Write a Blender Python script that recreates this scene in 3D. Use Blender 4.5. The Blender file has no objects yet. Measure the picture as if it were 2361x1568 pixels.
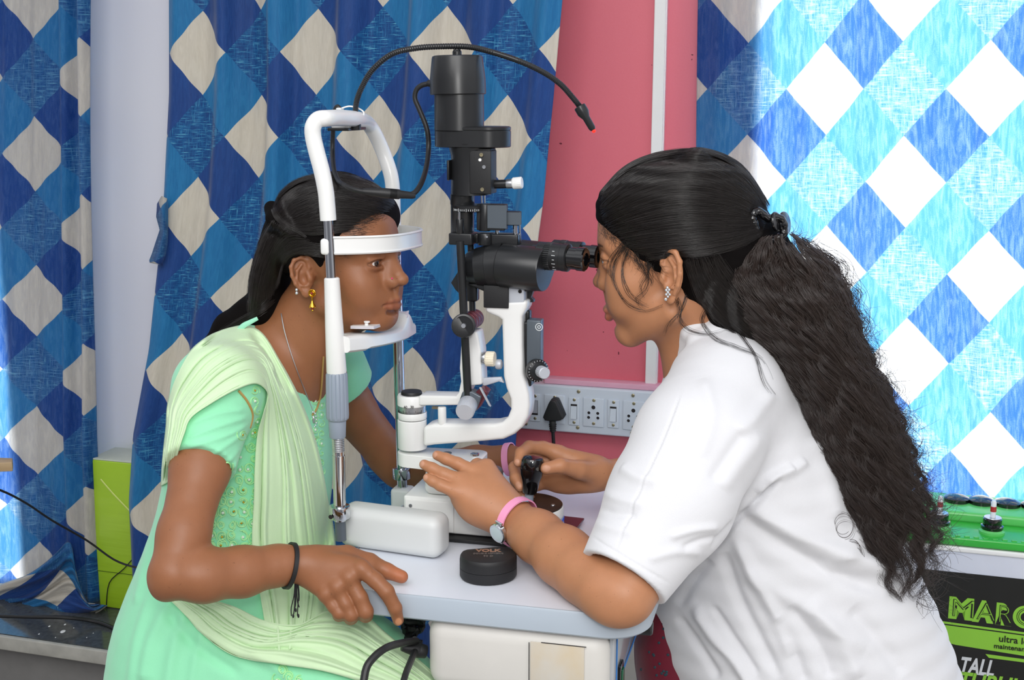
import bpy, bmesh, math, random
import numpy as np
from mathutils import Vector, Matrix
import openvdb

# ---------------------------------------------------------------- camera, world, lights, exposure
SC = bpy.context.scene
COL = SC.collection
PITCH = math.radians(11.0)
FPX = 2900.0
CAMZ = 1.40
cam_d = bpy.data.cameras.new('camera')
cam_d.sensor_width = 36.0
cam_d.lens = 36.0 * FPX / 2361.0
cam_d.clip_start = 0.05
cam = bpy.data.objects.new('camera', cam_d)
COL.objects.link(cam)
cam.location = (0, 0, CAMZ)
cam.rotation_euler = (math.pi / 2 - PITCH, 0, 0)
SC.camera = cam

SC.view_settings.view_transform = 'Standard'
SC.view_settings.look = 'None'
SC.view_settings.exposure = 0.2
SC.view_settings.gamma = 1.0
SC.view_settings.use_curve_mapping = False

world = bpy.data.worlds.new('room_daylight')
SC.world = world
world.use_nodes = True
bg = world.node_tree.nodes['Background']
bg.inputs[1].default_value = 0.92
_wt = world.node_tree
_tc = _wt.nodes.new('ShaderNodeTexCoord'); _sx = _wt.nodes.new('ShaderNodeSeparateXYZ'); _wt.links.new(_tc.outputs['Generated'], _sx.inputs[0])
_rp = _wt.nodes.new('ShaderNodeValToRGB'); _wt.links.new(_sx.outputs[2], _rp.inputs[0])
_e = _rp.color_ramp.elements        # dim room floor below, bright walls and ceiling above
_e[0].position = 0.0; _e[0].color = (0.42, 0.42, 0.44, 1); _e[1].position = 0.35; _e[1].color = (0.98, 1.0, 1.04, 1)
_ns = _wt.nodes.new('ShaderNodeTexNoise'); _ns.inputs['Scale'].default_value = 1.6; _ns.inputs['Detail'].default_value = 1
_wt.links.new(_tc.outputs['Generated'], _ns.inputs[0])
_r2 = _wt.nodes.new('ShaderNodeValToRGB'); _wt.links.new(_ns.outputs[0], _r2.inputs[0])
_r2.color_ramp.elements[0].position = 0.42; _r2.color_ramp.elements[0].color = (0.45, 0.45, 0.47, 1)
_r2.color_ramp.elements[1].position = 0.56; _r2.color_ramp.elements[1].color = (1.15, 1.15, 1.15, 1)
_mx = _wt.nodes.new('ShaderNodeMix'); _mx.data_type = 'RGBA'; _mx.blend_type = 'MULTIPLY'; _mx.inputs[0].default_value = 1
_wt.links.new(_rp.outputs[0], _mx.inputs[6]); _wt.links.new(_r2.outputs[0], _mx.inputs[7]); _wt.links.new(_mx.outputs[2], bg.inputs[0])

def area(name, loc, target, size, power, color=(1, 1, 1)):
    d = bpy.data.lights.new(name, 'AREA')
    d.shape = 'RECTANGLE'; d.size = size[0]; d.size_y = size[1]
    d.energy = power; d.color = color
    o = bpy.data.objects.new(name, d); COL.objects.link(o)
    o.location = loc
    o.rotation_euler = (Vector(target) - Vector(loc)).to_track_quat('-Z', 'Y').to_euler()
    return o
area('ceiling_bounce_light', (-0.3, -0.4, 2.7), (0.0, 2.0, 0.9), (1.8, 1.2), 31, (1, 0.99, 0.97))
area('camera_flash_light', (0.05, -0.1, 1.62), (0.0, 2.0, 1.0), (0.25, 0.18), 7, (1, 0.99, 0.97))
sun_d = bpy.data.lights.new('sun', 'SUN')
sun_d.energy = 18.0; sun_d.angle = math.radians(12); sun_d.color = (1.0, 0.98, 0.95)
sun = bpy.data.objects.new('sun', sun_d); COL.objects.link(sun)
sun.rotation_euler = Vector((-0.25, -1.0, -0.62)).to_track_quat('-Z', 'Y').to_euler()

# ---------------------------------------------------------------- geometry helpers
CP, SP = math.cos(PITCH), math.sin(PITCH)
def ray(px, py):
    cx = (px - 1180.5) / FPX; cy = (784 - py) / FPX
    return Vector((cx, CP + SP * cy, -SP + CP * cy))
C0 = Vector((0, 0, CAMZ))
def P(px, py, Y):
    r = ray(px, py); return C0 + r * (Y / r.y)
def G(px, py, z):
    r = ray(px, py); return C0 + r * ((z - CAMZ) / r.z)
def proj(p):
    d = Vector(p) - C0
    f = d.y * CP - d.z * SP; u_ = d.y * SP + d.z * CP
    return (1180.5 + FPX * d.x / f, 784 - FPX * u_ / f)
def proj_np(V):
    dx = V[:, 0]; dy = V[:, 1]; dz = V[:, 2] - CAMZ
    f = dy * CP - dz * SP; u_ = dy * SP + dz * CP
    return 1180.5 + FPX * dx / f, 784 - FPX * u_ / f
YAW = math.radians(14)
U = Vector((math.cos(YAW), -math.sin(YAW), 0))       # from patient to examiner
V = Vector((math.sin(YAW), math.cos(YAW), 0))        # away from the camera, across the table
Z = Vector((0, 0, 1))
I0 = Vector((-0.19, 1.71, 0))                        # midpoint of the headrest posts
def M(px, py, off=0.0):
    """point on the instrument's mid-plane (moved by off along V)"""
    r = ray(px, py); n = V; o = I0 + V * off
    return C0 + r * ((o - C0).dot(n) / r.dot(n))
WY = math.radians(17)
WU = Vector((math.cos(WY), -math.sin(WY), 0)); WN = Vector((math.sin(WY), math.cos(WY), 0))
W0 = Vector((0.107, 2.62, 0))
def W(a, off, z): return W0 + WU * a - WN * off + Z * z
def RW(px, py, off=0.0):
    r = ray(px, py); o = W0 - WN * off
    return C0 + r * ((o - C0).dot(WN) / r.dot(WN))
def RWaz(px, py, off=0.0):
    p = RW(px, py, off); return ((p - W0).dot(WU), p.z)

def lin(c):
    if isinstance(c, str):
        c = [int(c[i:i + 2], 16) for i in (0, 2, 4)]
    r = []
    for x in c[:3]:
        x = x / 255.0
        r.append(x / 12.92 if x <= 0.04045 else ((x + 0.055) / 1.055) ** 2.4)
    return tuple(r) + (1.0,)

# ---------------------------------------------------------------- materials
def mathn(nt, op, a, b=None, c=None, clamp=False):
    n = nt.nodes.new('ShaderNodeMath'); n.operation = op; n.use_clamp = clamp
    for i, x in enumerate((a, b, c)):
        if x is None: continue
        if isinstance(x, (int, float)): n.inputs[i].default_value = x
        else: nt.links.new(x, n.inputs[i])
    return n.outputs[0]
def mixc(nt, f, a, b, mode='MIX'):
    n = nt.nodes.new('ShaderNodeMix'); n.data_type = 'RGBA'; n.blend_type = mode
    for s, x in ((n.inputs[0], f), (n.inputs[6], a), (n.inputs[7], b)):
        if isinstance(x, (int, float)): s.default_value = x
        elif isinstance(x, tuple): s.default_value = x
        else: nt.links.new(x, s)
    return n.outputs[2]
def noise(nt, vec, scale, detail=2, rough=0.5, dist=0.0):
    n = nt.nodes.new('ShaderNodeTexNoise'); n.inputs['Scale'].default_value = scale
    n.inputs['Detail'].default_value = detail; n.inputs['Roughness'].default_value = rough
    n.inputs['Distortion'].default_value = dist
    if vec is not None: nt.links.new(vec, n.inputs['Vector'])
    return n.outputs[0]
def mapping(nt, vec, scale=(1, 1, 1), rot=(0, 0, 0), loc=(0, 0, 0)):
    n = nt.nodes.new('ShaderNodeMapping')
    n.inputs['Scale'].default_value = scale; n.inputs['Rotation'].default_value = rot; n.inputs['Location'].default_value = loc
    nt.links.new(vec, n.inputs['Vector']); return n.outputs[0]
def texco(nt, which='Object'):
    return nt.nodes.new('ShaderNodeTexCoord').outputs[which]
def bump(nt, h, strength, dist=0.001):
    n = nt.nodes.new('ShaderNodeBump'); n.inputs['Strength'].default_value = strength
    n.inputs['Distance'].default_value = dist; nt.links.new(h, n.inputs['Height']); return n.outputs[0]
def new_mat(name):
    m = bpy.data.materials.new(name); m.use_nodes = True
    return m, m.node_tree, m.node_tree.nodes['Principled BSDF']
def ramp(nt, f, stops):
    n = nt.nodes.new('ShaderNodeValToRGB'); nt.links.new(f, n.inputs[0])
    e = n.color_ramp.elements
    while len(e) < len(stops): e.new(0.5)
    for i, (p, c) in enumerate(stops):
        e[i].position = p; e[i].color = c if len(c) == 4 else tuple(c) + (1,)
    return n.outputs[0]

def simple(name, color, rough=0.5, metal=0.0, var=0.04, vscale=30, bmp=0.0, bscale=400, coat=0.0, spec=0.5, sheen=0.0, sss=0.0):
    """procedural material: base colour with a little mottling and optional fine bump"""
    m, nt, b = new_mat(name)
    tc = texco(nt)
    c = lin(color)
    dark = tuple(x * (1 - var * 2.2) for x in c[:3]) + (1,)
    nt.links.new(mixc(nt, noise(nt, tc, vscale, 4), dark, tuple(min(1, x * (1 + var)) for x in c[:3]) + (1,)), b.inputs['Base Color'])
    b.inputs['Roughness'].default_value = rough; b.inputs['Metallic'].default_value = metal
    b.inputs['Specular IOR Level'].default_value = spec
    b.inputs['Coat Weight'].default_value = coat
    b.inputs['Sheen Weight'].default_value = sheen
    if bmp: nt.links.new(bump(nt, noise(nt, tc, bscale, 3), bmp, 0.0006), b.inputs['Normal'])
    if sss:
        b.inputs['Subsurface Weight'].default_value = sss; b.inputs['Subsurface Radius'].default_value = (0.01, 0.005, 0.003)
        b.inputs['Subsurface Scale'].default_value = 0.5
    return m

MAT = {}
MAT['white'] = simple('enamel_white', (236, 236, 234), 0.32, var=0.015, coat=0.2)
MAT['cream'] = simple('cream_plastic', (238, 228, 205), 0.4)
MAT['grey_block'] = simple('pale_grey_plastic', (212, 214, 213), 0.45, var=0.01)
MAT['table'] = simple('table_laminate', (222, 226, 236), 0.3, var=0.01)
MAT['table_edge'] = simple('table_edge_grey', (176, 187, 198), 0.4, var=0.02)
MAT['box'] = simple('warm_grey_shell', (214, 211, 205), 0.5, var=0.02)
MAT['black'] = simple('black_satin', (30, 31, 33), 0.33, var=0.1, bmp=0.05)
MAT['black_matte'] = simple('black_matte', (26, 26, 28), 0.55, var=0.1, bmp=0.2, bscale=900)
MAT['black_gloss'] = simple('black_gloss', (10, 10, 12), 0.08, coat=0.6)
MAT['rubber'] = simple('black_rubber', (24, 24, 26), 0.5)
MAT['darkgrey'] = simple('dark_grey_metal', (92, 100, 108), 0.35, 0.3)
MAT['chrome'] = simple('chrome', (205, 208, 212), 0.08, 1.0, var=0.01)
MAT['silver'] = simple('brushed_silver', (190, 192, 196), 0.3, 0.9, bmp=0.05)
MAT['frost'] = simple('frosted_silver', (200, 204, 212), 0.5, 0.3)
MAT['glass_grey'] = simple('grey_acrylic', (170, 174, 178), 0.1, spec=0.8)
MAT['burgundy'] = simple('burgundy_metal', (92, 34, 44), 0.35, 0.2)
MAT['grip'] = simple('grey_grip', (140, 150, 164), 0.4, var=0.01)
MAT['brass'] = simple('brass', (176, 166, 138), 0.35, 1.0)
MAT['switch'] = simple('switch_white', (206, 214, 224), 0.3, var=0.01)
MAT['switch_grey'] = simple('switch_grey', (176, 178, 188), 0.3, var=0.01)
MAT['hole'] = simple('dark_recess', (28, 22, 24), 0.7)
MAT['blue_print'] = simple('blue_print', (60, 130, 205), 0.5)
MAT['white_print'] = simple('white_print', (215, 218, 220), 0.5)
MAT['gold'] = simple('gold', (220, 170, 60), 0.2, 1.0)
MAT['ruby'] = simple('ruby', (140, 10, 25), 0.15)
MAT['pinkjewel'] = simple('pink_jewel', (230, 40, 120), 0.15)
MAT['diamond'] = simple('clear_jewel', (220, 225, 230), 0.08, 0.7)
MAT['pink_strap'] = simple('pink_strap', (244, 158, 196), 0.4)
MAT['paper'] = simple('paper', (226, 218, 232), 0.7)

# ---------------------------------------------------------------- mesh builder
ORG = {}
def empty(name, loc, label=None, cat=None, group=None):
    o = bpy.data.objects.new(name, None); COL.objects.link(o)
    o.location = loc; o.empty_display_size = 0.05
    ORG[o.name] = Vector(loc)
    tag(o, label, cat, group)
    return o
def tag(o, label=None, cat=None, group=None, kind=None):
    if label: o['label'] = label
    if cat: o['category'] = cat
    if group: o['group'] = group
    if kind: o['kind'] = kind
    return o
def frame_from(axis):
    a = Vector(axis).normalized()
    t = Z if abs(a.z) < 0.9 else Vector((1, 0, 0))
    x = t.cross(a).normalized(); y = a.cross(x)
    return x, y, a

class MB:
    def __init__(s): s.v = []; s.f = []; s.uv = None
    def add(s, vs, fs):
        n = len(s.v); s.v.extend([Vector(v) for v in vs]); s.f.extend([tuple(i + n for i in f) for f in fs]); return s
    def bm(s, bm):
        bm.verts.ensure_lookup_table(); bm.verts.index_update()
        s.add([v.co.copy() for v in bm.verts], [[v.index for v in f.verts] for f in bm.faces]); bm.free(); return s
    def box(s, c, size, ax=(U, V, Z), bev=0.0, seg=3):
        bm = bmesh.new(); bmesh.ops.create_cube(bm, size=1.0)
        for v in bm.verts: v.co = Vector((v.co.x * size[0], v.co.y * size[1], v.co.z * size[2]))
        if bev: bmesh.ops.bevel(bm, geom=list(bm.edges), offset=min(bev, min(size) * 0.49), segments=seg, profile=0.5, affect='EDGES')
        for v in bm.verts: v.co = Vector(c) + ax[0] * v.co.x + ax[1] * v.co.y + ax[2] * v.co.z
        return s.bm(bm)
    def lathe(s, p, axis, prof, seg=32, scale=(1, 1), cap=True):
        """prof: list of (distance along axis, radius)"""
        x, y, a = frame_from(axis); p = Vector(p); vs = []; fs = []
        for t, r in prof:
            for k in range(seg):
                an = 2 * math.pi * k / seg
                vs.append(p + a * t + x * (math.cos(an) * r * scale[0]) + y * (math.sin(an) * r * scale[1]))
        for i in range(len(prof) - 1):
            for k in range(seg):
                k2 = (k + 1) % seg
                fs.append((i * seg + k, i * seg + k2, (i + 1) * seg + k2, (i + 1) * seg + k))
        if cap:
            fs.append(tuple(range(seg))[::-1]); n = (len(prof) - 1) * seg; fs.append(tuple(range(n, n + seg)))
        return s.add(vs, fs)
    def cyl(s, p0, p1, r0, r1=None, seg=32, bev=0.0):
        p0 = Vector(p0); p1 = Vector(p1); L = (p1 - p0).length; r1 = r0 if r1 is None else r1
        b = min(bev, L * 0.4, r0 * 0.9, r1 * 0.9)
        if b:
            prof = [(0, r0 - b), (b * 0.3, r0 - b * 0.3), (b, r0), (L - b, r1), (L - b * 0.3, r1 - b * 0.3), (L, r1 - b)]
        else: prof = [(0, r0), (L, r1)]
        return s.lathe(p0, p1 - p0, prof, seg)
    def tube(s, pts, r, seg=12, smooth=4, closed=False, flat=None):
        pts = [Vector(p) for p in pts]
        if smooth > 1: pts = spline(pts, smooth, closed)
        n = len(pts); vs = []; fs = []
        rr = r if callable(r) else (lambda t: r)
        prev = None
        for i, p in enumerate(pts):
            a = pts[(i + 1) % n] if (closed or i < n - 1) else p
            b = pts[(i - 1) % n] if (closed or i > 0) else p
            d = (a - b).normalized()
            if prev is None: x, y, _ = frame_from(d)
            else:
                x = (prev - d * prev.dot(d)).normalized(); y = d.cross(x)
            prev = x
            q = rr(i / max(1, n - 1))
            for k in range(seg):
                an = 2 * math.pi * k / seg
                o = x * math.cos(an) * q + y * math.sin(an) * q
                if flat: o = o - flat[0] * (o.dot(flat[0]) * (1 - flat[1]))
                vs.append(p + o)
        m = n if closed else n - 1
        for i in range(m):
            j = (i + 1) % n
            for k in range(seg):
                k2 = (k + 1) % seg
                fs.append((i * seg + k, i * seg + k2, j * seg + k2, j * seg + k))
        if not closed:
            fs.append(tuple(range(seg))[::-1]); fs.append(tuple(range((n - 1) * seg, n * seg)))
        return s.add(vs, fs)
    def sphere(s, c, r, scale=(1, 1, 1), ax=(U, V, Z), seg=20):
        bm = bmesh.new(); bmesh.ops.create_uvsphere(bm, u_segments=seg, v_segments=max(6, seg // 2), radius=r)
        for v in bm.verts: v.co = Vector(c) + ax[0] * (v.co.x * scale[0]) + ax[1] * (v.co.y * scale[1]) + ax[2] * (v.co.z * scale[2])
        return s.bm(bm)
    def prism(s, poly, nrm, th, bev=0.0, seg=3):
        """poly: world points of one face; extruded by th along nrm"""
        bm = bmesh.new(); vs = [bm.verts.new(Vector(p)) for p in poly]; f = bm.faces.new(vs)
        r = bmesh.ops.extrude_face_region(bm, geom=[f])
        for v in [g for g in r['geom'] if isinstance(g, bmesh.types.BMVert)]: v.co += Vector(nrm) * th
        bmesh.ops.recalc_face_normals(bm, faces=bm.faces)
        if bev:
            es = [e for e in bm.edges if len(e.link_faces) == 2 and e.link_faces[0].normal.dot(e.link_faces[1].normal) < 0.5]
            bmesh.ops.bevel(bm, geom=es, offset=bev, segments=seg, profile=0.5, affect='EDGES')
        return s.bm(bm)
    def build(s, name, mat, parent=None, smooth=True, origin=None, angle=35, mods=None):
        org = Vector((0, 0, 0))
        if parent is not None: org = ORG[parent.name]
        elif origin is not None: org = Vector(origin)
        me = bpy.data.meshes.new(name)
        me.from_pydata([tuple(v - org) for v in s.v], [], s.f)
        bm = bmesh.new(); bm.from_mesh(me); bmesh.ops.recalc_face_normals(bm, faces=bm.faces); bm.to_mesh(me); bm.free()
        me.materials.append(MAT[mat] if isinstance(mat, str) else mat)
        if smooth:
            me.shade_smooth()
            me.set_sharp_from_angle(angle=math.radians(angle))
        o = bpy.data.objects.new(name, me); COL.objects.link(o)
        if parent is not None: o.parent = parent
        else: o.location = org
        ORG[o.name] = org
        return o
def spline(pts, n=6, closed=False):
    """Catmull-Rom"""
    out = []; N = len(pts)
    rng = range(N) if closed else range(N - 1)
    for i in rng:
        if closed: p0, p1, p2, p3 = pts[(i - 1) % N], pts[i], pts[(i + 1) % N], pts[(i + 2) % N]
        else: p0, p1, p2, p3 = pts[max(0, i - 1)], pts[i], pts[i + 1], pts[min(N - 1, i + 2)]
        for k in range(n):
            t = k / n
            out.append(0.5 * ((2 * p1) + (p2 - p0) * t + (2 * p0 - 5 * p1 + 4 * p2 - p3) * t * t + (3 * p1 - p0 - 3 * p2 + p3) * t ** 3))
    if not closed: out.append(pts[-1])
    return out
def text_mesh(name, txt, mat, parent, loc, ax, size, ext=0.0003, bold=0.0, width=None):
    """ax = (right, up, normal) of the surface the writing is on"""
    cu = bpy.data.curves.new('tmp_' + name, 'FONT'); cu.body = txt; cu.size = size; cu.extrude = ext; cu.offset = bold
    cu.align_x = 'CENTER'; cu.align_y = 'CENTER'
    t = bpy.data.objects.new('tmp', cu); COL.objects.link(t)
    dg = bpy.context.evaluated_depsgraph_get(); dg.update()
    me = bpy.data.meshes.new_from_object(t.evaluated_get(dg)); bpy.data.objects.remove(t)
    xs = [v.co.x for v in me.vertices]
    k = (width / (max(xs) - min(xs))) if width and xs else 1.0
    mb = MB(); R, Up, N = ax
    mb.add([Vector(loc) + R * (v.co.x * k) + Up * v.co.y + N * v.co.z for v in me.vertices], [tuple(p.vertices) for p in me.polygons])
    bpy.data.meshes.remove(me)
    return mb.build(name, mat, parent, smooth=False)
def px2m(Y): return Y * 1.0 / FPX * 1.02
# ---------------------------------------------------------------- room
m, nt, b = new_mat('white_wall_paint'); tc = texco(nt)
nt.links.new(mixc(nt, noise(nt, tc, 3, 4), lin((226, 226, 236)), lin((232, 233, 240))), b.inputs['Base Color'])
b.inputs['Roughness'].default_value = 0.6; MAT['wall'] = m
m, nt, b = new_mat('rose_laminate'); tc = texco(nt)
n1 = noise(nt, tc, 260, 2); n2 = noise(nt, tc, 4, 5)
spk = mathn(nt, 'GREATER_THAN', noise(nt, tc, 55, 1), 0.785)
c = mixc(nt, n2, lin((216, 100, 116)), lin((222, 112, 126)))
c = mixc(nt, mathn(nt, 'MULTIPLY', n1, 0.25), c, lin((226, 128, 138)))
c = mixc(nt, spk, c, lin((120, 44, 56)))
nt.links.new(c, b.inputs['Base Color']); b.inputs['Roughness'].default_value = 0.42
nt.links.new(bump(nt, n1, 0.15, 0.0005), b.inputs['Normal']); MAT['rose'] = m
m, nt, b = new_mat('dark_granite'); tc = texco(nt)
nt.links.new(mixc(nt, noise(nt, tc, 90, 5), lin((44, 46, 48)), lin((92, 96, 98))), b.inputs['Base Color'])
spots = mathn(nt, 'GREATER_THAN', noise(nt, tc, 38, 1), 0.74)
nt.links.new(mathn(nt, 'ADD', mathn(nt, 'MULTIPLY', spots, 0.4), 0.12), b.inputs['Roughness'])
MAT['granite'] = m
MAT['granite_edge'] = simple('chipped_stone_edge', (176, 174, 166), 0.7, var=0.2, vscale=25, bmp=0.4, bscale=60)
MAT['grey_plaster'] = simple('grey_plaster', (128, 126, 124), 0.8, var=0.08)
MAT['floor'] = simple('floor_tile', (150, 146, 140), 0.4)

aL = RWaz(-900, 500)[0]; aR = RWaz(3300, 500)[0]
w1r = RWaz(70, 500)[0]; w1l = RWaz(-700, 500)[0]
w2l = RWaz(1700, 500)[0]; w2r = RWaz(3050, 500)[0]
ZB, ZT = 0.20, 2.3
AX = (WU, WN, Z)
def wbox(mb, a0, a1, z0, z1, o0=0.0, o1=-0.15):
    mb.box(W((a0 + a1) / 2, (o0 + o1) / 2, (z0 + z1) / 2), (a1 - a0, abs(o1 - o0), z1 - z0), AX)
mb = MB()
wbox(mb, aL, w1l, 0, 2.9); wbox(mb, w1l, w1r, 0, ZB); wbox(mb, w1l, w1r, ZT, 2.9); wbox(mb, w1r, w2l, 0, 2.9)
wbox(mb, w2l, w2r, 0, ZB + 0.1); wbox(mb, w2l, w2r, ZT, 2.9); wbox(mb, w2r, aR, 0, 2.9)
tag(mb.build('wall_back', 'wall', smooth=False), kind='structure')
mb = MB(); pl = RWaz(1120, 500)[0]; pr = RWaz(1680, 500)[0]
wbox(mb, pl, pr, 0.0, 2.9, 0.012, 0.0)
tag(mb.build('wall_panel', 'rose', smooth=False), kind='structure')
mb = MB(); mb.box((0, 1.2, -0.02), (6, 5, 0.04), (Vector((1, 0, 0)), Vector((0, 1, 0)), Z))
tag(mb.build('floor', 'floor', smooth=False), kind='structure')
# windows: frame and mullion with clear pane
m, nt, b = new_mat('window_glass')
gt = nt.nodes.new('ShaderNodeBsdfTransparent'); gt.inputs[0].default_value = (0.96, 0.98, 0.97, 1)
gg = nt.nodes.new('ShaderNodeBsdfGlossy'); gg.inputs['Roughness'].default_value = 0.02
gm = nt.nodes.new('ShaderNodeMixShader'); gm.inputs[0].default_value = 0.07
nt.links.new(gt.outputs[0], gm.inputs[1]); nt.links.new(gg.outputs[0], gm.inputs[2]); nt.links.new(gm.outputs[0], nt.nodes['Material Output'].inputs[0])
MAT['glass'] = m
for nm, a0, a1, z0 in (('window_1', w1l, w1r, ZB), ('window_2', w2l, w2r, ZB + 0.1)):
    mb = MB(); t = 0.035
    for x0, x1, y0, y1 in ((a0, a0 + t, z0, ZT), (a1 - t, a1, z0, ZT), (a0 + t, a1 - t, z0, z0 + t), (a0 + t, a1 - t, ZT - t, ZT)):
        wbox(mb, x0, x1, y0, y1, -0.05, -0.1)
    w = mb.build(nm, 'white', smooth=False); tag(w, kind='structure')
    mb = MB(); wbox(mb, a0 + t, a1 - t, z0 + t, ZT - t, -0.072, -0.076); mb.build('pane', 'glass', w, smooth=False)
# ledge (stone shelf) under the windows
LZ = 0.20
pe0 = G(-500, 1430, LZ); pe = G(100, 1481, LZ)
off_e = -(pe - W0).dot(WN)
mb = MB()
def sbox(mb, a0, a1, z0, z1, o0, o1, bev=0.0): mb.box(W((a0 + a1) / 2, (o0 + o1) / 2, (z0 + z1) / 2), (a1 - a0, abs(o1 - o0), z1 - z0), AX, bev)
aM = RWaz(460, 1400)[0]
sbox(mb, aL, aM, LZ - 0.03, LZ, 0.0, off_e - 0.012)
ld = mb.build('window_ledge', 'granite', smooth=False, origin=W(aL, 0.1, LZ)); tag(ld, 'dark speckled stone window ledge with chipped pale edge', 'ledge', kind='structure')
mb = MB(); sbox(mb, aL, aM, LZ - 0.034, LZ - 0.001, off_e - 0.012, off_e, 0.003); mb.build('ledge_edge', 'granite_edge', ld)
mb = MB(); sbox(mb, aL, aM, 0, LZ - 0.034, 0, off_e - 0.06); mb.build('ledge_base', 'grey_plaster', ld, smooth=False)

# ---------------------------------------------------------------- curtains
CW, CH = 0.074, 0.085
def curtain_mat(name, u0, v0, shear=0.0, trans=0.42):
    m, nt, b = new_mat(name)
    uv = nt.nodes.new('ShaderNodeUVMap'); uv.uv_map = 'UVMap'
    sep = nt.nodes.new('ShaderNodeSeparateXYZ'); nt.links.new(uv.outputs[0], sep.inputs[0])
    u, v = sep.outputs[0], sep.outputs[1]
    # slight wobble of the print
    UU = mathn(nt, 'DIVIDE', mathn(nt, 'SUBTRACT', u, u0), CW); VV = mathn(nt, 'DIVIDE', mathn(nt, 'SUBTRACT', v, v0), CH)
    p = mathn(nt, 'MULTIPLY', mathn(nt, 'ADD', UU, VV), 0.5); q = mathn(nt, 'MULTIPLY', mathn(nt, 'SUBTRACT', UU, VV), 0.5)
    def odd(x):
        f = mathn(nt, 'FLOOR', mathn(nt, 'ADD', x, 0.5))
        return mathn(nt, 'GREATER_THAN', mathn(nt, 'FLOORED_MODULO', f, 2.0), 0.5)
    A, B = odd(p), odd(q)
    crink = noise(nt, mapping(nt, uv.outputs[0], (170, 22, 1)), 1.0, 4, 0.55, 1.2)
    fine = noise(nt, mapping(nt, uv.outputs[0], (900, 500, 1)), 1.0, 2)
    hx = noise(nt, mapping(nt, uv.outputs[0], (35, 420, 1)), 1.0, 3, 0.6)
    vx = noise(nt, mapping(nt, uv.outputs[0], (420, 35, 1)), 1.0, 3, 0.6)
    hat = mathn(nt, 'MAXIMUM', mathn(nt, 'SUBTRACT', hx, 0.02), mathn(nt, 'SUBTRACT', vx, 0.06))
    hatr = ramp(nt, hat, [(0.44, lin((14, 66, 128))), (0.56, lin((22, 104, 160))), (0.70, lin((112, 190, 214)))])
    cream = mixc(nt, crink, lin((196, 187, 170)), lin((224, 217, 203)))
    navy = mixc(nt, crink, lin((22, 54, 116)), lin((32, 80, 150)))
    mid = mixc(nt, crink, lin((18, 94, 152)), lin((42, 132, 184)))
    # even,even cream ; odd,even navy ; even,odd mid ; odd,odd hatch
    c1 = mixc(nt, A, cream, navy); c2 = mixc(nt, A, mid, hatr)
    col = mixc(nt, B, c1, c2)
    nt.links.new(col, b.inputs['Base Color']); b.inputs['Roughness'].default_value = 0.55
    b.inputs['Specular IOR Level'].default_value = 0.3; b.inputs['Sheen Weight'].default_value = 0.15
    bp = bump(nt, crink, 0.55, 0.002); nt.links.new(bp, b.inputs['Normal'])
    tr = nt.nodes.new('ShaderNodeBsdfTranslucent')
    trc = mixc(nt, B, mixc(nt, A, (1, 1, 0.98, 1), lin((140, 184, 236))), mixc(nt, A, lin((168, 222, 249)), mixc(nt, ramp(nt, hat, [(0.42, (0, 0, 0)), (0.62, (1, 1, 1))]), lin((150, 214, 248)), lin((242, 252, 255)))))
    glint = ramp(nt, mathn(nt, 'ADD', mathn(nt, 'MULTIPLY', crink, .6), mathn(nt, 'MULTIPLY', fine, .4)), [(.44, (0, 0, 0)), (.62, (.75, .75, .75))])  # crinkle highlights painted into the translucent colour
    nt.links.new(mixc(nt, glint, mixc(nt, .22, trc, lin((40, 110, 200))), mixc(nt, .45, trc, (1, 1, 1, 1))), tr.inputs[0]); nt.links.new(bp, tr.inputs[1])
    mx = nt.nodes.new('ShaderNodeMixShader'); mx.inputs[0].default_value = trans
    out = nt.nodes['Material Output']
    nt.links.new(b.outputs[0], mx.inputs[1]); nt.links.new(tr.outputs[0], mx.inputs[2]); nt.links.new(mx.outputs[0], out.inputs[0])
    return m
def interp(xs, ys, x): return float(np.interp(x, xs, ys))
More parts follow.
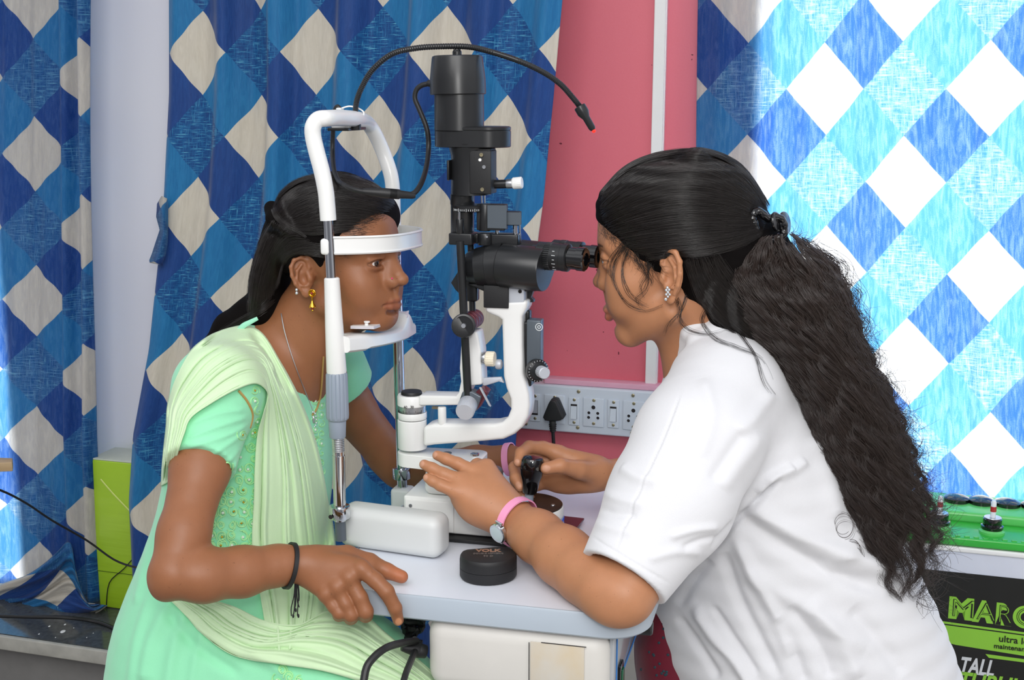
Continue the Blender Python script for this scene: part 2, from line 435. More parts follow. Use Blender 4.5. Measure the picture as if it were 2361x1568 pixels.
def curtain(name, edges, off, cloth, anchor, folds, amp, label, ztop=2.25, zbot=0.0, nu=360, nz=120, shear=0.0, seed=1, flare=None, squeeze=1.0, gather=None, trans=0.42):
    """edges: (py, pxL, pxR) ; anchor: pixel of a cream diamond centre"""
    aLs, aRs = [], []
    for py, l, r in edges:
        aLs.append(RWaz(l, py, off)); aRs.append(RWaz(r, py, off))
    aLs.sort(key=lambda t: t[1]); aRs.sort(key=lambda t: t[1])
    fL = lambda z: interp([t[1] for t in aLs], [t[0] for t in aLs], z)
    fR = lambda z: interp([t[1] for t in aRs], [t[0] for t in aRs], z)
    rnd = random.Random(seed)
    # wave: d(s); hung coordinate g(s) is compressed on steep flanks
    ss = np.linspace(0, 1, nu)
    ph = np.zeros(nu); d = np.zeros(nu)
    for (sc, wd, h) in folds: d += h * np.exp(-((ss - sc) / wd) ** 2)
    slope = np.gradient(d, ss)
    dens = 1 / np.sqrt(1 + (slope * amp / max(0.2, (aRs[0][0] - aLs[0][0])) * squeeze) ** 2)
    g = np.concatenate([[0], np.cumsum((dens[1:] + dens[:-1]) / 2)]); g /= g[-1]
    zs = np.linspace(ztop, zbot, nz)
    vs = []; uvs = []
    for z in zs:
        l, r = fL(z), fR(z)
        for i in range(nu):
            dd = d[i] * amp * (1 + 0.12 * math.sin(z * 3 + i * 0.02)) + 0.0035 * math.sin(ss[i] * 61 + z * 2.3) + 0.002 * math.sin(ss[i] * 140 - z * 5)
            s2 = g[i] + 0.004 * math.sin(z * 4 + ss[i] * 12)
            vs.append(W(l + (r - l) * s2, off + dd, z)); uvs.append((ss[i] * cloth + shear * (z - 1.3), z))
    aa, za = RWaz(anchor[0], anchor[1], off)
    sa = (aa - fL(za)) / (fR(za) - fL(za)); sa = float(np.interp(sa, g, ss))
    u0 = sa * cloth + shear * (za - 1.3)
    fs = [(j * nu + i, j * nu + i + 1, (j + 1) * nu + i + 1, (j + 1) * nu + i) for j in range(nz - 1) for i in range(nu - 1)]
    base = W((fL(zbot) + fR(zbot)) / 2, off, zbot)
    me = bpy.data.meshes.new(name); me.from_pydata([tuple(v - base) for v in vs], [], fs)
    uvl = me.uv_layers.new(name='UVMap')
    li = np.empty(len(me.loops), dtype=np.int32); me.loops.foreach_get('vertex_index', li)
    uvl.data.foreach_set('uv', np.array(uvs, dtype=np.float32)[li].ravel())
    me.materials.append(curtain_mat(name + '_print_' + str(seed), u0, za, trans=trans)); me.shade_smooth()
    o = bpy.data.objects.new(name, me); COL.objects.link(o); o.location = base; ORG[o.name] = base
    sd = o.modifiers.new('thickness', 'SOLIDIFY'); sd.thickness = 0.0012
    tag(o, label, 'curtain', 'blue diamond print curtains')
    return o, u0, za
def gf(cs, wd=0.03, h=1.0): return [(c, wd, h * (0.75 + 0.5 * ((i * 7 % 5) / 5))) for i, c in enumerate(cs)]
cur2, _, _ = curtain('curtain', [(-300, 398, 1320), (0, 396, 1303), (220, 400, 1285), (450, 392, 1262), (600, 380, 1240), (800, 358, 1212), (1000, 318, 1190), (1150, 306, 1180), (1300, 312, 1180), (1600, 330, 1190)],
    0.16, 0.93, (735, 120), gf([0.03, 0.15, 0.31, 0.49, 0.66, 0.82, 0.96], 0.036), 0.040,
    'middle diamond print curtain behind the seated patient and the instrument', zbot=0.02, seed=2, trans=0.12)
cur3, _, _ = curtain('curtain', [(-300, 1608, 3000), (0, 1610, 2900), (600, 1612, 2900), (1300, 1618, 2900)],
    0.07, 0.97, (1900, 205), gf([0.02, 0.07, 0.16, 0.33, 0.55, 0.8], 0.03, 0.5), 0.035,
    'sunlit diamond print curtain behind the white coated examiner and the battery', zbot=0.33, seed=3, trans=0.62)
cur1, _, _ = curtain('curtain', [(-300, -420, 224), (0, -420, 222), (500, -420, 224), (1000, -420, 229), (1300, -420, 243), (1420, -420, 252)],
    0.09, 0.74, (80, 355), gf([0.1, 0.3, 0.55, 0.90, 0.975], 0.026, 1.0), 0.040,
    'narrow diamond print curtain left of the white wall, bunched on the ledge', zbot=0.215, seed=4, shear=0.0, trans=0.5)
# ---------------------------------------------------------------- wall trunking, switchboard
def lab3(o, l): o['label'] = l
co = 0.012
cA, cB = RW(1524, -60, 0.03), RW(1499, 905, 0.03)
aa0 = (cA - W0).dot(WU); aa1 = (cB - W0).dot(WU)
mb = MB()
vs = []
wd = 0.011
def conduit_box(z0, z1, w, o0, o1):
    vs = []
    for z in (z0, z1):
        a = aa1 + (aa0 - aa1) * (z - cB.z) / (cA.z - cB.z)
        for x, o in ((-w, o0), (w, o0), (w, o1), (-w, o1)): vs.append(W(a + x, o, z))
    return MB().add(vs, [(0, 1, 2, 3), (4, 5, 6, 7), (0, 1, 5, 4), (1, 2, 6, 5), (2, 3, 7, 6), (3, 0, 4, 7)])
cond = empty('cable_trunking', W(aa1, co, cB.z), 'thin white vertical cable trunking on the rose panel above the switchboard', 'trunking')
conduit_box(cB.z - 0.01, 2.6, 0.0125, co, co + 0.010).build('trunking_base', 'white', cond, smooth=False)
conduit_box(cB.z - 0.01, 2.6, 0.0105, co + 0.010, co + 0.016).build('trunking_cover', 'white', cond, smooth=False)

sb = empty('switchboard', RW(1340, 940, co), 'long pale grey switchboard with switches and sockets on the rose panel', 'switchboard')
SBO = 0.055
tl, bl = RWaz(1190, 872, SBO), RWaz(1200, 990, SBO)
trr = RWaz(1620, 915, SBO)[0]
zt = RWaz(1340, 893, SBO)[1]; zb = RWaz(1340, 1000, SBO)[1]
mb = MB(); a0 = RWaz(1185, 940, SBO)[0]
mb.box(W((a0 + trr) / 2, (co + SBO) / 2, (zt + zb) / 2), (trr - a0, SBO - co, zt - zb), AX, 0.004)
mb.build('board_box', 'switch', sb)
mb = MB(); mb.box(W((RWaz(1252, 880, SBO)[0] + trr) / 2, (co + 0.045) / 2, zt + 0.006), (trr - RWaz(1252, 880, SBO)[0], 0.045 - co, 0.011), AX, 0.001)
mb.build('masking_strip', simple('pale_pink_strip', (226, 170, 190), 0.5), sb)
SCR = []
def screw(px, py, par, o=SBO, r=0.0032):
    p = RW(px, py, o); p = p - WN * 0.0
    m = MB(); m.lathe(p, -WN, [(-0.001, r), (0.0006, r), (0.0012, r * 0.6)], 16); m.build('screw', 'brass', par)
def plate(px, py, w, h, name):
    c = RW(px, py, SBO)
    m = MB(); m.box(c - WN * 0.0015, (w, 0.004, h), AX, 0.0012)
    return m.build(name, 'switch', sb), c
PW = 1 / 1110.0
zsl = 0
for px, py in ((1234, 939), (1324, 948), (1414.5, 954)):
    pl_, c = plate(px, py, 26 * PW, 66 * PW, 'switch_plate')
    m = MB(); d = 0.5 if px > 1300 else -0.5
    vsx = []
    w2, h2 = 7 * PW, 17 * PW
    for sx in (-1, 1):
        for zz, oo in ((-h2, 0.0035 + (0.0035 if d > 0 else 0)), (h2, 0.0035 + (0.0 if d > 0 else 0.0035)), (h2, -0.002), (-h2, -0.002)):
            vsx.append(c + WU * (sx * w2) - WN * oo + Z * zz)
    m.add(vsx, [(0, 1, 2, 3), (4, 5, 6, 7), (0, 1, 5, 4), (1, 2, 6, 5), (2, 3, 7, 6), (3, 0, 4, 7)])
    m.build('switch_rocker', 'switch' if px > 1300 else 'switch_grey', pl_, smooth=False)
    m = MB(); m.box(c - WN * 0.0036, (15.2 * PW, 0.0006, 35.2 * PW), AX); m.build('rocker_gap', 'hole', pl_, smooth=False)
    for dz in (-27, 27): 
        q = c + Z * dz * PW; x_, y_ = proj(q); screw(x_, y_, pl_, SBO + 0.0035, 0.0032)
for px, py in ((1279, 943), (1369, 950.5), (1461, 958)):
    pl_, c = plate(px, py, 49 * PW, 68 * PW, 'socket_plate')
    for dz in (-27, 28):
        q = c + Z * dz * PW; x_, y_ = proj(q); screw(x_, y_, pl_, SBO + 0.0035, 0.0034)
    if px < 1300: continue
    for dx, dz, r in ((0, 12.5, 4.8), (-10.5, -1, 3.6), (10.5, -1, 3.6), (-11, -12, 3.6), (11, -12, 3.6)):
        q = c + WU * dx * PW + Z * dz * PW - WN * 0.0034
        m = MB(); m.lathe(q, -WN, [(0, r * PW * 1.3), (0.0012, r * PW * 1.3), (0.0012, r * PW), (0.0004, r * PW * 0.98)], 20, cap=False)
        m.build('pin_rim', 'switch', pl_)
        m = MB(); m.lathe(q - WN * 0.0004, -WN, [(0, r * PW), (0.0003, r * PW)], 20); m.build('pin_hole', 'hole', pl_)
for px, py in ((1213, 977), (1334, 903), (1332, 986), (1459.5, 912), (1457, 998)): screw(px, py, sb, SBO + 0.001, 0.0036)
# plug in the first socket with its cable
plg = empty('power_plug', RW(1276, 945, SBO + 0.02), 'black moulded three pin plug in the first socket of the board', 'plug')
def tri(px, py, o, k):
    pts = []
    for (x, y) in ((0, -27), (7, -25), (11, -18), (22, 8), (25, 16), (20, 24), (8, 26), (-8, 26), (-20, 24), (-25, 16), (-22, 8), (-11, -18), (-7, -25)):
        pts.append(RW(px + x * k, py + y * k, o))
    return pts
mb = MB(); mb.prism(tri(1274, 948, SBO + 0.034, 0.92), WN, 0.012, 0.003); mb.build('plug_face', 'rubber', plg)
mb = MB(); mb.prism(tri(1277, 945, SBO + 0.024, 0.96), WN, 0.02, 0.003); mb.build('plug_back', 'rubber', plg)
mb = MB(); pA = RW(1274, 970, SBO + 0.026); pB = RW(1275, 996, SBO + 0.026)
mb.cyl(pA, pB, 0.0072, 0.0055, 20, 0.001)
for k in range(4): mb.cyl(pA.lerp(pB, 0.3 + k * 0.18), pA.lerp(pB, 0.38 + k * 0.18), 0.0082 - k * 0.0005, None, 20, 0.0006)
mb.build('strain_relief', 'rubber', plg)
mb = MB(); mb.tube([pB, RW(1277, 1030, SBO + 0.02), RW(1279, 1080, SBO + 0.01), RW(1283, 1200, SBO), RW(1290, 1400, SBO - 0.02)], 0.0036); mb.build('plug_cable', 'rubber', plg)

# ---------------------------------------------------------------- instrument table
TZ = 0.80
N0 = G(852, 1364, TZ); Lr = G(905, 1183, TZ)
# left edge line through Lr along V, front edge line through N0 along U
def tpt(u, v): return Lr + U * u + V * v
vf = (N0 - Lr).dot(V)                       # front edge in v
Rr = G(1497, 1408, TZ); uR = (Rr - Lr).dot(U)
vb = 0.24
def rrect(u0, u1, v0, v1, r, z, n=8):
    pts = []; R1 = r
    for cu_, cv_, a0, r in ((u1 - R1, v1 - R1, 0, R1), (u0 + R1, v1 - R1, 90, R1), (u0 + R1 + .03, v0 + R1 + .03, 180, R1 + .03), (u1 - R1, v0 + R1, 270, R1)):
        for k in range(n + 1):
            a = math.radians(a0 + 90 * k / n); p = tpt(cu_ + r * math.cos(a), cv_ + r * math.sin(a)); pts.append(Vector((p.x, p.y, z)))
    return pts
tb = empty('instrument_table', (tpt(uR / 2, 0.0).x, tpt(uR / 2, 0).y, 0), 'motorised instrument table with pale top and grey edge carrying the slit lamp', 'table')
TT = 0.032
mb = MB(); mb.prism(rrect(0.004, uR - 0.004, vf + 0.004, vb, 0.05, TZ - 0.001), -Z, TT - 0.002, 0); mb.build('table_top', 'table', tb)
mb = MB()
outer = rrect(0, uR, vf, vb + 0.004, 0.054, TZ, 10); n = len(outer); ins = rrect(0.0035, uR - 0.0035, vf + 0.0035, vb + 0.0005, 0.05, TZ, 10)
rows = [[Vector((p.x, p.y, TZ - 0.0015)) for p in ins], [Vector((p.x, p.y, TZ)) for p in ins], [p.lerp(q, 0.6) for p, q in zip(ins, outer)], [Vector((p.x, p.y, TZ - 0.003)) for p in outer], [Vector((p.x, p.y, TZ - TT + 0.003)) for p in outer], [Vector((p.x, p.y, TZ - TT)) for p in ins]]
vs = [p for r_ in rows for p in r_]
fs = [(j * n + i, j * n + (i + 1) % n, (j + 1) * n + (i + 1) % n, (j + 1) * n + i) for j in range(len(rows) - 1) for i in range(n)]
mb.add(vs, fs); mb.build('table_edge', 'table_edge', tb)
mb = MB(); mb.tube([tpt(0.012, -0.02) + Z * 0.003, tpt(0.012, 0.2) + Z * 0.003], 0.0035, 8, 1); mb.build('rail', 'silver', tb)
# lower housing
hb = TZ - TT
F0 = G(977, 1431, hb)
hv = (F0 - Lr).dot(V) + 0.004; hu0 = (F0 - Lr).dot(U); hu1 = (G(1404, 1470, hb) - Lr).dot(U)
hz0 = P(1100, 1572, F0.y - 0.02).z - 0.022
mb = MB(); mb.box(tpt((hu0 + hu1) / 2, hv + 0.13) * 1 + Z * (-TZ + (hb + hz0) / 2), (hu1 - hu0, 0.26, hb - hz0), (U, V, Z), 0.022, 5)
mb.build('motor_housing', 'box', tb)
cpt = lambda u, v, z: Vector((tpt(u, v).x, tpt(u, v).y, z))
mb = MB(); mb.box(cpt(hu1 + 0.001, hv + 0.135, (hb + hz0) / 2 + 0.0), (0.006, 0.235, hb - hz0 - 0.01), (U, V, Z), 0.002); mb.build('control_panel', 'glass_grey', tb)
ku = hu1 + 0.005
mb = MB()
for z_, v0_, v1_ in ((hb - 0.012, 0.03, 0.22), (hz0 + 0.012, 0.03, 0.22)): mb.box(cpt(ku, hv + (v0_ + v1_) / 2, z_), (0.0012, v1_ - v0_, 0.003))
mb.box(cpt(ku, hv + 0.035, (hb + hz0) / 2), (0.0012, 0.003, hb - hz0 - 0.03))
kc = cpt(ku, hv + 0.12, hb - 0.035)
mb.tube([kc + V * (0.034 * math.cos(a)) + Z * (0.034 * math.sin(a)) for a in np.linspace(0.2, 3.0, 12)], 0.0018, 8, 1)
mb.build('panel_print', 'blue_print', tb)
mb = MB(); mb.lathe(kc, U, [(0, 0.012), (0.006, 0.012), (0.007, 0.010), (0.03, 0.0095), (0.032, 0.008)], 24); mb.build('dimmer_knob', 'black', tb)
sw_ = cpt(ku, hv + 0.06, hb - 0.075)
mb = MB(); mb.box(sw_, (0.006, 0.022, 0.034), (U, V, Z), 0.001); o = mb.build('rocker_switch', 'black_gloss', tb)
mb = MB(); mb.box(sw_ + U * 0.0035 - Z * 0.002, (0.003, 0.012, 0.024), (U, V, Z), 0.001); mb.build('rocker_lens', simple('green_lens', (20, 90, 60), 0.1), o)
# old label plate on the housing front
m, nt, b = new_mat('aged_label'); tc = texco(nt)
nt.links.new(ramp(nt, noise(nt, mapping(nt, tc, (14, 14, 14)), 1.0, 4), [(0.35, lin((206, 203, 196))), (0.7, lin((206, 188, 156)))]), b.inputs['Base Color']); b.inputs['Roughness'].default_value = 0.6
MAT['aged'] = m
lc = cpt((G(1290, 1500, 0.74) - Lr).dot(U) - 0.004, hv - 0.0012, hz0 + 0.060)
mb = MB(); mb.box(lc + U * 0.004 - Z * 0.012, (0.066, 0.0012, 0.062), (U, V, Z), 0.0004); mb.build('label_plate', 'aged', tb)
mb = MB(); mb.box(lc + U * (-0.0305) - Z * 0.012 - V * 0.0008, (0.0008, 0.0008, 0.06)); mb.box(lc + U * 0.012 - V * 0.0008 + Z * 0.0195, (0.055, 0.0008, 0.0008)); mb.build('label_edge_line', 'hole', tb, smooth=False)  # thin dark lines along the label's left and top edges
# column and foot below, out of the frame but carrying the table
mb = MB(); mb.box(cpt((hu0 + hu1) / 2, hv + 0.13, hz0 / 2 + 0.02), (0.14, 0.14, hz0 - 0.03), (U, V, Z), 0.01); mb.build('column', 'box', tb)
mb = MB(); mb.box(cpt((hu0 + hu1) / 2, hv + 0.13, 0.025), (0.34, 0.34, 0.05), (U, V, Z), 0.02); mb.build('foot', 'table_edge', tb)

# arm-rest block standing on the table
g0, g1 = G(775, 1263, TZ), G(1010, 1297, TZ)
ab = MB(); c_ = (g0 + g1) / 2; wv = (g1 - g0).normalized(); wn_ = Z.cross(wv)
H_ = 0.057
ab.box(c_ + wn_ * 0.024 + Z * (H_ / 2), ((g1 - g0).length, 0.046, H_), (wv, wn_, Z), 0.0145, 6)
o = ab.build('elbow_rest', 'grey_block', None, origin=c_ + Z * 0.0); tag(o, 'pale grey rounded elbow rest block at the left front of the table', 'elbow rest')

# lens case
lcn = empty('lens_case', G(1124, 1335, TZ), 'black D shaped lens case lying on the table before the elbow', 'case')
cc = G(1126, 1328, TZ)
def dcase(k, z):
    pts = []
    R_ = 0.0365
    for i in range(40):
        a = 2 * math.pi * i / 40; x = math.cos(a) * R_ * k; y = math.sin(a) * R_ * k
        # flat side facing the left
        y2 = y * 0.92
        rot = math.radians(-28)
        fx = min(max(x, -R_ * 5), R_ * 5)
        yy = min(y2, R_ * 0.60 * k)
        X_ = fx * math.cos(rot) * 1 - yy * math.sin(rot) * -1; Y_ = fx * math.sin(rot) * -1 + yy * math.cos(rot)
        pts.append(cc + U * X_ + V * Y_ + Z * z)
    return pts
def loftrings(rings, cap=True):
    n = len(rings[0]); m = MB(); vs = [p for r_ in rings for p in r_]
    fs = [(j * n + i, j * n + (i + 1) % n, (j + 1) * n + (i + 1) % n, (j + 1) * n + i) for j in range(len(rings) - 1) for i in range(n)]
    if cap: fs.append(tuple(range(n))[::-1]); fs.append(tuple(range((len(rings) - 1) * n, len(rings) * n)))
    return m.add(vs, fs)
loftrings([dcase(0.95, 0.0), dcase(1.0, 0.003), dcase(1.0, 0.0135)]).build('case_base', 'black_matte', lcn)
loftrings([dcase(0.985, 0.0135), dcase(1.0, 0.014), dcase(1.0, 0.024), dcase(0.985, 0.0275), dcase(0.95, 0.0295), dcase(0.88, 0.0305), dcase(0.5, 0.0315)]).build('case_lid', 'black_matte', lcn)
tU = (U * math.cos(0.26) + V * math.sin(0.26)); tV = Z.cross(tU)
MAT['copper_print'] = simple('copper_print', (150, 112, 92), 0.5); MAT['grey_print'] = simple('grey_print', (110, 100, 96), 0.5)
tc_ = cc + Z * 0.0316
text_mesh('lid_print', 'VOLK', 'copper_print', lcn, tc_ + tV * 0.006, (tU, tV, Z), 0.013, bold=0.0005, width=0.033)
text_mesh('lid_print', 'DOUBLE ASPHERIC', 'grey_print', lcn, tc_ - tV * 0.004, (tU, tV, Z), 0.0055, width=0.038)
text_mesh('lid_print', '90 D', 'grey_print', lcn, tc_ - tV * 0.013, (tU, tV, Z), 0.006, width=0.012)

# ---------------------------------------------------------------- head rest
hr = empty('head_rest', G(930, 1160, TZ), 'white slit lamp head rest with chrome posts, forehead band and chin cup', 'head rest')
NV, FV = -0.115, 0.105
def NP(px, py): return M(px, py, NV)
def FP(px, py): return M(px, py, FV)
# near post: chrome, threaded section, grip, sleeve
mb = MB(); mb.cyl(NP(756, 500), NP(764, 650), 0.0068, None, 24); mb.build('chrome_post', 'chrome', hr); mb = MB(); mb.cyl(NP(781, 1050), NP(784, 1200), 0.0083, None, 24); mb.cyl(NP(777, 1000), NP(781, 1060), 0.0075, None, 24); mb.build('chrome_post', 'chrome', hr)
mb = MB(); A_, B_ = NP(779, 1006), NP(780.5, 1042)
for k in range(9): mb.cyl(A_.lerp(B_, k / 9), A_.lerp(B_, (k + 0.7) / 9), 0.0082, None, 20, 0.0008)
mb.build('thread', 'silver', hr)
mb = MB(); mb.cyl(NP(782.5, 1166), NP(783.5, 1194), 0.0142, None, 28, 0.001); o = mb.build('clamp_collar', 'chrome', hr)
mb = MB(); q = NP(772, 1184) - V * 0.0145; mb.lathe(q, -V, [(0, 0.003), (0.0005, 0.003), (0.0005, 0.0018), (-0.001, 0.0018)], 12); mb.build('collar_screw', 'hole', o)
mb = MB(); mb.cyl(NP(784, 1196), NP(786, 1245), 0.0075, None, 20); mb.build('post_foot', 'darkgrey', hr)
mb = MB(); A_, B_ = NP(776, 858), NP(778.5, 968); rr = px2m(1.6)
x, y, a = frame_from(B_ - A_); L = (B_ - A_).length
def ribbed(mb, A_, B_, r, n=14, depth=0.08, seg=112, prof=((0, .88), (.05, 1), (.9, 1.06), (.97, 1.02), (1, .9))):
    x, y, a = frame_from(B_ - A_); L = (B_ - A_).length; vs = []; fs = []
    for t, k in prof:
        for i in range(seg):
            an = 2 * math.pi * i / seg
            d = depth if 0.03 < t < 0.93 else depth * 0.2
            q = r * k * (1 - d * max(0, math.cos(an * n)) ** 3)
            vs.append(A_ + a * (t * L) + x * math.cos(an) * q + y * math.sin(an) * q)
    m_ = len(prof)
    fs = [(j * seg + i, j * seg + (i + 1) % seg, (j + 1) * seg + (i + 1) % seg, (j + 1) * seg + i) for j in range(m_ - 1) for i in range(seg)]
    fs.append(tuple(range(seg))); fs.append(tuple(range((m_ - 1) * seg, m_ * seg)))
    mb.add(vs, fs)
ribbed(mb, A_, B_, 0.0142); mb.cyl(NP(777.5, 962), NP(778.5, 1009), 0.0118, 0.0108, 28, 0.0015); mb.build('height_grip', 'grip', hr)
mb = MB(); A_, B_ = NP(765, 640), NP(776, 860); L = (B_ - A_).length
mb.lathe(A_, B_ - A_, [(0, 0.0085), (0.0015, 0.0100), (L * 0.5, 0.0118), (L - 0.002, 0.0132), (L, 0.0125)], 32); mb.build('chin_sleeve', 'white', hr)
# far post
mb = MB(); mb.cyl(FP(908, 440), FP(929, 1168), 0.0078, None, 24); mb.build('chrome_post', 'chrome', hr)
mb = MB(); mb.cyl(FP(926, 1078), FP(926.5, 1103), 0.0135, None, 28, 0.001); mb.build('clamp_collar', 'chrome', hr)
fb = FP(929, 1160)
mb = MB(); mb.box(Vector((fb.x, fb.y, TZ + 0.006)), (0.03, 0.03, 0.034), (U, V, Z), 0.005); mb.build('post_bracket', 'grey_block', hr)
# white arch
arch = [(757, 508, NV), (754, 470, NV), (751, 440, NV), (742, 395, NV), (730, 350, NV), (722, 315, NV), (722, 292, NV), (733, 276, NV + .004), (752, 273, NV + .012), (785, 272, NV + .055), (825, 275, NV + .115), (846, 283, FV - .035), (865, 310, FV - .012), (884, 352, FV), (898, 392, FV), (904, 420, FV), (906, 450, FV), (907, 480, FV), (908, 540, FV)]
mb = MB(); mb.tube([M(*p) for p in arch], 0.0105, 20, 5); mb.build('arch_tube', 'white', hr)
# lamp bracket at the top of the arch
bc = M(800, 283, 0.0)
mb = MB(); mb.box(M(801, 282, 0.0), (0.026, 0.062, 0.020), (U, V, Z), 0.006); mb.build('lamp_bracket', 'white', hr)
mb = MB(); mb.box(M(800, 297, 0.0), (0.03, 0.066, 0.004), (U, V, Z), 0.001); mb.cyl(M(819, 300, -0.012), M(819, 266, -0.012), 0.0078, None, 24, 0.001); mb.build('gooseneck_socket', 'black', hr)
mb = MB(); mb.box(M(784, 262, 0.0), (0.008, 0.012, 0.016), (U, V, Z), 0.002); mb.build('cable_clip', 'grey_block', hr)
mb = MB(); mb.tube([M(787, 250), M(805, 245), M(824, 249), M(838, 258), M(838, 270)], 0.0011, 8); mb.build('wire_loop', 'white', hr)
# forehead band: strap bowed towards the examiner
A_ = NP(762, 566); B_ = FP(908, 537)
pts = []
for k in range(25):
    t = k / 24
    p = A_.lerp(B_, t); bow = 0.067 * (1 - abs(2 * t - 1) ** 3.2) 
    pts.append(p + U * bow)
rings = []
mb = MB()
for sgn in (0,):
    prof = [(-0.0105, 0.0), (-0.0108, 0.003), (-0.009, 0.0045), (-0.0075, 0.0025), (0.0075, 0.0025), (0.009, 0.0045), (0.0108, 0.003), (0.0105, 0.0), (0, -0.001)]
    npf = len(prof); vs = []
    for i, p in enumerate(pts):
        d = (pts[min(24, i + 1)] - pts[max(0, i - 1)]).normalized(); n_ = d.cross(Z).normalized()
        if n_.dot(U) < 0: n_ = -n_
        for (zz, nn) in prof: vs.append(p + Z * zz * 1.1 + n_ * nn)
    fs = [(j * npf + i, j * npf + (i + 1) % npf, (j + 1) * npf + (i + 1) % npf, (j + 1) * npf + i) for j in range(24) for i in range(npf)]
    fs.append(tuple(range(npf))); fs.append(tuple(range(24 * npf, 25 * npf)))
    mb.add(vs, fs)
mb.box(NP(753, 568) - V * 0.001, (0.012, 0.016, 0.021), (U, V, Z), 0.004); mb.build('forehead_band', 'white', hr)
# chin rest beam between the posts
t0, t1 = NP(796, 768), FP(950, 742)
mb = MB(); n = 30; vs = []
def chin_z(t):   # raised lip at the far side
    return 0.004 * math.cos(t * 6) * 0 + 0.019 * math.exp(-((t - 0.80) / 0.10) ** 2) + 0.006 * max(0, t - 0.55)
top = []; bot = []
for i in range(n + 1):
    t = i / n; p = t0.lerp(t1, t) + U * (0.016 * math.sin(math.pi * t))
    th = 0.026 if t < 0.2 else 0.024 - 0.006 * (t - 0.2)
    top.append(p + Z * (chin_z(t) - 0.004)); bot.append(p - Z * th)
mb = MB(); vs = []
for i in range(n + 1):
    for (w, zt_) in ((-0.03 if 3 < i < 28 else -0.008, 0.0), (-0.003, 0.0), (0.004, -0.0015), (0.006, -0.005)): vs.append(top[i] + U * w + Z * zt_ - (Z * 0.012 * (1 if w < -0.01 and 8 < i < 22 else 0)))
    for (w, zt_) in ((0.006, 0.003), (0.002, 0.0), (-0.024 if 3 < i < 28 else -0.006, 0.0)): vs.append(bot[i] + U * w + Z * zt_)
k = 7
fs = [(j * k + i, j * k + (i + 1) % k, (j + 1) * k + (i + 1) % k, (j + 1) * k + i) for j in range(n) for i in range(k)] + [tuple(range(k)), tuple(range(n * k, n * k + k))]
mb.add(vs, fs); mb.build('chin_cup', 'white', hr, angle=50)
pc = empty('chin_paper_pad', NP(860, 758), 'small stack of pink and white tissue papers pinned on the chin rest', 'paper pad')
for k in range(5):
    o_ = -0.055 + k * 0.0006
    q = [M(808, 757 - k * 1.4, -0.085), M(862, 758 - k * 1.4, -0.085), M(885, 750 - k * 1.6, -0.05), M(826, 748 - k * 1.2, -0.045)]
    mb = MB(); mb.prism(q, -Z, 0.0006); mb.build('paper_sheet', 'paper' if k % 2 else 'white', pc, smooth=False)
mb = MB(); mb.cyl(M(845, 750, -0.075), M(845, 744, -0.075), 0.0025, None, 12); mb.cyl(M(846, 744, -0.075), M(846, 740, -0.075), 0.0042, None, 16, 0.001); mb.build('pin', 'white', pc)
for k in range(3):
    q = [M(912 + k * 6, 738 - k * 3, 0.05), M(932 + k * 4, 732, 0.05), M(940 + k * 1, 720 - k * 2, 0.065), M(915 + k * 6, 716 + k * 2, 0.07)]
    mb = MB(); mb.prism(q, U, 0.0006); mb.build('torn_paper', 'paper', pc, smooth=False)
# gooseneck fixation light
gn = [(819, 268, -.012), (822, 235, -.012), (835, 200, -.01), (860, 160, -.005), (905, 124, 0), (960, 111, 0), (1020, 107, 0), (1080, 108, 0), (1130, 119, 0), (1200, 142, 0), (1255, 168, 0), (1292, 194, 0), (1318, 222, 0), (1338, 247, 0)]
gp = spline([M(*p) for p in gn], 22)
mb = MB()
x = None; seg = 12; vs = []; fs = []
prev = None
for i, p in enumerate(gp):
    a = gp[min(len(gp) - 1, i + 1)]; b_ = gp[max(0, i - 1)]; d = (a - b_).normalized()
    if prev is None: x, y, _ = frame_from(d)
    else: x = (prev - d * prev.dot(d)).normalized(); y = d.cross(x)
    prev = x; q = 0.0040 if i % 2 else 0.0034
    for k in range(seg):
        an = 2 * math.pi * k / seg; vs.append(p + x * math.cos(an) * q + y * math.sin(an) * q)
fs = [(i * seg + k, i * seg + (k + 1) % seg, (i + 1) * seg + (k + 1) % seg, (i + 1) * seg + k) for i in range(len(gp) - 1) for k in range(seg)]
mb.add(vs, fs); mb.build('gooseneck', 'black', hr)
A_, B_ = M(1336, 245), M(1368, 300)
L = (B_ - A_).length
mb = MB(); mb.lathe(A_, B_ - A_, [(0, 0.007), (0.001, 0.0078), (0.010, 0.0078), (0.017, 0.0048), (L - 0.003, 0.0045), (L, 0.003)], 24); o = mb.build('fixation_lamp', 'black', hr)
m, nt, b = new_mat('red_led'); b.inputs['Base Color'].default_value = lin((255, 40, 30)); b.inputs['Emission Color'].default_value = lin((255, 40, 24)); b.inputs['Emission Strength'].default_value = 1.2; MAT['led'] = m
mb = MB(); mb.sphere(B_ + (B_ - A_).normalized() * 0.001, 0.0026, seg=12); mb.build('red_tip', 'led', o)
# cable from the bracket down to the in-line connector
mb = MB(); mb.tube([M(783, 250), M(777, 246), M(771, 262), M(768, 300), M(767, 350), M(770, 390, -.04), M(779, 415, -.075), M(790, 425, -.11), M(812, 436, -.122), M(840, 442, -.122)], 0.0031, 12); mb.build('lamp_cable', 'rubber', hr)
cA_, cB_ = M(836, 441, -.122), M(942, 450, -.095); dC = (cB_ - cA_)
mb = MB(); L = dC.length
mb.lathe(cA_, dC, [(0, 0.0035), (0.01, 0.0050), (0.020, 0.0056), (0.0225, 0.0064), (0.043, 0.0064)][:5], 24)
mb.build('cable_connector', 'rubber', hr)
k_ = dC.normalized()

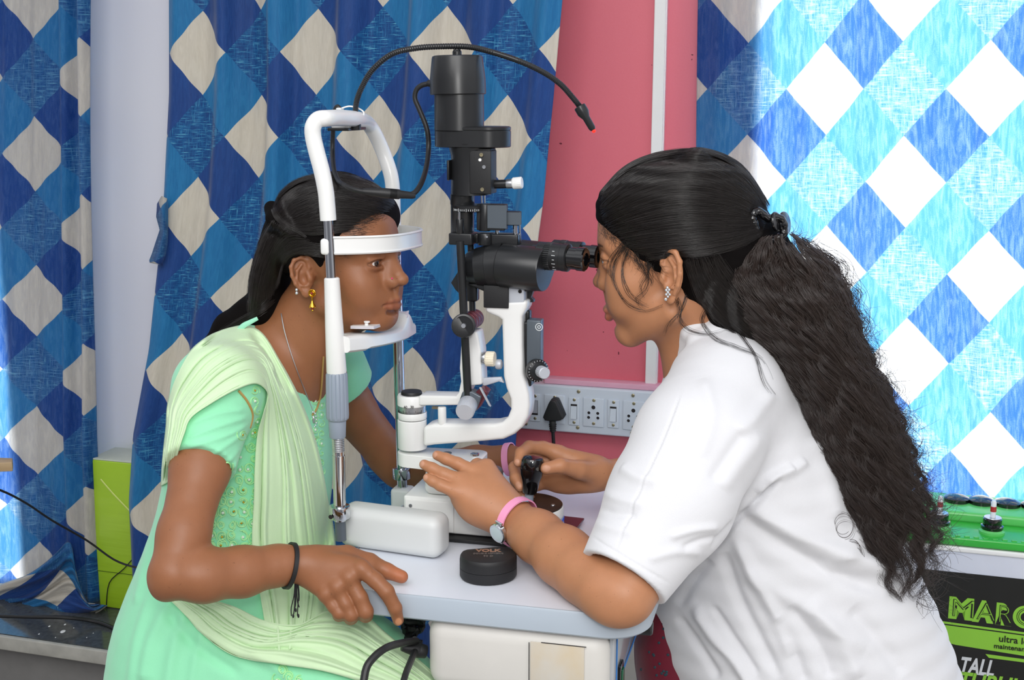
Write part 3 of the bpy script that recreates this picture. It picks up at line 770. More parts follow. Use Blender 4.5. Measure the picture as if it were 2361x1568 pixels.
# ---------------------------------------------------------------- slit lamp
sl = empty('slit_lamp', M(1060, 1240), 'white and black slit lamp microscope with binocular and upright lamp tower', 'slit lamp')
mb = MB(); mb.cyl(cA_ + k_ * 0.024, cA_ + k_ * 0.034, 0.0062, None, 24, 0.0005); mb.build('connector_ring', 'chrome', sl)
mb = MB(); mb.lathe(cA_ + k_ * 0.034, k_, [(0, 0.0064), (0.012, 0.0064), (0.014, 0.0052), (0.030, 0.0042), (0.033, 0.003)], 24)
mb.tube([M(938, 450, -.095), M(955, 445, -.09), M(970, 425, -.07), M(982, 390, -.03), M(988, 345, 0), M(985, 300, 0), M(968, 255, 0), M(957, 228, 0), M(960, 208, 0), M(972, 197, 0), M(988, 193, 0)], 0.0034, 12); mb.build('lamp_cable', 'rubber', sl)
def VC(mb, x, y0, y1, r0, r1=None, off=0.0, bev=0.001, seg=40, sc=None):
    mb.cyl(M(x, y0, off), M(x if not isinstance(x, tuple) else x[1], y1, off), r0, r1, seg, bev)
p_ = 0.000575
# lamp housing
A_ = M(1056, 218); B_ = M(1054, 128); L = (B_ - A_).length; ax_ = B_ - A_
mb = MB(); mb.lathe(A_, ax_, [(0, 62 * p_), (0.001, 64 * p_), (L * 0.4, 63.5 * p_), (L * 0.93, 58 * p_), (L * 0.98, 56.5 * p_), (L, 52 * p_)], 48); mb.lathe(B_, ax_, [(-0.001, 10.5 * p_), (0.005, 10.5 * p_), (0.007, 8 * p_), (0.008, 8 * p_)], 20); mb.build('lamp_cap', 'black', sl)
mb = MB(); mb.lathe(M(1059, 300), Z, [(0, 57 * p_), (M(1058, 216).z - M(1059, 300).z, 56.5 * p_)], 48); mb.build('lamp_housing', 'black', sl)
mb = MB(); mb.cyl(M(998, 193), M(985, 192), 0.005, 0.0042, 16, 0.001); mb.build('cable_inlet', 'rubber', sl)
# oblong flange
def stadium(c, l, r, z):
    pts = []
    for k in range(17): a = -math.pi / 2 + math.pi * k / 16; pts.append(c + U * (l + r * math.cos(a)) + V * (r * math.sin(a)) + Z * z)
    for k in range(17): a = math.pi / 2 + math.pi * k / 16; pts.append(c + U * (-l + r * math.cos(a)) + V * (r * math.sin(a)) + Z * z)
    return pts
fc = M(1090, 315); h_ = 0.0135
loftrings([stadium(fc, 0.021, 0.0285, -h_), stadium(fc, 0.021, 0.0300, -h_ + 0.001), stadium(fc, 0.021, 0.0300, h_ * 0.55), stadium(fc, 0.021, 0.0292, h_ * 0.62), stadium(fc, 0.021, 0.030, h_ * 0.7), stadium(fc, 0.021, 0.0300, h_ * 0.93), stadium(fc, 0.021, 0.028, h_)]).build('flange', 'black', sl)
# neck
mb = MB(); A_ = M(1086, 448); B_ = M(1086, 330); L = (B_ - A_).length
mb.lathe(A_, B_ - A_, [(0, 46 * p_), (L * 0.75, 46 * p_), (L, 53 * p_)], 40, (1, 1)); mb.build('neck', 'black', sl)
mb = MB(); mb.box(M(1114, 396, -0.012), (0.029, 0.03, 0.056), (U, V, Z), 0.0015); mb.box(M(1114, 352, -0.01), (0.027, 0.028, 0.012), (U, V, Z), 0.0015); o = mb.build('filter_block', 'black_matte', sl)
mb = MB()
for x_, y_ in ((1110, 357), (1112, 437)): mb.lathe(M(x_, y_, -0.0285), -V, [(-0.001, 0.0026), (0.0008, 0.0026), (0.0008, 0.0012), (0.0, 0.001)], 12)
mb.build('screw', 'brass', o)
mb = MB(); mb.lathe(M(1107, 368.5, -0.0265), -V, [(-0.001, 0.0021), (0.001, 0.0021)], 12); mb.build('white_stop', 'white', o)
mb = MB(); mb.lathe(M(1116, 385, -0.0285), -V, [(-0.001, 0.0024), (0.0006, 0.0024), (0.0006, 0.0016), (0.0002, 0.0015)], 14); mb.build('ring_mark', 'silver', o)
mb = MB(); mb.box(M(1036, 392, -0.012), (0.003, 0.014, 0.026), (U, V, Z), 0.001); mb.build('side_plate', 'black', sl)
mb = MB()
for y_ in (384, 401, 413): mb.lathe(M(1035, y_, -0.014), -U, [(0, 0.002), (0.0016, 0.0018)], 10)
mb.build('screw', 'brass', sl)
mb = MB(); mb.cyl(M(1138, 425, -0.006), M(1170, 424, -0.006), 10 * p_, None, 20); o = mb.build('slit_lever', 'black', sl)
mb = MB(); mb.cyl(M(1168, 424, -0.006), M(1186, 423, -0.006), 11 * p_, None, 20, 0.0005); mb.build('lever_collar', 'silver', o)
mb = MB(); ribbed(mb, M(1182, 423, -0.006), M(1204, 421, -0.006), 13.5 * p_, 20, 0.06, 100, ((0, .85), (.1, 1), (.93, 1), (1, .9))); mb.build('lever_knob', 'white', o)
# column under the neck, angle scale
mb = MB(); A_ = M(1066, 560); B_ = M(1066, 448); L = (B_ - A_).length; mb.lathe(A_, B_ - A_, [(0, 27 * p_), (L * 0.78, 27 * p_), (L * 0.8, 28 * p_), (L, 28 * p_)], 32); mb.build('lamp_column', 'black', sl)
mb = MB(); mb.lathe(M(1082, 487), Z, [(0, 34 * p_), (0.001, 37 * p_), (0.008, 38 * p_), (0.009, 36 * p_)], 40); o = mb.build('angle_scale', 'black', sl)
mb = MB(); c_ = M(1082, 482)
for k in range(15):
    a = math.radians(-112 + k * 7.5); d = U * math.sin(a + 1.0) * 1 - V * math.cos(a + 1.0)
    mb.box(c_ + d * 38.2 * p_, (0.0006, 0.0006, 0.004 if k % 4 == 0 else 0.0025), (d.cross(Z), d, Z))
mb.build('scale_marks', 'white_print', o, smooth=False)
mb = MB(); mb.cyl(M(1118, 468, -0.01), M(1117, 447, -0.01), 0.0012); mb.cyl(M(1111, 468, 0.0), M(1110, 447, 0.0), 0.0012); mb.build('guide_pin', 'chrome', sl)
# mirror carrier
mb = MB(); mb.box(M(1135, 500, 0.0), (0.038, 0.020, 0.034), (U, V, Z), 0.001); mb.box(M(1176, 503, 0.004), (0.028, 0.016, 0.018), (U, V, Z), 0.001); o = mb.build('mirror_carrier', 'black_matte', sl)
mb = MB(); mb.box(M(1146, 500, -0.0105), (0.026, 0.0012, 0.030), (U, V, Z)); mb.box(M(1179, 504, -0.0048), (0.026, 0.0012, 0.0165)); mb.build('carrier_face', 'darkgrey', o, smooth=False)
mb = MB(); mb.cyl(M(1117, 532, -0.004), M(1119, 470, -0.004), 14 * p_, None, 28, 0.001); mb.build('prism_tube', 'black', sl)
mb = MB(); mb.cyl(M(1189, 545, 0.002), M(1188, 516, 0.002), 0.0032); mb.build('guide_pin', 'chrome', sl); mb = MB(); mb.cyl(M(1147, 545, 0.005), M(1146, 520, 0.005), 0.0028); mb.build('guide_pin', 'chrome', sl); mb = MB(); mb.cyl(M(1199, 560, 0.008), M(1198, 490, 0.008), 0.0013); mb.build('guide_pin', 'chrome', sl); mb = MB(); mb.cyl(M(1059, 510, -0.022), M(1059, 488, -0.022), 0.0024, 0.002, 14); mb.build('guide_pin', 'chrome', sl)
mb = MB(); mb.cyl(M(1060, 540, -0.022), M(1060, 505, -0.022), 9 * p_, None, 20, 0.001); mb.build('pin_tube', 'black', sl)
mb = MB(); mb.box(M(1068, 549, -0.012), (0.032, 0.03, 0.0155), (U, V, Z), 0.002); mb.box(M(1100, 548, 0.004), (0.02, 0.02, 0.014), (U, V, Z), 0.002)
mb.cyl(M(1119, 565, -0.004), M(1119, 537, -0.004), 18 * p_, None, 28, 0.0015); mb.box(M(1158, 551, 0.004), (0.048, 0.022, 0.015), (U, V, Z), 0.002); o = mb.build('clamp_block', 'black', sl)
mb = MB(); mb.lathe(M(1123, 546, -0.0145), -V, [(0, 0.002), (0.001, 0.0015)], 12); mb.build('clamp_screw', 'chrome', o)
# rods
mb = MB(); mb.cyl(M(1061, 556, -0.026), M(1079, 915, -0.026), 9.5 * p_, None, 24); mb.cyl(M(1085, 560, 0.006), M(1090, 740, 0.006), 7.5 * p_, None, 20); mb.build('illumination_rods', 'black', sl)
mb = MB(); mb.box(M(1088, 665, 0.004), (0.018, 0.016, 0.034), (U, V, Z), 0.003)
mb.prism([M(1040, 652, 0.01), M(1060, 620, 0.01), M(1072, 640, 0.01), M(1072, 690, 0.01), M(1050, 668, 0.01)], V, 0.006); mb.build('microscope_bracket', 'black', sl)
# microscope body
A_ = M(1068, 618, -0.002); B_ = M(1250, 606, -0.002); ad = (M(1246, 606, -0.002) - A_)
ad = ad.normalized(); L = (M(1246, 606) - A_).length
mb = MB()
mb.lathe(A_, ad, [(0, 20 * p_), (0.002, 28 * p_), (0.010, 38 * p_), (0.020, 44 * p_), (0.0205, 45 * p_), (0.036, 50 * p_), (0.0365, 51 * p_), (0.058, 54 * p_)], 48, (1, 1)); mb.build('objective_body', 'black', sl)
mb = MB(); mb.prism([M(1075, 655, -0.014), M(1240, 655, -0.014), M(1238, 672, -0.014), M(1120, 674, -0.014)], V, 0.034, 0.002); mb.build('body_base', 'black', sl)
E_A = M(1158, 612, -0.014); 
tilt = (U * math.cos(0.19) - V * math.sin(0.19) - Z * 0.035).normalized()
mb = MB(); mb.lathe(E_A, tilt, [(0, 47 * p_), (0.0015, 50 * p_), (0.060, 50 * p_), (0.0615, 48.5 * p_), (0.0615, 0.001)], 56, cap=False); mb.lathe(E_A + V * 0.058, tilt, [(0, 47 * p_), (0.0015, 50 * p_), (0.050, 50 * p_), (0.0515, 48.5 * p_), (0.0515, 0.001)], 56, cap=False); mb.build('prism_drum', 'black', sl)
mb = MB(); mb.box(M(1150, 612, 0.015), (0.03, 0.07, 0.052), (U, V, Z), 0.008); mb.build('drum_bridge', 'black', sl)
def eyepiece(off, dx, dy):
    mb = MB(); A_ = M(1228 + dx, 587 + dy, off); ax_ = tilt
    mb.lathe(A_, ax_, [(0, 22 * p_), (0.008, 22 * p_), (0.008, 28 * p_), (0.010, 31 * p_), (0.020, 31 * p_)], 40); mb.build('eyepiece_barrel', 'black', sl)
    mb = MB(); ribbed(mb, A_ + ax_ * 0.020, A_ + ax_ * 0.029, 32 * p_, 40, 0.05, 200, ((0, .95), (.06, 1), (.9, 1), (1, .96)))
    mb.lathe(A_ + ax_ * 0.029, ax_, [(0, 31 * p_), (0.014, 30.5 * p_), (0.0145, 31.5 * p_), (0.022, 31.5 * p_), (0.023, 29 * p_)], 40); o = mb.build('focus_ring', 'black', sl)
    mb = MB()
    for k in range(9):
        a = math.radians(150 + k * 18); d = V * math.cos(a) + Z * math.sin(a)
        mb.box(A_ + ax_ * 0.033 + d * 31 * p_, (0.005 if k % 2 else 0.003, 0.0007, 0.0006), (ax_, d.cross(ax_), d))
    mb.build('dioptre_marks', 'white_print', o, smooth=False)
    mb = MB(); mb.lathe(A_ + ax_ * 0.052, ax_, [(0, 25 * p_), (0.012, 25 * p_), (0.0125, 27 * p_), (0.022, 27 * p_), (0.0235, 24 * p_), (0.0235, 15 * p_), (0.018, 14 * p_), (0.018, 0.0005)], 40, cap=False); mb.build('eyecup', 'black_gloss', sl)
eyepiece(-0.014, 0, 0)
eyepiece(0.050, 34, -6)
# mount under the body
mb = MB(); mb.box(M(1151, 680, -0.004), (0.034, 0.036, 0.030), (U, V, Z), 0.001); o = mb.build('mount_block', 'black_matte', sl)
mb = MB(); mb.box(M(1196, 680, -0.002), (0.022, 0.032, 0.032), (U, V, Z), 0.001); o = mb.build('mount_plate', 'frost', sl)
mb = MB(); mb.lathe(M(1199, 672, -0.0185), -V, [(0, 0.0025), (0.0006, 0.0025), (0.0006, 0.0014), (0.0, 0.001)], 14); mb.build('mount_screw', 'hole', o)
mb = MB(); mb.prism([M(1214, 662, 0), M(1232, 662, 0), M(1224, 686, 0), M(1230, 692, 0), M(1230, 697, 0), M(1210, 697, 0)], V, 0.01); mb.build('hook_lever', 'black', sl)
# white curved microscope arm (outline traced on the mid-plane, real thickness)
outl = [(1116, 697), (1217, 693), (1213, 712), (1203, 730), (1203, 800), (1205, 862), (1212, 885), (1218, 910), (1220, 935), (1217, 960), (1205, 985), (1186, 1002), (1160, 1014), (1120, 1018), (1000, 1027), (975, 1031), (975, 985), (1000, 978), (1060, 978), (1140, 978), (1157, 974), (1170, 962), (1177, 944), (1176, 920), (1166, 895), (1160, 868), (1158, 800), (1156, 738), (1148, 732), (1118, 720)]
mb = MB(); mb.prism([M(x_, y_, -0.019) for x_, y_ in outl], V, 0.038, 0.005, 3); mb.build('microscope_arm', 'white', sl, angle=40)
# pivot drum
mb = MB(); A_ = M(951, 1032); B_ = M(950, 966); L = (B_ - A_).length; mb.lathe(A_, Z, [(0, 34.5 * p_), (0.001, 35.5 * p_), (L - 0.001, 35.5 * p_), (L, 34 * p_)], 48); mb.lathe(M(951, 964), Z, [(0, 34 * p_), (0.001, 35 * p_), (0.0085, 35 * p_), (0.0095, 34 * p_)], 48); mb.build('pivot_drum', 'white', sl)
mb = MB(); mb.lathe(M(950, 948), Z, [(0, 33.5 * p_), (0.0085, 33.5 * p_)], 48); o = mb.build('degree_ring', 'silver', sl)
mb = MB(); c_ = M(950, 942)
for k in range(26):
    a = math.radians(-75 + k * 5.4); d = U * math.sin(a) - V * math.cos(a); h2 = 0.005 if k % 5 == 0 else 0.003
    mb.box(c_ + d * 33.7 * p_ - Z * (0.006 - h2 / 2 - 0.002), (0.0004, 0.0005, h2), (d.cross(Z), d, Z))
mb.build('degree_marks', 'hole', o, smooth=False)
text_mesh('degree_number', '60', 'hole', o, M(935, 939, -0.0205), (U, Z, -V), 0.005); text_mesh('degree_number', '30', 'hole', o, M(950, 939, -0.0208), (U, Z, -V), 0.005)
mb = MB(); A_ = M(950, 934); mb.lathe(A_, Z, [(0, 34 * p_), (0.001, 35.5 * p_), (0.013, 35.5 * p_), (0.0155, 33 * p_)], 48)
mb.prism([M(965, 912, -0.017), M(1050, 914, -0.017), M(1057, 905, -0.017), M(1062, 880, -0.017), M(1059, 850, -0.017), M(1062, 800, -0.017), M(1068, 765, -0.017), M(1100, 765, -0.017), M(1108, 810, -0.017), M(1111, 888, -0.017), M(1087, 890, -0.017), M(1072, 920, -0.017), M(1058, 935, -0.017), M(965, 936, -0.017)], V, 0.032, 0.003); mb.build('illumination_arm', 'white', sl)
mb = MB(); mb.lathe(M(949, 909), Z, [(0, 25.5 * p_), (0.003, 25.5 * p_), (0.0045, 24 * p_)], 40); mb.build('pivot_cap', 'rubber', sl)
mb = MB(); mb.cyl(M(1020, 982, -0.012), M(1019, 938, -0.012), 10 * p_, None, 24, 0.0012); o = mb.build('stop_post', 'white', sl)
mb = MB(); mb.box(M(1007, 940, -0.004), (0.012, 0.006, 0.003)); mb.build('stop_spring', 'brass', o)
mb = MB(); mb.cyl(M(1069, 751, -0.052), M(1069, 751, -0.042), 28 * p_, None, 40, 0.002); mb.lathe(M(1069, 751, -0.052), -V, [(0, 23 * p_), (0.0008, 22 * p_), (0.0008, 21.5 * p_), (-0.0006, 21 * p_)], 40); o = mb.build('tilt_wheel', 'black', sl)
mb = MB(); mb.lathe(M(1069, 751, -0.0525), -V, [(0, 0.0038), (0.0015, 0.003)], 16); mb.build('wheel_screw', 'chrome', o)
mb = MB(); A_ = M(1071, 748, -0.042); B_ = M(1096, 733, 0.02)
for k in range(4): mb.cyl(A_.lerp(B_, k / 4), A_.lerp(B_, (k + 0.93) / 4), 22 * p_, None, 32, 0.0012)
mb.build('scale_drum', 'burgundy', sl)
# lower mirror end with frosted knob
mb = MB(); mb.prism([M(1058, 925, -0.03), M(1066, 903, -0.03), M(1088, 903, -0.03), M(1110, 915, -0.03), M(1096, 950, -0.03), M(1062, 944, -0.03)], V, 0.02, 0.002); o = mb.build('mirror_foot', 'darkgrey', sl)
mb = MB(); ribbed(mb, M(1071, 951, -0.055), M(1080, 930, -0.03), 22 * p_, 36, 0.04, 180, ((0, .9), (.1, 1), (.93, 1), (1, .9))); mb.build('centring_knob', 'frost', sl)
mb = MB(); mb.prism([M(1096, 905, -0.025), M(1108, 893, -0.025), M(1124, 905, -0.025), M(1100, 945, -0.025)], V, 0.02, 0.001); mb.build('mirror_back', 'burgundy', sl)
mb = MB(); mb.box(M(1119, 915, -0.03), (0.0035, 0.006, 0.028), ((U * .88 - Z * .48).normalized(), V, (Z * .88 + U * .48 * -1).normalized()), 0.001); mb.build('clear_lever', 'glass_grey', sl)
mb = MB(); mb.prism([M(1112, 872, -0.01), M(1155, 870, -0.01), M(1162, 884, -0.01), M(1150, 880, -0.01), M(1112, 892, -0.01)], V, 0.006, 0.001); mb.build('latch_bracket', 'frost', sl)
mb = MB(); mb.cyl(M(1112, 825, -0.012), M(1122, 826, -0.012), 15 * p_, None, 24, 0.001); mb.build('knob_collar', 'silver', sl)
mb = MB(); ribbed(mb, M(1120, 827, -0.012), M(1141, 828, -0.012), 18 * p_, 18, 0.06, 108, ((0, .85), (.15, 1), (.88, 1), (1, .88))); mb.build('clamp_knob', 'cream', sl)
mb = MB(); mb.cyl(M(1142, 840, -0.004), M(1158, 840, -0.004), 12 * p_, None, 24, 0.003); mb.build('small_knob', 'frost', sl)
# black tonometer block on the right side of the arm
mb = MB(); mb.box(M(1214, 812, 0.01), (0.02, 0.03, 0.088), (U, V, Z), 0.002); mb.box(M(1214, 730, 0.01), (0.012, 0.016, 0.02), (U, V, Z), 0.003); mb.build('side_unit', 'black', sl)
mb = MB(); mb.box(M(1234, 795, -0.004), (0.019, 0.02, 0.070), (U, V, Z), 0.0015); mb.prism([M(1222, 880, -0.012), M(1250, 872, -0.012), M(1250, 840, -0.012), M(1222, 830, -0.012)], V, 0.02, 0.001); o = mb.build('side_unit_face', 'darkgrey', sl)
mb = MB(); mb.lathe(M(1243, 754, -0.0145), -V, [(0, 0.0052), (0.0005, 0.0052), (0.0005, 0.0042), (0.0, 0.0042)], 24, cap=False); mb.lathe(M(1243, 754, -0.0145), -V, [(0, 0.0024), (0.0006, 0.0024), (0.0006, 0.0014), (0, 0.0014)], 20, cap=False); mb.build('ring_emblem', 'white_print', o)
mb = MB(); mb.lathe(M(1236, 853, -0.014), (U * 0.6 - V * 0.8), [(0, 27 * p_), (0.006, 27 * p_), (0.010, 20 * p_)], 36); o = mb.build('measuring_drum', 'black', sl)
mb = MB(); dd = (U * 0.6 - V * 0.8).normalized(); e1 = dd.cross(Z).normalized()
for k in range(22):
    a = 2 * math.pi * k / 22; d = e1 * math.cos(a) + Z * math.sin(a)
    mb.box(M(1236, 853, -0.014) + dd * 0.0082 + d * 24 * p_, (0.0005, 0.002, 0.0005), (dd.cross(d), d, dd))
mb.build('drum_marks', 'white_print', o, smooth=False)
mb = MB(); q = M(1246, 856, -0.022); ribbed(mb, q, q + dd * 0.014, 14 * p_, 20, 0.07, 120, ((0, .95), (.1, 1), (.93, 1), (1, .88))); mb.build('measuring_knob', 'frost', sl)
# base: pivot plate, joystick housing, carriage
mb = MB(); pc_ = M(1018, 1054)
def plate_out(z):
    pts = []
    for k in range(13): a = math.radians(90 + 180 * k / 12); pts.append(M(951, 1060) + U * (0.0205 * math.cos(a)) + V * (0.0205 * math.sin(a)))
    for k in range(9): a = math.radians(-90 + 90 * k / 8); pts.append(M(1098, 1060) + U * (0.012 * math.cos(a)) + V * (-0.016 + 0.016 * math.sin(a)))
    for k in range(9): a = math.radians(0 + 90 * k / 8); pts.append(M(1098, 1060) + U * (0.012 * math.cos(a)) + V * (0.012 + 0.016 * math.sin(a)))
    return [Vector((p.x, p.y, z)) for p in pts]
z1, z0_ = M(1018, 1044).z, M(1018, 1074).z
loftrings([plate_out(z0_), plate_out(z1 - 0.001), [p.lerp(pc_, 0.03) for p in plate_out(z1)]]).build('base_plate', 'white', sl)
ztop_ = z1 + 0.0002
mb = MB(); mb.lathe(Vector((M(1031, 1040).x, M(1031, 1040).y, ztop_)), Z, [(0, 0.0065), (0.0006, 0.0065)], 24); mb.build('plate_cap', 'darkgrey', sl)
mb = MB(); mb.lathe(Vector((M(1095, 1041).x, M(1095, 1041).y, ztop_)), Z, [(0, 0.0065), (0.002, 0.0062), (0.0026, 0.005)], 24); mb.build('plate_screw', 'chrome', sl)
mb = MB(); mb.box(M(1066, 1108, 0.0), (0.100, 0.045, 0.036), (U, V, Z), 0.010, 4); mb.build('slide_housing', 'white', sl)
mb = MB(); mb.box(M(1074, 1104, 0.001), (0.100, 0.046, 0.0365), (U, V, Z), 0.010, 4); mb.build('housing_gasket', 'darkgrey', sl)
mb = MB(); mb.box(M(1035, 1148, 0.0), (0.075, 0.05, 0.016), (U, V, Z), 0.002); mb.build('slide_plate', 'white', sl)
q0 = G(925, 1238, TZ); q1 = G(1180, 1253, TZ)
bvf = (q1 - Lr).dot(V); bu0 = (q0 - Lr).dot(U) ; bu1 = bu0 + 0.165
bz = TZ + 0.056
mb = MB(); mb.box(cpt((bu0 + bu1) / 2, bvf + 0.060, TZ + 0.006 + 0.025), (bu1 - bu0, 0.12, 0.050), (U, V, Z), 0.003); mb.build('carriage', 'white', sl)
mb = MB(); mb.box(cpt(bu0 + 0.038, bvf - 0.0008, TZ + 0.030), (0.070, 0.003, 0.044), (U, V, Z), 0.0014); o = mb.build('wheel_cover', 'white', sl)
mb = MB(); mb.lathe(cpt(bu0 + 0.044, bvf - 0.0012, TZ + 0.024), -V, [(0, 0.013), (0.003, 0.013), (0.004, 0.0115)], 32); mb.build('wheel', 'glass_grey', o)
mb = MB(); mb.lathe(cpt(bu0 + 0.011, bvf - 0.0022, TZ + 0.043), -V, [(0, 0.0028), (0.001, 0.0024)], 12); mb.build('cover_screw', 'silver', o)
mb = MB(); mb.box(cpt((bu0 + bu1) / 2 + 0.0, bvf + 0.06, TZ + 0.0025), (0.20, 0.15, 0.005), (U, V, Z), 0.001); mb.build('friction_plate', 'rubber', sl)
rp = G(1322, 1212, TZ)
mb = MB(); mb.prism([G(1180, 1176, TZ + .0075), G(1347, 1195, TZ + .0075), G(1318, 1232, TZ + .0075), G(1150, 1225, TZ + .0075)], -Z, 0.0022); o = mb.build('sliding_plate', 'burgundy', sl, smooth=False)
jc = M(1216, 1160)
zt_ = M(1216, 1163).z
jc = Vector((jc.x, jc.y, zt_))
mb = MB(); h_ = zt_ - TZ - 0.006
mb.lathe(jc - Z * h_, Z, [(0, 0.0495), (h_ * 0.72, 0.0505), (h_ * 0.9, 0.0505), (h_ - 0.001, 0.0495), (h_, 0.048)], 64); mb.build('joystick_base', 'white', sl)
mb = MB(); mb.lathe(jc, Z, [(-0.001, 0.0485), (0.001, 0.0485), (0.0018, 0.047)], 64); o = mb.build('joystick_disc', simple('dark_brown_disc', (44, 34, 32), 0.3), sl)
mb = MB(); mb.lathe(Vector((M(1275, 1163).x, M(1275, 1163).y, zt_ + 0.0018)), Z, [(0, 0.003), (0.0012, 0.0026)], 14); mb.build('disc_screw', 'silver', o)
# printed band on the cylinder
def band_text(txt, a0, z, size, mat_):
    a = a0
    for ch in txt:
        if ch != ' ':
            d = U * math.sin(a) - V * math.cos(a); R_ = d.cross(Z) * -1
            R_ = Vector((-d.y, d.x, 0))
            text_mesh('base_print', ch, mat_, sl, jc + d * 0.0509 + Z * z, (R_, Z, d), size)
        a += size * 0.72 / 0.0505
mb = MB(); vs = []; nseg = 24
for z_ in (-0.034, -0.013):
    for k in range(nseg + 1): a = math.radians(20 + 75 * k / nseg); vs.append(jc + (U * math.sin(a) - V * math.cos(a)) * 0.0508 + Z * z_)
mb.add(vs, [(k, k + 1, nseg + 2 + k, nseg + 1 + k) for k in range(nseg)]); mb.build('base_label', simple('silver_blue_label', (176, 192, 216), 0.35), sl)
MAT['royal'] = simple('royal_blue_print', (46, 80, 200), 0.5)
band_text('APPASAMY', 0.83, -0.018, 0.0085, 'royal'); band_text('ASSOCIATES', 0.83, -0.028, 0.0075, 'royal')
# joystick
jA, jB = M(1219, 1158), M(1229, 1056)
jd = (jB - jA); L = jd.length
mb = MB(); mb.cyl(jA, jA.lerp(jB, 0.35), 0.0062, None, 24); mb.build('joystick_shaft', 'grip', sl)
mb = MB(); mb.lathe(jA.lerp(jB, 0.22), jd, [(0, 0.0095), (0.003, 0.0105), (L * 0.28, 0.0128), (L * 0.42, 0.0158), (L * 0.56, 0.0168), (L * 0.565, 0.0160), (L * 0.62, 0.0162), (L * 0.72, 0.0158), (L * 0.79, 0.0135), (L * 0.815, 0.010), (L * 0.82, 0.002)], 40); mb.build('joystick_knob', 'black_gloss', sl)
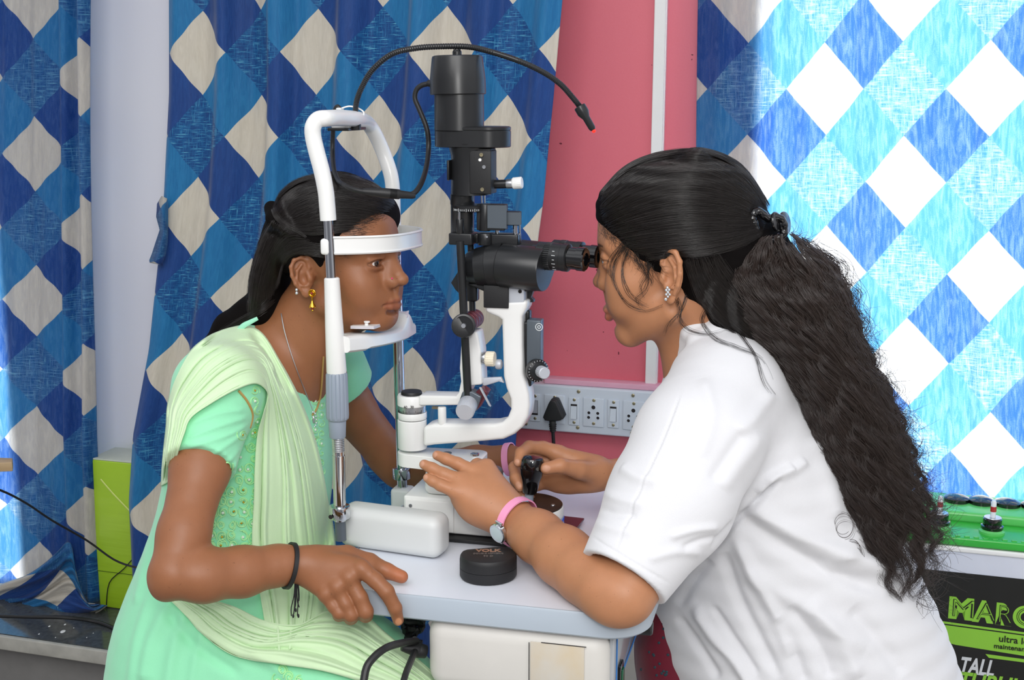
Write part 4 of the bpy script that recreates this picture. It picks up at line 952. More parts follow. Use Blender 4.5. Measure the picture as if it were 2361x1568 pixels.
# ---------------------------------------------------------------- implicit-surface body modelling
def npv(p): return np.array([p[0], p[1], p[2]], dtype=np.float64)
class Field:
    def __init__(s): s.pr = []; s.T = None
    def frame(s, O=None, R=None, sc=1.0):
        """following shapes are given in this local frame (columns of R = local axes in world)"""
        s.T = None if O is None else (npv(O), np.array(R, dtype=np.float64), sc)
    def _w(s, p):
        p = npv(p)
        if s.T is None: return p
        O, R, sc = s.T; return O + R @ (p * sc)
    def _push(s, fn, c, r, k, op):
        """fn takes (n,3) world points; bounding sphere c, r"""
        s.pr.append((fn, np.array(c), r, k, op))
    def ell(s, c, r, k=0.01, op=1, rot=None):
        sc = 1.0 if s.T is None else s.T[2]
        R = np.eye(3) if s.T is None else s.T[1]
        if rot is not None: R = R @ np.array(rot, dtype=np.float64)
        cw = s._w(c); rr = np.array(r, dtype=np.float64) * sc
        def fn(X, cw=cw, rr=rr, R=R):
            q = (X - cw) @ R
            a = q / rr; k0 = np.sqrt((a * a).sum(1)); b_ = a / rr; k1 = np.sqrt((b_ * b_).sum(1)) + 1e-9
            return k0 * (k0 - 1) / k1
        s._push(fn, cw, float(rr.max()), k, op)
    def cap(s, a, b, ra, rb=None, k=0.01, op=1, flat=None):
        """round cone; flat=(axis, factor) squashes the section along axis"""
        sc = 1.0 if s.T is None else s.T[2]
        rb = ra if rb is None else rb
        A, B = s._w(a), s._w(b); ra = ra * sc; rb = rb * sc
        fa = None
        if flat is not None:
            fa = npv(flat[0]); fa = fa if s.T is None else s.T[1] @ fa
            fa = fa / np.linalg.norm(fa)
        def fn(X, A=A, B=B, ra=ra, rb=rb, fa=fa):
            P_ = X - A; D = B - A
            if fa is not None:
                f = flat[1]
                P_ = P_ + np.outer(P_ @ fa, fa) * (1 / f - 1); D = D + fa * (D @ fa) * (1 / f - 1)
            t = np.clip(P_ @ D / (D @ D + 1e-12), 0, 1)
            d = np.linalg.norm(P_ - np.outer(t, D), axis=1) - (ra + (rb - ra) * t)
            return d * (1.0 if fa is None else max(flat[1], 0.5))
        s._push(fn, (A + B) / 2, float(np.linalg.norm(B - A) / 2 + max(ra, rb)), k, op)
    def chain(s, pts, rs, k=0.01, op=1, flat=None, kin=None):
        for i in range(len(pts) - 1):
            s.cap(pts[i], pts[i + 1], rs[i], rs[i + 1], k if i == 0 else (kin if kin is not None else k), op, flat)
    def half(s, p, n, k=0.002, R=1.0, inter=False):
        """cut away the side the normal points to, within radius R of p"""
        p = s._w(p); n = npv(n)
        if s.T is not None: n = s.T[1] @ n
        n = n / np.linalg.norm(n)
        s._push(lambda X, p=p, n=n, R=R: np.maximum(-((X - p) @ n), np.linalg.norm(X - p, axis=1) - R), p, R, k, -1)
    def ev(s, X, prims):
        D = np.full(len(X), 1.0)
        for fn, c, r, k, op in prims:
            d = fn(X)
            if op == 1:
                h = np.clip(0.5 + 0.5 * (d - D) / k, 0, 1); D = d * (1 - h) + D * h - k * h * (1 - h)
            else:
                h = np.clip(0.5 - 0.5 * (d + D) / k, 0, 1); D = D * (1 - h) - d * h + k * h * (1 - h)
        return D
    def mesh(s, h, T=24):
        lo = np.min([c - r for fn, c, r, k, op in s.pr if op == 1], axis=0) - 0.02
        hi = np.max([c + r for fn, c, r, k, op in s.pr if op == 1], axis=0) + 0.02
        n = np.ceil((hi - lo) / (h * T)).astype(int)
        band = 3 * h
        g = openvdb.FloatGrid(band)
        I, J, K = np.meshgrid(*[np.arange(q) for q in n], indexing='ij')
        idx = np.stack([I.ravel(), J.ravel(), K.ravel()], 1)
        cen = lo + (idx + 0.5) * T * h
        rad = T * h * 0.5 * 1.733
        D = s.ev(cen, s.pr)
        loc = np.arange(T) * h
        gx, gy, gz = np.meshgrid(loc, loc, loc, indexing='ij'); G0 = np.stack([gx.ravel(), gy.ravel(), gz.ravel()], 1)
        cs = np.array([c for _, c, _, _, _ in s.pr]); rs = np.array([r + k for _, _, r, k, _ in s.pr])
        for t in range(len(idx)):
            o = [int(v) for v in idx[t] * T]
            if abs(D[t]) > rad * 1.6 + 0.012:
                if D[t] < 0: g.fill(tuple(o), tuple(v + T - 1 for v in o), -band, True)
                continue
            near = np.linalg.norm(cs - cen[t], axis=1) < rs + rad + band * 1.5
            pr = [s.pr[i] for i in np.nonzero(near)[0]]
            if not pr: continue
            X = lo + idx[t] * T * h + G0
            d = np.clip(s.ev(X, pr), -band, band).reshape(T, T, T).astype(np.float32)
            g.copyFromArray(d, ijk=tuple(o), tolerance=0.0)
        pts, quads = g.convertToQuads(0.0) if hasattr(g, 'convertToQuads') else (None, None)
        return lo + np.array(pts, dtype=np.float64) * h, np.array(quads)
def np_mesh(name, Vt, Q, mat, parent=None, origin=None, colors=None, smooth_it=0, label=None):
    org = ORG[parent.name] if parent is not None else Vector(origin or (0, 0, 0))
    me = bpy.data.meshes.new(name)
    me.vertices.add(len(Vt)); me.vertices.foreach_set('co', (Vt - npv(org)).astype(np.float32).ravel())
    me.loops.add(len(Q) * 4); me.loops.foreach_set('vertex_index', Q.astype(np.int32).ravel())
    me.polygons.add(len(Q)); me.polygons.foreach_set('loop_start', np.arange(0, len(Q) * 4, 4, dtype=np.int32))
    me.update(calc_edges=True); me.validate()
    # outward orientation test
    c = Vt.mean(0); nn = quad_normals(Vt, Q); fc = Vt[Q].mean(1)
    if ((fc - c) * nn).sum() < 0: me.flip_normals()
    me.shade_smooth(); me.materials.append(MAT[mat] if isinstance(mat, str) else mat)
    if colors is not None:
        ca = me.color_attributes.new('tint', 'FLOAT_COLOR', 'POINT')
        ca.data.foreach_set('color', colors.astype(np.float32).ravel())
    o = bpy.data.objects.new(name, me); COL.objects.link(o)
    if parent is not None: o.parent = parent
    else: o.location = org
    ORG[o.name] = org
    if label: o['label'] = label
    return o
def quad_normals(Vt, Q):
    a = Vt[Q[:, 2]] - Vt[Q[:, 0]]; b_ = Vt[Q[:, 3]] - Vt[Q[:, 1]]
    n = np.cross(a, b_); return n / (np.linalg.norm(n, axis=1)[:, None] + 1e-12)
def vert_normals(Vt, Q):
    n = quad_normals(Vt, Q); N = np.zeros_like(Vt)
    for i in range(4): np.add.at(N, Q[:, i], n)
    N /= np.linalg.norm(N, axis=1)[:, None] + 1e-12
    c = Vt.mean(0)
    if ((Vt - c) * N).sum() < 0: N = -N
    return N
def laplace(Vt, Q, it=2, lam=0.5):
    e = np.concatenate([Q[:, [0, 1]], Q[:, [1, 2]], Q[:, [2, 3]], Q[:, [3, 0]]]); e = np.concatenate([e, e[:, ::-1]])
    cnt = np.bincount(e[:, 0], minlength=len(Vt))[:, None] + 1e-9
    for _ in range(it):
        S = np.stack([np.bincount(e[:, 0], weights=Vt[e[:, 1], j], minlength=len(Vt)) for j in range(3)], 1)
        Vt = Vt + lam * (S / cnt - Vt)
    return Vt
def seg_dist2(x, y, pts):
    """min distance in the plane to a polyline, and parameter 0..1 along it"""
    best = np.full(len(x), 1e9); par = np.zeros(len(x)); n = len(pts) - 1
    for i in range(n):
        ax_, ay = pts[i]; bx, by = pts[i + 1]; dx, dy = bx - ax_, by - ay
        t = np.clip(((x - ax_) * dx + (y - ay) * dy) / (dx * dx + dy * dy + 1e-9), 0, 1)
        d = np.hypot(x - ax_ - t * dx, y - ay - t * dy)
        m = d < best; best[m] = d[m]; par[m] = (i + t[m]) / n
    return best, par
def spl2(pts, n=6):
    return [(p.x, p.y) for p in spline([Vector((a, b, 0)) for a, b in pts], n)]
def strokes(Vt, N, lst, facing=True):
    """raise or sink soft folds in the cloth; lst: (points, width_px, height_m)"""
    px, py = proj_np(Vt)
    view = (Vt - npv(C0)); view /= np.linalg.norm(view, axis=1)[:, None]
    f = np.clip(-(N * view).sum(1) * 2.0, 0, 1) if facing else 1.0
    D = np.zeros(len(Vt))
    for pts, w, hgt in lst:
        pts = spl2(pts, 5) if len(pts) > 2 else pts
        d, t = seg_dist2(px, py, pts)
        D += hgt * np.exp(-(d / w) ** 2) * np.clip(np.sin(np.pi * np.clip(t, 0.02, 0.98)) * 2.2, 0, 1)
    return Vt + N * (D * f)[:, None]

def rotm(yaw, pitch, roll=0.0):
    """local x forward, y left, z up; yaw about z; pitch > 0 looks down"""
    return np.array((Matrix.Rotation(yaw, 3, 'Z') @ Matrix.Rotation(pitch, 3, 'Y') @ Matrix.Rotation(roll, 3, 'X')))

def head(F, O, R, sc, g):
    """g: dict of proportions"""
    F.frame(O, R, sc)
    ch = g.get('chin', 0.0)           # raises the chin
    bk = g.get('back', 0.0)
    F.ell((-.012 - bk / 2, 0, .050 + g.get('top', 0) / 2), (.096 + bk / 2, .072, .078 + g.get('top', 0) / 2), k=.02)
    F.ell((.038, 0, .052), (.056, .060, .050), k=.02)
    F.ell((.046, 0, -.004), (.044, .057, .056), k=.02)
    F.ell((.030, 0, -.042 + ch * .5), (.050, .046, .034), k=.02)
    for s in (1, -1):
        F.ell((.060, s * .038, -.012), (.024, .021, .022), k=.018)            # cheek
        F.ell((.066, s * .030, -.034), (.020, .020, .020), k=.018)
        F.cap((.008, s * .048, -.050 + ch * .6), (.070, s * .012, -.079 + ch), .013, .012, k=.022)  # jaw
        F.cap((.084, s * .010, .037), (.068, s * .045, .036), .0095, .008, k=.016)  # brow
    F.ell((.070, 0, -.038), (.028, .030, .026), k=.016)                       # muzzle
    F.ell((.077 + g.get('chinx', 0), 0, -.076 + ch), (.015, .018, .0145), k=.016)                      # chin
    for s in (1, -1):
        F.ell((.096, s * .033, .017), (.016, .019, .0125), k=.012, op=-1)     # socket
    nx = g.get('nose', 0.0)
    F.chain([(.0905, 0, .030), (.0985 + nx * .5, 0, .008), (.1075 + nx, 0, -.0065)], [.0060, .0066, .0080], k=.012, kin=.006)
    F.ell((.1085 + nx, 0, -.0085), (.0085, .0085, .0075), k=.005)
    for s in (1, -1):
        F.ell((.0975 + nx, s * .0125, -.0115), (.0105, .0070, .0078), k=.006)     # wings
        F.cap((.091, s * .008, .010), (.094, s * .014, -.006), .006, .006, k=.010)
    for s in (1, -1):
        F.ell((.1035 + nx, s * .0068, -.0195), (.0052, .0032, .0045), k=.002, op=-1)
    F.cap((.100 + nx * .4, 0, -.020), (.0975, 0, -.032), .0035, .003, k=.006)
    eo = g.get('eye_open', 1.0)
    for s in (1, -1):
        F.ell((.0755, s * .0310, .0185), (.0138, .0142, .0136), k=.004)
        F.cap((.0885, s * .020, .0255), (.0800, s * .0425, .0245), .0028, .0026, k=.005)      # upper lid fold
        F.cap((.0870, s * .022, .0110), (.0790, s * .041, .0125), .0024, .0022, k=.005)
        F.ell((.0900, s * .0318, .0182), (.0130, .0132, .0046 * eo), k=.0014, op=-1,
              rot=Matrix.Rotation(s * math.radians(14), 3, 'Z'))
        F.ell((.0755, s * .0310, .0185), (.0121, .0121, .0121), k=.0008)      # seat behind the eyeball
    F.cap((.0955, 0, -.0595 + ch * .6), (.0905, .012, -.0600 + ch * .6), .0052, .004, k=.007, op=-1)
    F.cap((.0955, 0, -.0595 + ch * .6), (.0905, -.012, -.0600 + ch * .6), .0052, .004, k=.007, op=-1)
    lp = g.get('lip', 0.0); lz_ = g.get('lipz', 0.0)
    for s in (1, -1):
        F.chain([(.1000 + lp, 0, -.0375 + lz_), (.0965 + lp * .5, s * .0120, -.0382 + lz_), (.0860, s * .0240, -.0420 + lz_)], [.0038, .0035, .0020], k=.0045, kin=.002)
        F.chain([(.0982 + lp, 0, -.0470 + lz_), (.0950 + lp * .5, s * .0115, -.0462 + lz_), (.0860, s * .0225, -.0428 + lz_)], [.0047, .0041, .0020], k=.0045, kin=.002)
    for s in (1, -1):
        F.chain([(.1050 + lp, 0, -.0421 + lz_), (.1005 + lp * .5, s * .0130, -.0418 + lz_), (.0890, s * .0262, -.0425 + lz_)], [.0013, .0012, .0016], k=.0022, op=-1)
    # ears
    for s in (1, -1):
        ez = g.get('earz', 0.0); ea = math.radians(g.get('ear_out', 24))
        eu = g.get('ear_tilt', math.radians(10))
        # ear axes in head frame: a (forward along ear), c (up), b (outwards)
        a = np.array([math.cos(ea), s * math.sin(ea) * -1 * -1 * -1, 0.0]); a[1] = -s * math.sin(ea) * -1
        a = np.array([math.cos(ea), -s * math.sin(ea), 0.0])
        b_ = np.array([math.sin(ea), s * math.cos(ea), 0.0]) * 1.0
        c_ = np.array([-math.sin(eu), 0, math.cos(eu)])
        a = a - c_ * (a @ c_); a /= np.linalg.norm(a); b_ = b_ - c_ * (b_ @ c_); b_ -= a * (b_ @ a); b_ /= np.linalg.norm(b_)
        oc = np.array([-.010 + g.get('earx', 0), s * g.get('eary', .0715), .004 + ez]); es = g.get('ears', 1.0)
        q = lambda x, z, y=0.0: oc + (a * x + c_ * z + b_ * y) * es
        Re = np.stack([a, b_, c_], 1)
        F.ell(q(-.002, .003, -.001), (.0150 * es, .0040 * es, .0270 * es), k=.006, rot=Re)
        F.ell(q(.004, -.001, -.006), (.012 * es, .010 * es, .016 * es), k=.006, rot=Re)
        hp = [(.006, .003, -.001), (.0115, .014, .002), (.0110, .026, .003), (.002, .0325, .004), (-.0095, .030, .005), (-.0165, .020, .006), (-.0175, .006, .006), (-.0145, -.008, .005), (-.0085, -.019, .003)]
        F.ell(q(-.001, -.0245, .001), (.0078 * es, .0036 * es, .0085 * es), k=.004, rot=Re)
        F.ell(q(-.004, .014, .0045), (.0098 * es, .0042 * es, .0130 * es), k=.002, op=-1, rot=Re)
        F.chain([q(*p) for p in hp], [x * es for x in (.0022, .0028, .0030, .0032, .0032, .0032, .0030, .0028, .0024)], k=.0022)
        F.chain([q(.001, .021, .002), q(-.0085, .012, .0035), q(-.0100, .000, .004), q(-.0050, -.011, .0035), q(.004, -.0135, .003)], [.0022 * es, .0026 * es, .0028 * es, .0026 * es, .0022 * es], k=.0025)
        F.ell(q(-.001, -.002, .006), (.0075 * es, .0075 * es, .0100 * es), k=.0025, op=-1, rot=Re)
        F.ell(q(.0095, -.003, .003), (.0040 * es, .0034 * es, .0060 * es), k=.003, rot=Re)
    F.frame()
def hloc(O, R, sc, Vt): return ((Vt - npv(O)) @ R) / sc
def skin_mat(name, base, red=0.0):
    m, nt, b = new_mat(name); tc = texco(nt)
    at = nt.nodes.new('ShaderNodeVertexColor'); at.layer_name = 'tint'
    n1 = noise(nt, tc, 45, 5, 0.6); n2 = noise(nt, tc, 420, 2)
    c = lin(base); dk = tuple(x * 0.86 for x in c[:3]) + (1,); lt = tuple(min(1, x * 1.08) for x in c[:3]) + (1,)
    col = mixc(nt, n1, dk, lt)
    sp = mathn(nt, 'GREATER_THAN', noise(nt, tc, 330, 0), 0.835)
    col = mixc(nt, mathn(nt, 'MULTIPLY', sp, 0.35), col, tuple(x * 0.35 for x in c[:3]) + (1,))
    mu = nt.nodes.new('ShaderNodeMix'); mu.data_type = 'RGBA'; mu.blend_type = 'MULTIPLY'; mu.inputs[0].default_value = 1.0
    nt.links.new(col, mu.inputs[6]); nt.links.new(at.outputs[0], mu.inputs[7])
    nt.links.new(mu.outputs[2], b.inputs['Base Color'])
    b.inputs['Roughness'].default_value = 0.48; b.inputs['Specular IOR Level'].default_value = 0.42
    b.inputs['Subsurface Weight'].default_value = 0.12; b.inputs['Subsurface Radius'].default_value = (0.012, 0.005, 0.003); b.inputs['Subsurface Scale'].default_value = 0.35
    nt.links.new(bump(nt, mathn(nt, 'ADD', n2, mathn(nt, 'MULTIPLY', noise(nt, tc, 1300, 1), 0.4)), 0.18, 0.0006), b.inputs['Normal'])
    return m
def gauss(d, w): return np.exp(-(d / w) ** 2)
def paint_face(L, C, lz=0.0, lip=(0.95, 0.62, 0.62), brow=(.09, .07, .06), shade=1.0, ch=0.0, browth=1.0):
    """L local head coords; C rgb multipliers (n,3)"""
    x, y, z = L[:, 0], L[:, 1], L[:, 2]; ay = np.abs(y)
    front = (x > .06)
    # lips
    zm = -.0421
    z0 = z; z = z - lz
    up = np.clip(1 - np.abs(z - (-.0385 - .0020 * (ay / .02))) / .0048, 0, 1) ; lo = np.clip(1 - np.abs(z - (-.0470 + .0028 * (ay / .02) ** 1)) / .0058, 0, 1)
    w = np.clip((.0255 - ay) / .004, 0, 1) * front * (x > .080)
    m = np.clip(np.maximum(up, lo) * 3.0, 0, 1) * w
    C[:] = C * (1 - m[:, None]) + m[:, None] * (C * np.array(lip)); z = z0
    # brows: gentle arch
    bz = .0345 + .0030 * np.sin(np.clip((ay - .012) / .036, 0, 1) * math.pi * .8) 
    th = .0030 * browth * np.clip(1.25 - (ay - .012) / .040, .25, 1)
    m = np.clip((th - np.abs(z - bz)) / .0012 + .3, 0, 1) * ((ay > .010) & (ay < .047)) * front * np.clip((ay - .010) / .003, 0, 1)
    m *= 0.88
    C[:] = C * (1 - m[:, None]) + m[:, None] * np.array(brow)
    # lash lines
    for s in (1, -1):
        yy = (y - s * .0318) / .0140; 
        e = np.abs(yy)
        top = .0182 + .0052 * np.sqrt(np.clip(1 - e ** 2, 0, 1)); bot = .0182 - .0048 * np.sqrt(np.clip(1 - e ** 2, 0, 1))
        m = gauss(z - top, .0011) * (e < 1.0) * (x > .072) * .85 + gauss(z - bot, .0009) * (e < 1) * (x > .072) * .5
        m = np.clip(m, 0, 1)
        C[:] = C * (1 - m[:, None]) + m[:, None] * np.array((.10, .07, .06))
    return C
def eye_mat():
    m, nt, b = new_mat('eye'); tc = nt.nodes.new('ShaderNodeTexCoord').outputs['Object']
    at = nt.nodes.new('ShaderNodeVertexColor'); at.layer_name = 'tint'
    nt.links.new(at.outputs[0], b.inputs['Base Color']); b.inputs['Roughness'].default_value = 0.06; b.inputs['Coat Weight'].default_value = 0.5
    return m
MAT['eye'] = eye_mat()
def eyeball(parent, O, R, sc, s, look=(1, 0, 0), ir=.50):
    c = npv(O) + R @ (np.array([.0755, s * .0310, .0185]) * sc); r = .01215 * sc
    lk = R @ (np.array(look) / np.linalg.norm(look))
    nu, nv = 96, 64; V_ = []; 
    th, ph = np.meshgrid(np.linspace(0, math.pi, nv), np.linspace(0, 2 * math.pi, nu, endpoint=False), indexing='ij')
    a = lk; t = np.array([0, 0, 1.0]); b_ = np.cross(t, a); b_ /= np.linalg.norm(b_); c_ = np.cross(a, b_)
    D = np.cos(th)[..., None] * a + (np.sin(th) * np.cos(ph))[..., None] * b_ + (np.sin(th) * np.sin(ph))[..., None] * c_
    D = D.reshape(-1, 3); ang = th.ravel()
    rr = r * (1 + 0.05 * np.clip(1 - ang / .5, 0, 1))
    Vt = c + D * rr[:, None]
    Q = []
    for i in range(nv - 1):
        for j in range(nu): Q.append((i * nu + j, (i + 1) * nu + j, (i + 1) * nu + (j + 1) % nu, i * nu + (j + 1) % nu))
    col = np.ones((len(Vt), 4)); white = np.array(lin((196, 188, 184))[:3]); iris = np.array(lin((44, 26, 18))[:3]); pup = np.array([.004, .004, .004])
    w = np.clip((ang - ir) / .06, 0, 1)[:, None]; col[:, :3] = iris * (1 - w) + white * w
    w = np.clip((ang - .17) / .04, 0, 1)[:, None]; col[:, :3] = pup * (1 - w) + col[:, :3] * w
    return np_mesh('eye', Vt, np.array(Q), 'eye', parent, colors=col)
# ---------------------------------------------------------------- the two people: frames of the heads
MAT['skin_p'] = skin_mat('skin_brown', (148, 96, 64))
MAT['skin_d'] = skin_mat('skin_tan', (184, 128, 92))
RP_ = rotm(-YAW - math.radians(9), math.radians(-1))
SCP = 0.93
earP = P(706, 640, 1.632); OP = earP - Vector(RP_ @ np.array([-.006, -.0715, 0])) * SCP
GP = dict(chin=.012, ear_out=32, nose=.000, back=-.024, top=-.008, ears=.88, earz=-.004, eye_open=1.15, lip=-.001)
SCD = 1.12
RD_ = rotm(math.pi - YAW - math.radians(7), math.radians(9))
earD = P(1546, 638, 1.56); OD = earD - Vector(RD_ @ np.array([-.002, .0715, -.004])) * SCD
GD = dict(top=-.010, ear_out=22, nose=-.005, eye_open=.8, ears=.95, earz=-.008, earx=.008, back=-.012, lipz=-.0045, chin=.004)
LW = lambda O, R, sc, p: Vector(npv(O) + R @ (np.array(p) * sc))
class BVH:
    def __init__(s, lst):
        from mathutils.bvhtree import BVHTree
        s.t = []
        for Vt, Q in lst: s.t.append(BVHTree.FromPolygons([tuple(v) for v in Vt], [tuple(int(i) for i in q) for q in Q]))
    def hit(s, px, py, default=None):
        r = ray(px, py).normalized(); best = None
        for t in s.t:
            loc, n, i, d = t.ray_cast(C0, r)
            if loc is not None and (best is None or d < best[1]): best = (loc, d)
        return None if best is None else best[0]
def pts3(lst, fn=P): return [fn(*p) for p in lst]
def nailpaint(Vt, C, spots, col):
    px, py = proj_np(Vt)
    for (x, y, rx, ry, an, Y) in spots:
        dx = px - x; dy = py - y; c, s = math.cos(an), math.sin(an)
        u_ = (dx * c + dy * s) / rx; v_ = (-dx * s + dy * c) / ry
        m = np.clip((1.15 - np.sqrt(u_ ** 2 + v_ ** 2)) / .3, 0, 1) * (np.abs(Vt[:, 1] - Y) < .025)
        C[:, :3] = C[:, :3] * (1 - m[:, None]) + m[:, None] * np.array(col)
    return C

# ---------------------------------------------------------------- patient: body
pat = empty('person', P(520, 1480, 1.70), 'seated person in mint green dress with chin on the head rest', 'person')
F = Field(); head(F, OP, RP_, SCP, GP)
nk0 = LW(OP, RP_, SCP, (-.020, 0, -.035)); nk1 = P(640, 850, 1.715)
F.cap(nk0, nk1, .047, .055, k=.02, flat=(V, .92))
F.cap(LW(OP, RP_, SCP, (.02, 0, -.055)), P(700, 830, 1.70), .028, .034, k=.03)
F.chain([P(560, 850, 1.715), P(505, 905, 1.57)], [.050, .046], k=.05)
F.chain([P(640, 865, 1.73), P(770, 870, 1.87)], [.050, .042], k=.05)
F.ell(P(618, 915, 1.70), (.062, .105, .080), k=.03, rot=np.stack([npv(U), npv(V), npv(Z)], 1))
F.ell(P(545, 1100, 1.70), (.05, .10, .15), k=.03, rot=np.stack([npv(U), npv(V), npv(Z)], 1))
# near arm
F.chain(pts3([(497, 905, 1.555), (462, 1080, 1.49), (424, 1230, 1.43), (398, 1318, 1.40)]), [.041, .0345, .0290, .0270], k=.02, kin=.015)
F.ell(P(382, 1350, 1.40), (.018, .018, .019), k=.015)
F.chain(pts3([(402, 1324, 1.40), (470, 1326, 1.415), (560, 1318, 1.44), (640, 1304, 1.462), (700, 1297, 1.472)]), [.0285, .0305, .0285, .0230, .0208], k=.007, kin=.015)
# near hand gripping the table corner
W_ = P(700, 1297, 1.472)
for q, r in (((826, 1309, 1.455), .0125), ((802, 1330, 1.450), .0120), ((775, 1352, 1.446), .0115), ((752, 1368, 1.446), .0105)):
    F.cap(P(712, 1300 + (q[1] - 1309) * .35, 1.470), P(*q), .0165, r, k=.010)
F.ell(P(770, 1322, 1.468), (.034, .016, .022), k=.015, rot=np.stack([npv(U), npv(V), npv(Z)], 1))
fin = [([(832, 1311, 1.453), (866, 1338, 1.443), (891, 1364, 1.437), (911, 1402, 1.437), (918, 1430, 1.441)], [.0115, .0100, .0098, .0086, .0072]),
       ([(803, 1332, 1.449), (830, 1378, 1.440), (843, 1410, 1.437), (843, 1418, 1.447), (838, 1412, 1.470)], [.0108, .0098, .0098, .0095, .008]),
       ([(776, 1354, 1.445), (797, 1392, 1.438), (809, 1418, 1.436), (809, 1424, 1.446), (803, 1414, 1.468)], [.0102, .0092, .0092, .009, .008]),
       ([(750, 1370, 1.444), (770, 1398, 1.438), (782, 1413, 1.436), (782, 1418, 1.444), (777, 1410, 1.462)], [.0095, .0084, .0083, .0082, .0075])]
for pts, rs in fin: F.chain(pts3(pts), [r * .95 for r in rs], k=.0028, kin=.003)
for (x, y, Y, r) in ((834, 1311, 1.4475, .0085), (805, 1332, 1.4425, .0080), (777, 1354, 1.439, .0078), (751, 1371, 1.4385, .0070)): F.ell(P(x, y, Y), (r, r, r), k=.008)
F.chain(pts3([(735, 1283, 1.480), (800, 1283, 1.486), (852, 1296, 1.486), (893, 1317, 1.483), (926, 1330, 1.482)]), [.014, .0135, .0108, .0096, .0082], k=.010, kin=.004)
F.cap(P(812, 1296, 1.475), P(850, 1306, 1.476), .010, .007, k=.012)
# far arm
F.chain(pts3([(772, 872, 1.88), (810, 945, 1.90), (895, 1048, 1.93), (925, 1078, 1.935)]), [.042, .036, .0315, .030], k=.02, kin=.015)
F.chain(pts3([(925, 1078, 1.935), (1000, 1082, 1.91), (1100, 1067, 1.88), (1172, 1055, 1.865)]), [.030, .030, .0245, .020], k=.02, kin=.015)
F.ell(P(1212, 1066, 1.855), (.036, .026, .020), k=.012, rot=np.stack([npv(U), npv(V), npv(Z)], 1))
for j, (dy, dv) in enumerate(((-4, 0.0), (6, .012), (14, .022), (20, .032))):
    F.chain(pts3([(1232, 1060 + dy * .6, 1.85 + dv * .4), (1258, 1072 + dy, 1.845 + dv * .5), (1262, 1090 + dy, 1.84 + dv * .5)]), [.0095, .0088, .0078], k=.004)
Vt, Q = F.mesh(0.0013)
Vt = laplace(Vt, Q, 1, .4)
C = np.ones((len(Vt), 4)); C[:, :3] = paint_face(hloc(OP, RP_, SCP, Vt), C[:, :3].copy(), lip=(.93, .76, .80))
# softer warm tips, paler nails, faint dark rings round the eyes
L = hloc(OP, RP_, SCP, Vt)
for s in (1, -1):
    m = gauss(np.hypot((L[:, 1] - s * .031) / 1.5, L[:, 2] - .012), .011) * (L[:, 0] > .06) * .22
    C[:, :3] *= (1 - m[:, None] * np.array([.7, .9, .9]))
C = nailpaint(Vt, C, [(919, 1434, 7.5, 9, .15, 1.44)], (2.0, 2.3, 2.6))
px, py = proj_np(Vt); m = np.clip((px - 875) / 40, 0, 1) * (py < 1352) * (py > 1300) * (px < 945) * (np.abs(Vt[:, 1] - 1.48) < .03)
C[:, :3] *= (1 + m[:, None] * np.array([.45, .25, .25]))
np_mesh('body', Vt, Q, 'skin_p', pat, colors=C)
BODY_P = (Vt, Q)
for s in (1, -1): eyeball(pat, OP, RP_, SCP, s, (1, -.10 if s == -1 else -.12, .0))

# ---------------------------------------------------------------- examiner: body
doc = empty('person', P(1800, 1500, 1.66), 'long haired person in white coat looking into the eyepieces', 'person')
F = Field(); head(F, OD, RD_, SCD, GD)
F.cap(LW(OD, RD_, SCD, (-.026, 0, -.030)), P(1660, 850, 1.665), .052, .062, k=.02, flat=(V, .95))
F.cap(LW(OD, RD_, SCD, (.015, 0, -.060)), P(1600, 850, 1.66), .028, .040, k=.03)
F.ell(P(1720, 1000, 1.665), (.09, .13, .11), k=.05)
# near (left) arm, elbow on the table edge
F.chain(pts3([(1660, 920, 1.53), (1560, 1180, 1.44), (1446, 1366, 1.385)]), [.045, .042, .034], k=.03)
F.chain(pts3([(1428, 1380, 1.385), (1395, 1357, 1.40), (1350, 1322, 1.435), (1300, 1283, 1.475), (1240, 1237, 1.53), (1190, 1206, 1.565)]), [.0310, .0325, .0340, .0340, .0305, .0262], k=.02, kin=.02)
F.ell(P(1415, 1396, 1.38), (.022, .020, .018), k=.015)
AXI = np.stack([npv(U), npv(V), npv(Z)], 1)
# near hand spread on the slide
for (q, r) in (((1054, 1132, 1.574), .0105), ((1064, 1106, 1.587), .0110), ((1096, 1086, 1.602), .0110), ((1122, 1078, 1.615), .012)):
    F.cap(P(1176, 1193 + (q[1] - 1100) * .25, 1.575), P(*q), .0215, r, k=.016)
F.ell(P(1105, 1150, 1.585), (.038, .022, .022), k=.02, rot=AXI)
F.ell(P(1125, 1180, 1.575), (.034, .022, .020), k=.02, rot=AXI)
fin = [([(1052, 1134, 1.572), (1016, 1119, 1.575), (997, 1109, 1.580), (986, 1102, 1.584)], [.0092, .0077, .0070, .0062]),
       ([(1056, 1107, 1.585), (1022, 1093, 1.590), (996, 1080, 1.596), (978, 1071, 1.600)], [.0100, .0084, .0077, .0066]),
       ([(1088, 1086, 1.600), (1055, 1069, 1.606), (1028, 1058, 1.612), (1008, 1050, 1.617)], [.0100, .0084, .0077, .0066]),
       ([(1122, 1080, 1.615), (1100, 1072, 1.635), (1088, 1078, 1.650), (1084, 1090, 1.655)], [.0115, .0088, .0080, .0070])]
for pts, rs in fin: F.chain(pts3(pts), rs, k=.0035, kin=.003)
F.chain(pts3([(1170, 1165, 1.60), (1150, 1125, 1.635), (1128, 1105, 1.655), (1110, 1100, 1.665)]), [.014, .0115, .0100, .0085], k=.010, kin=.004)
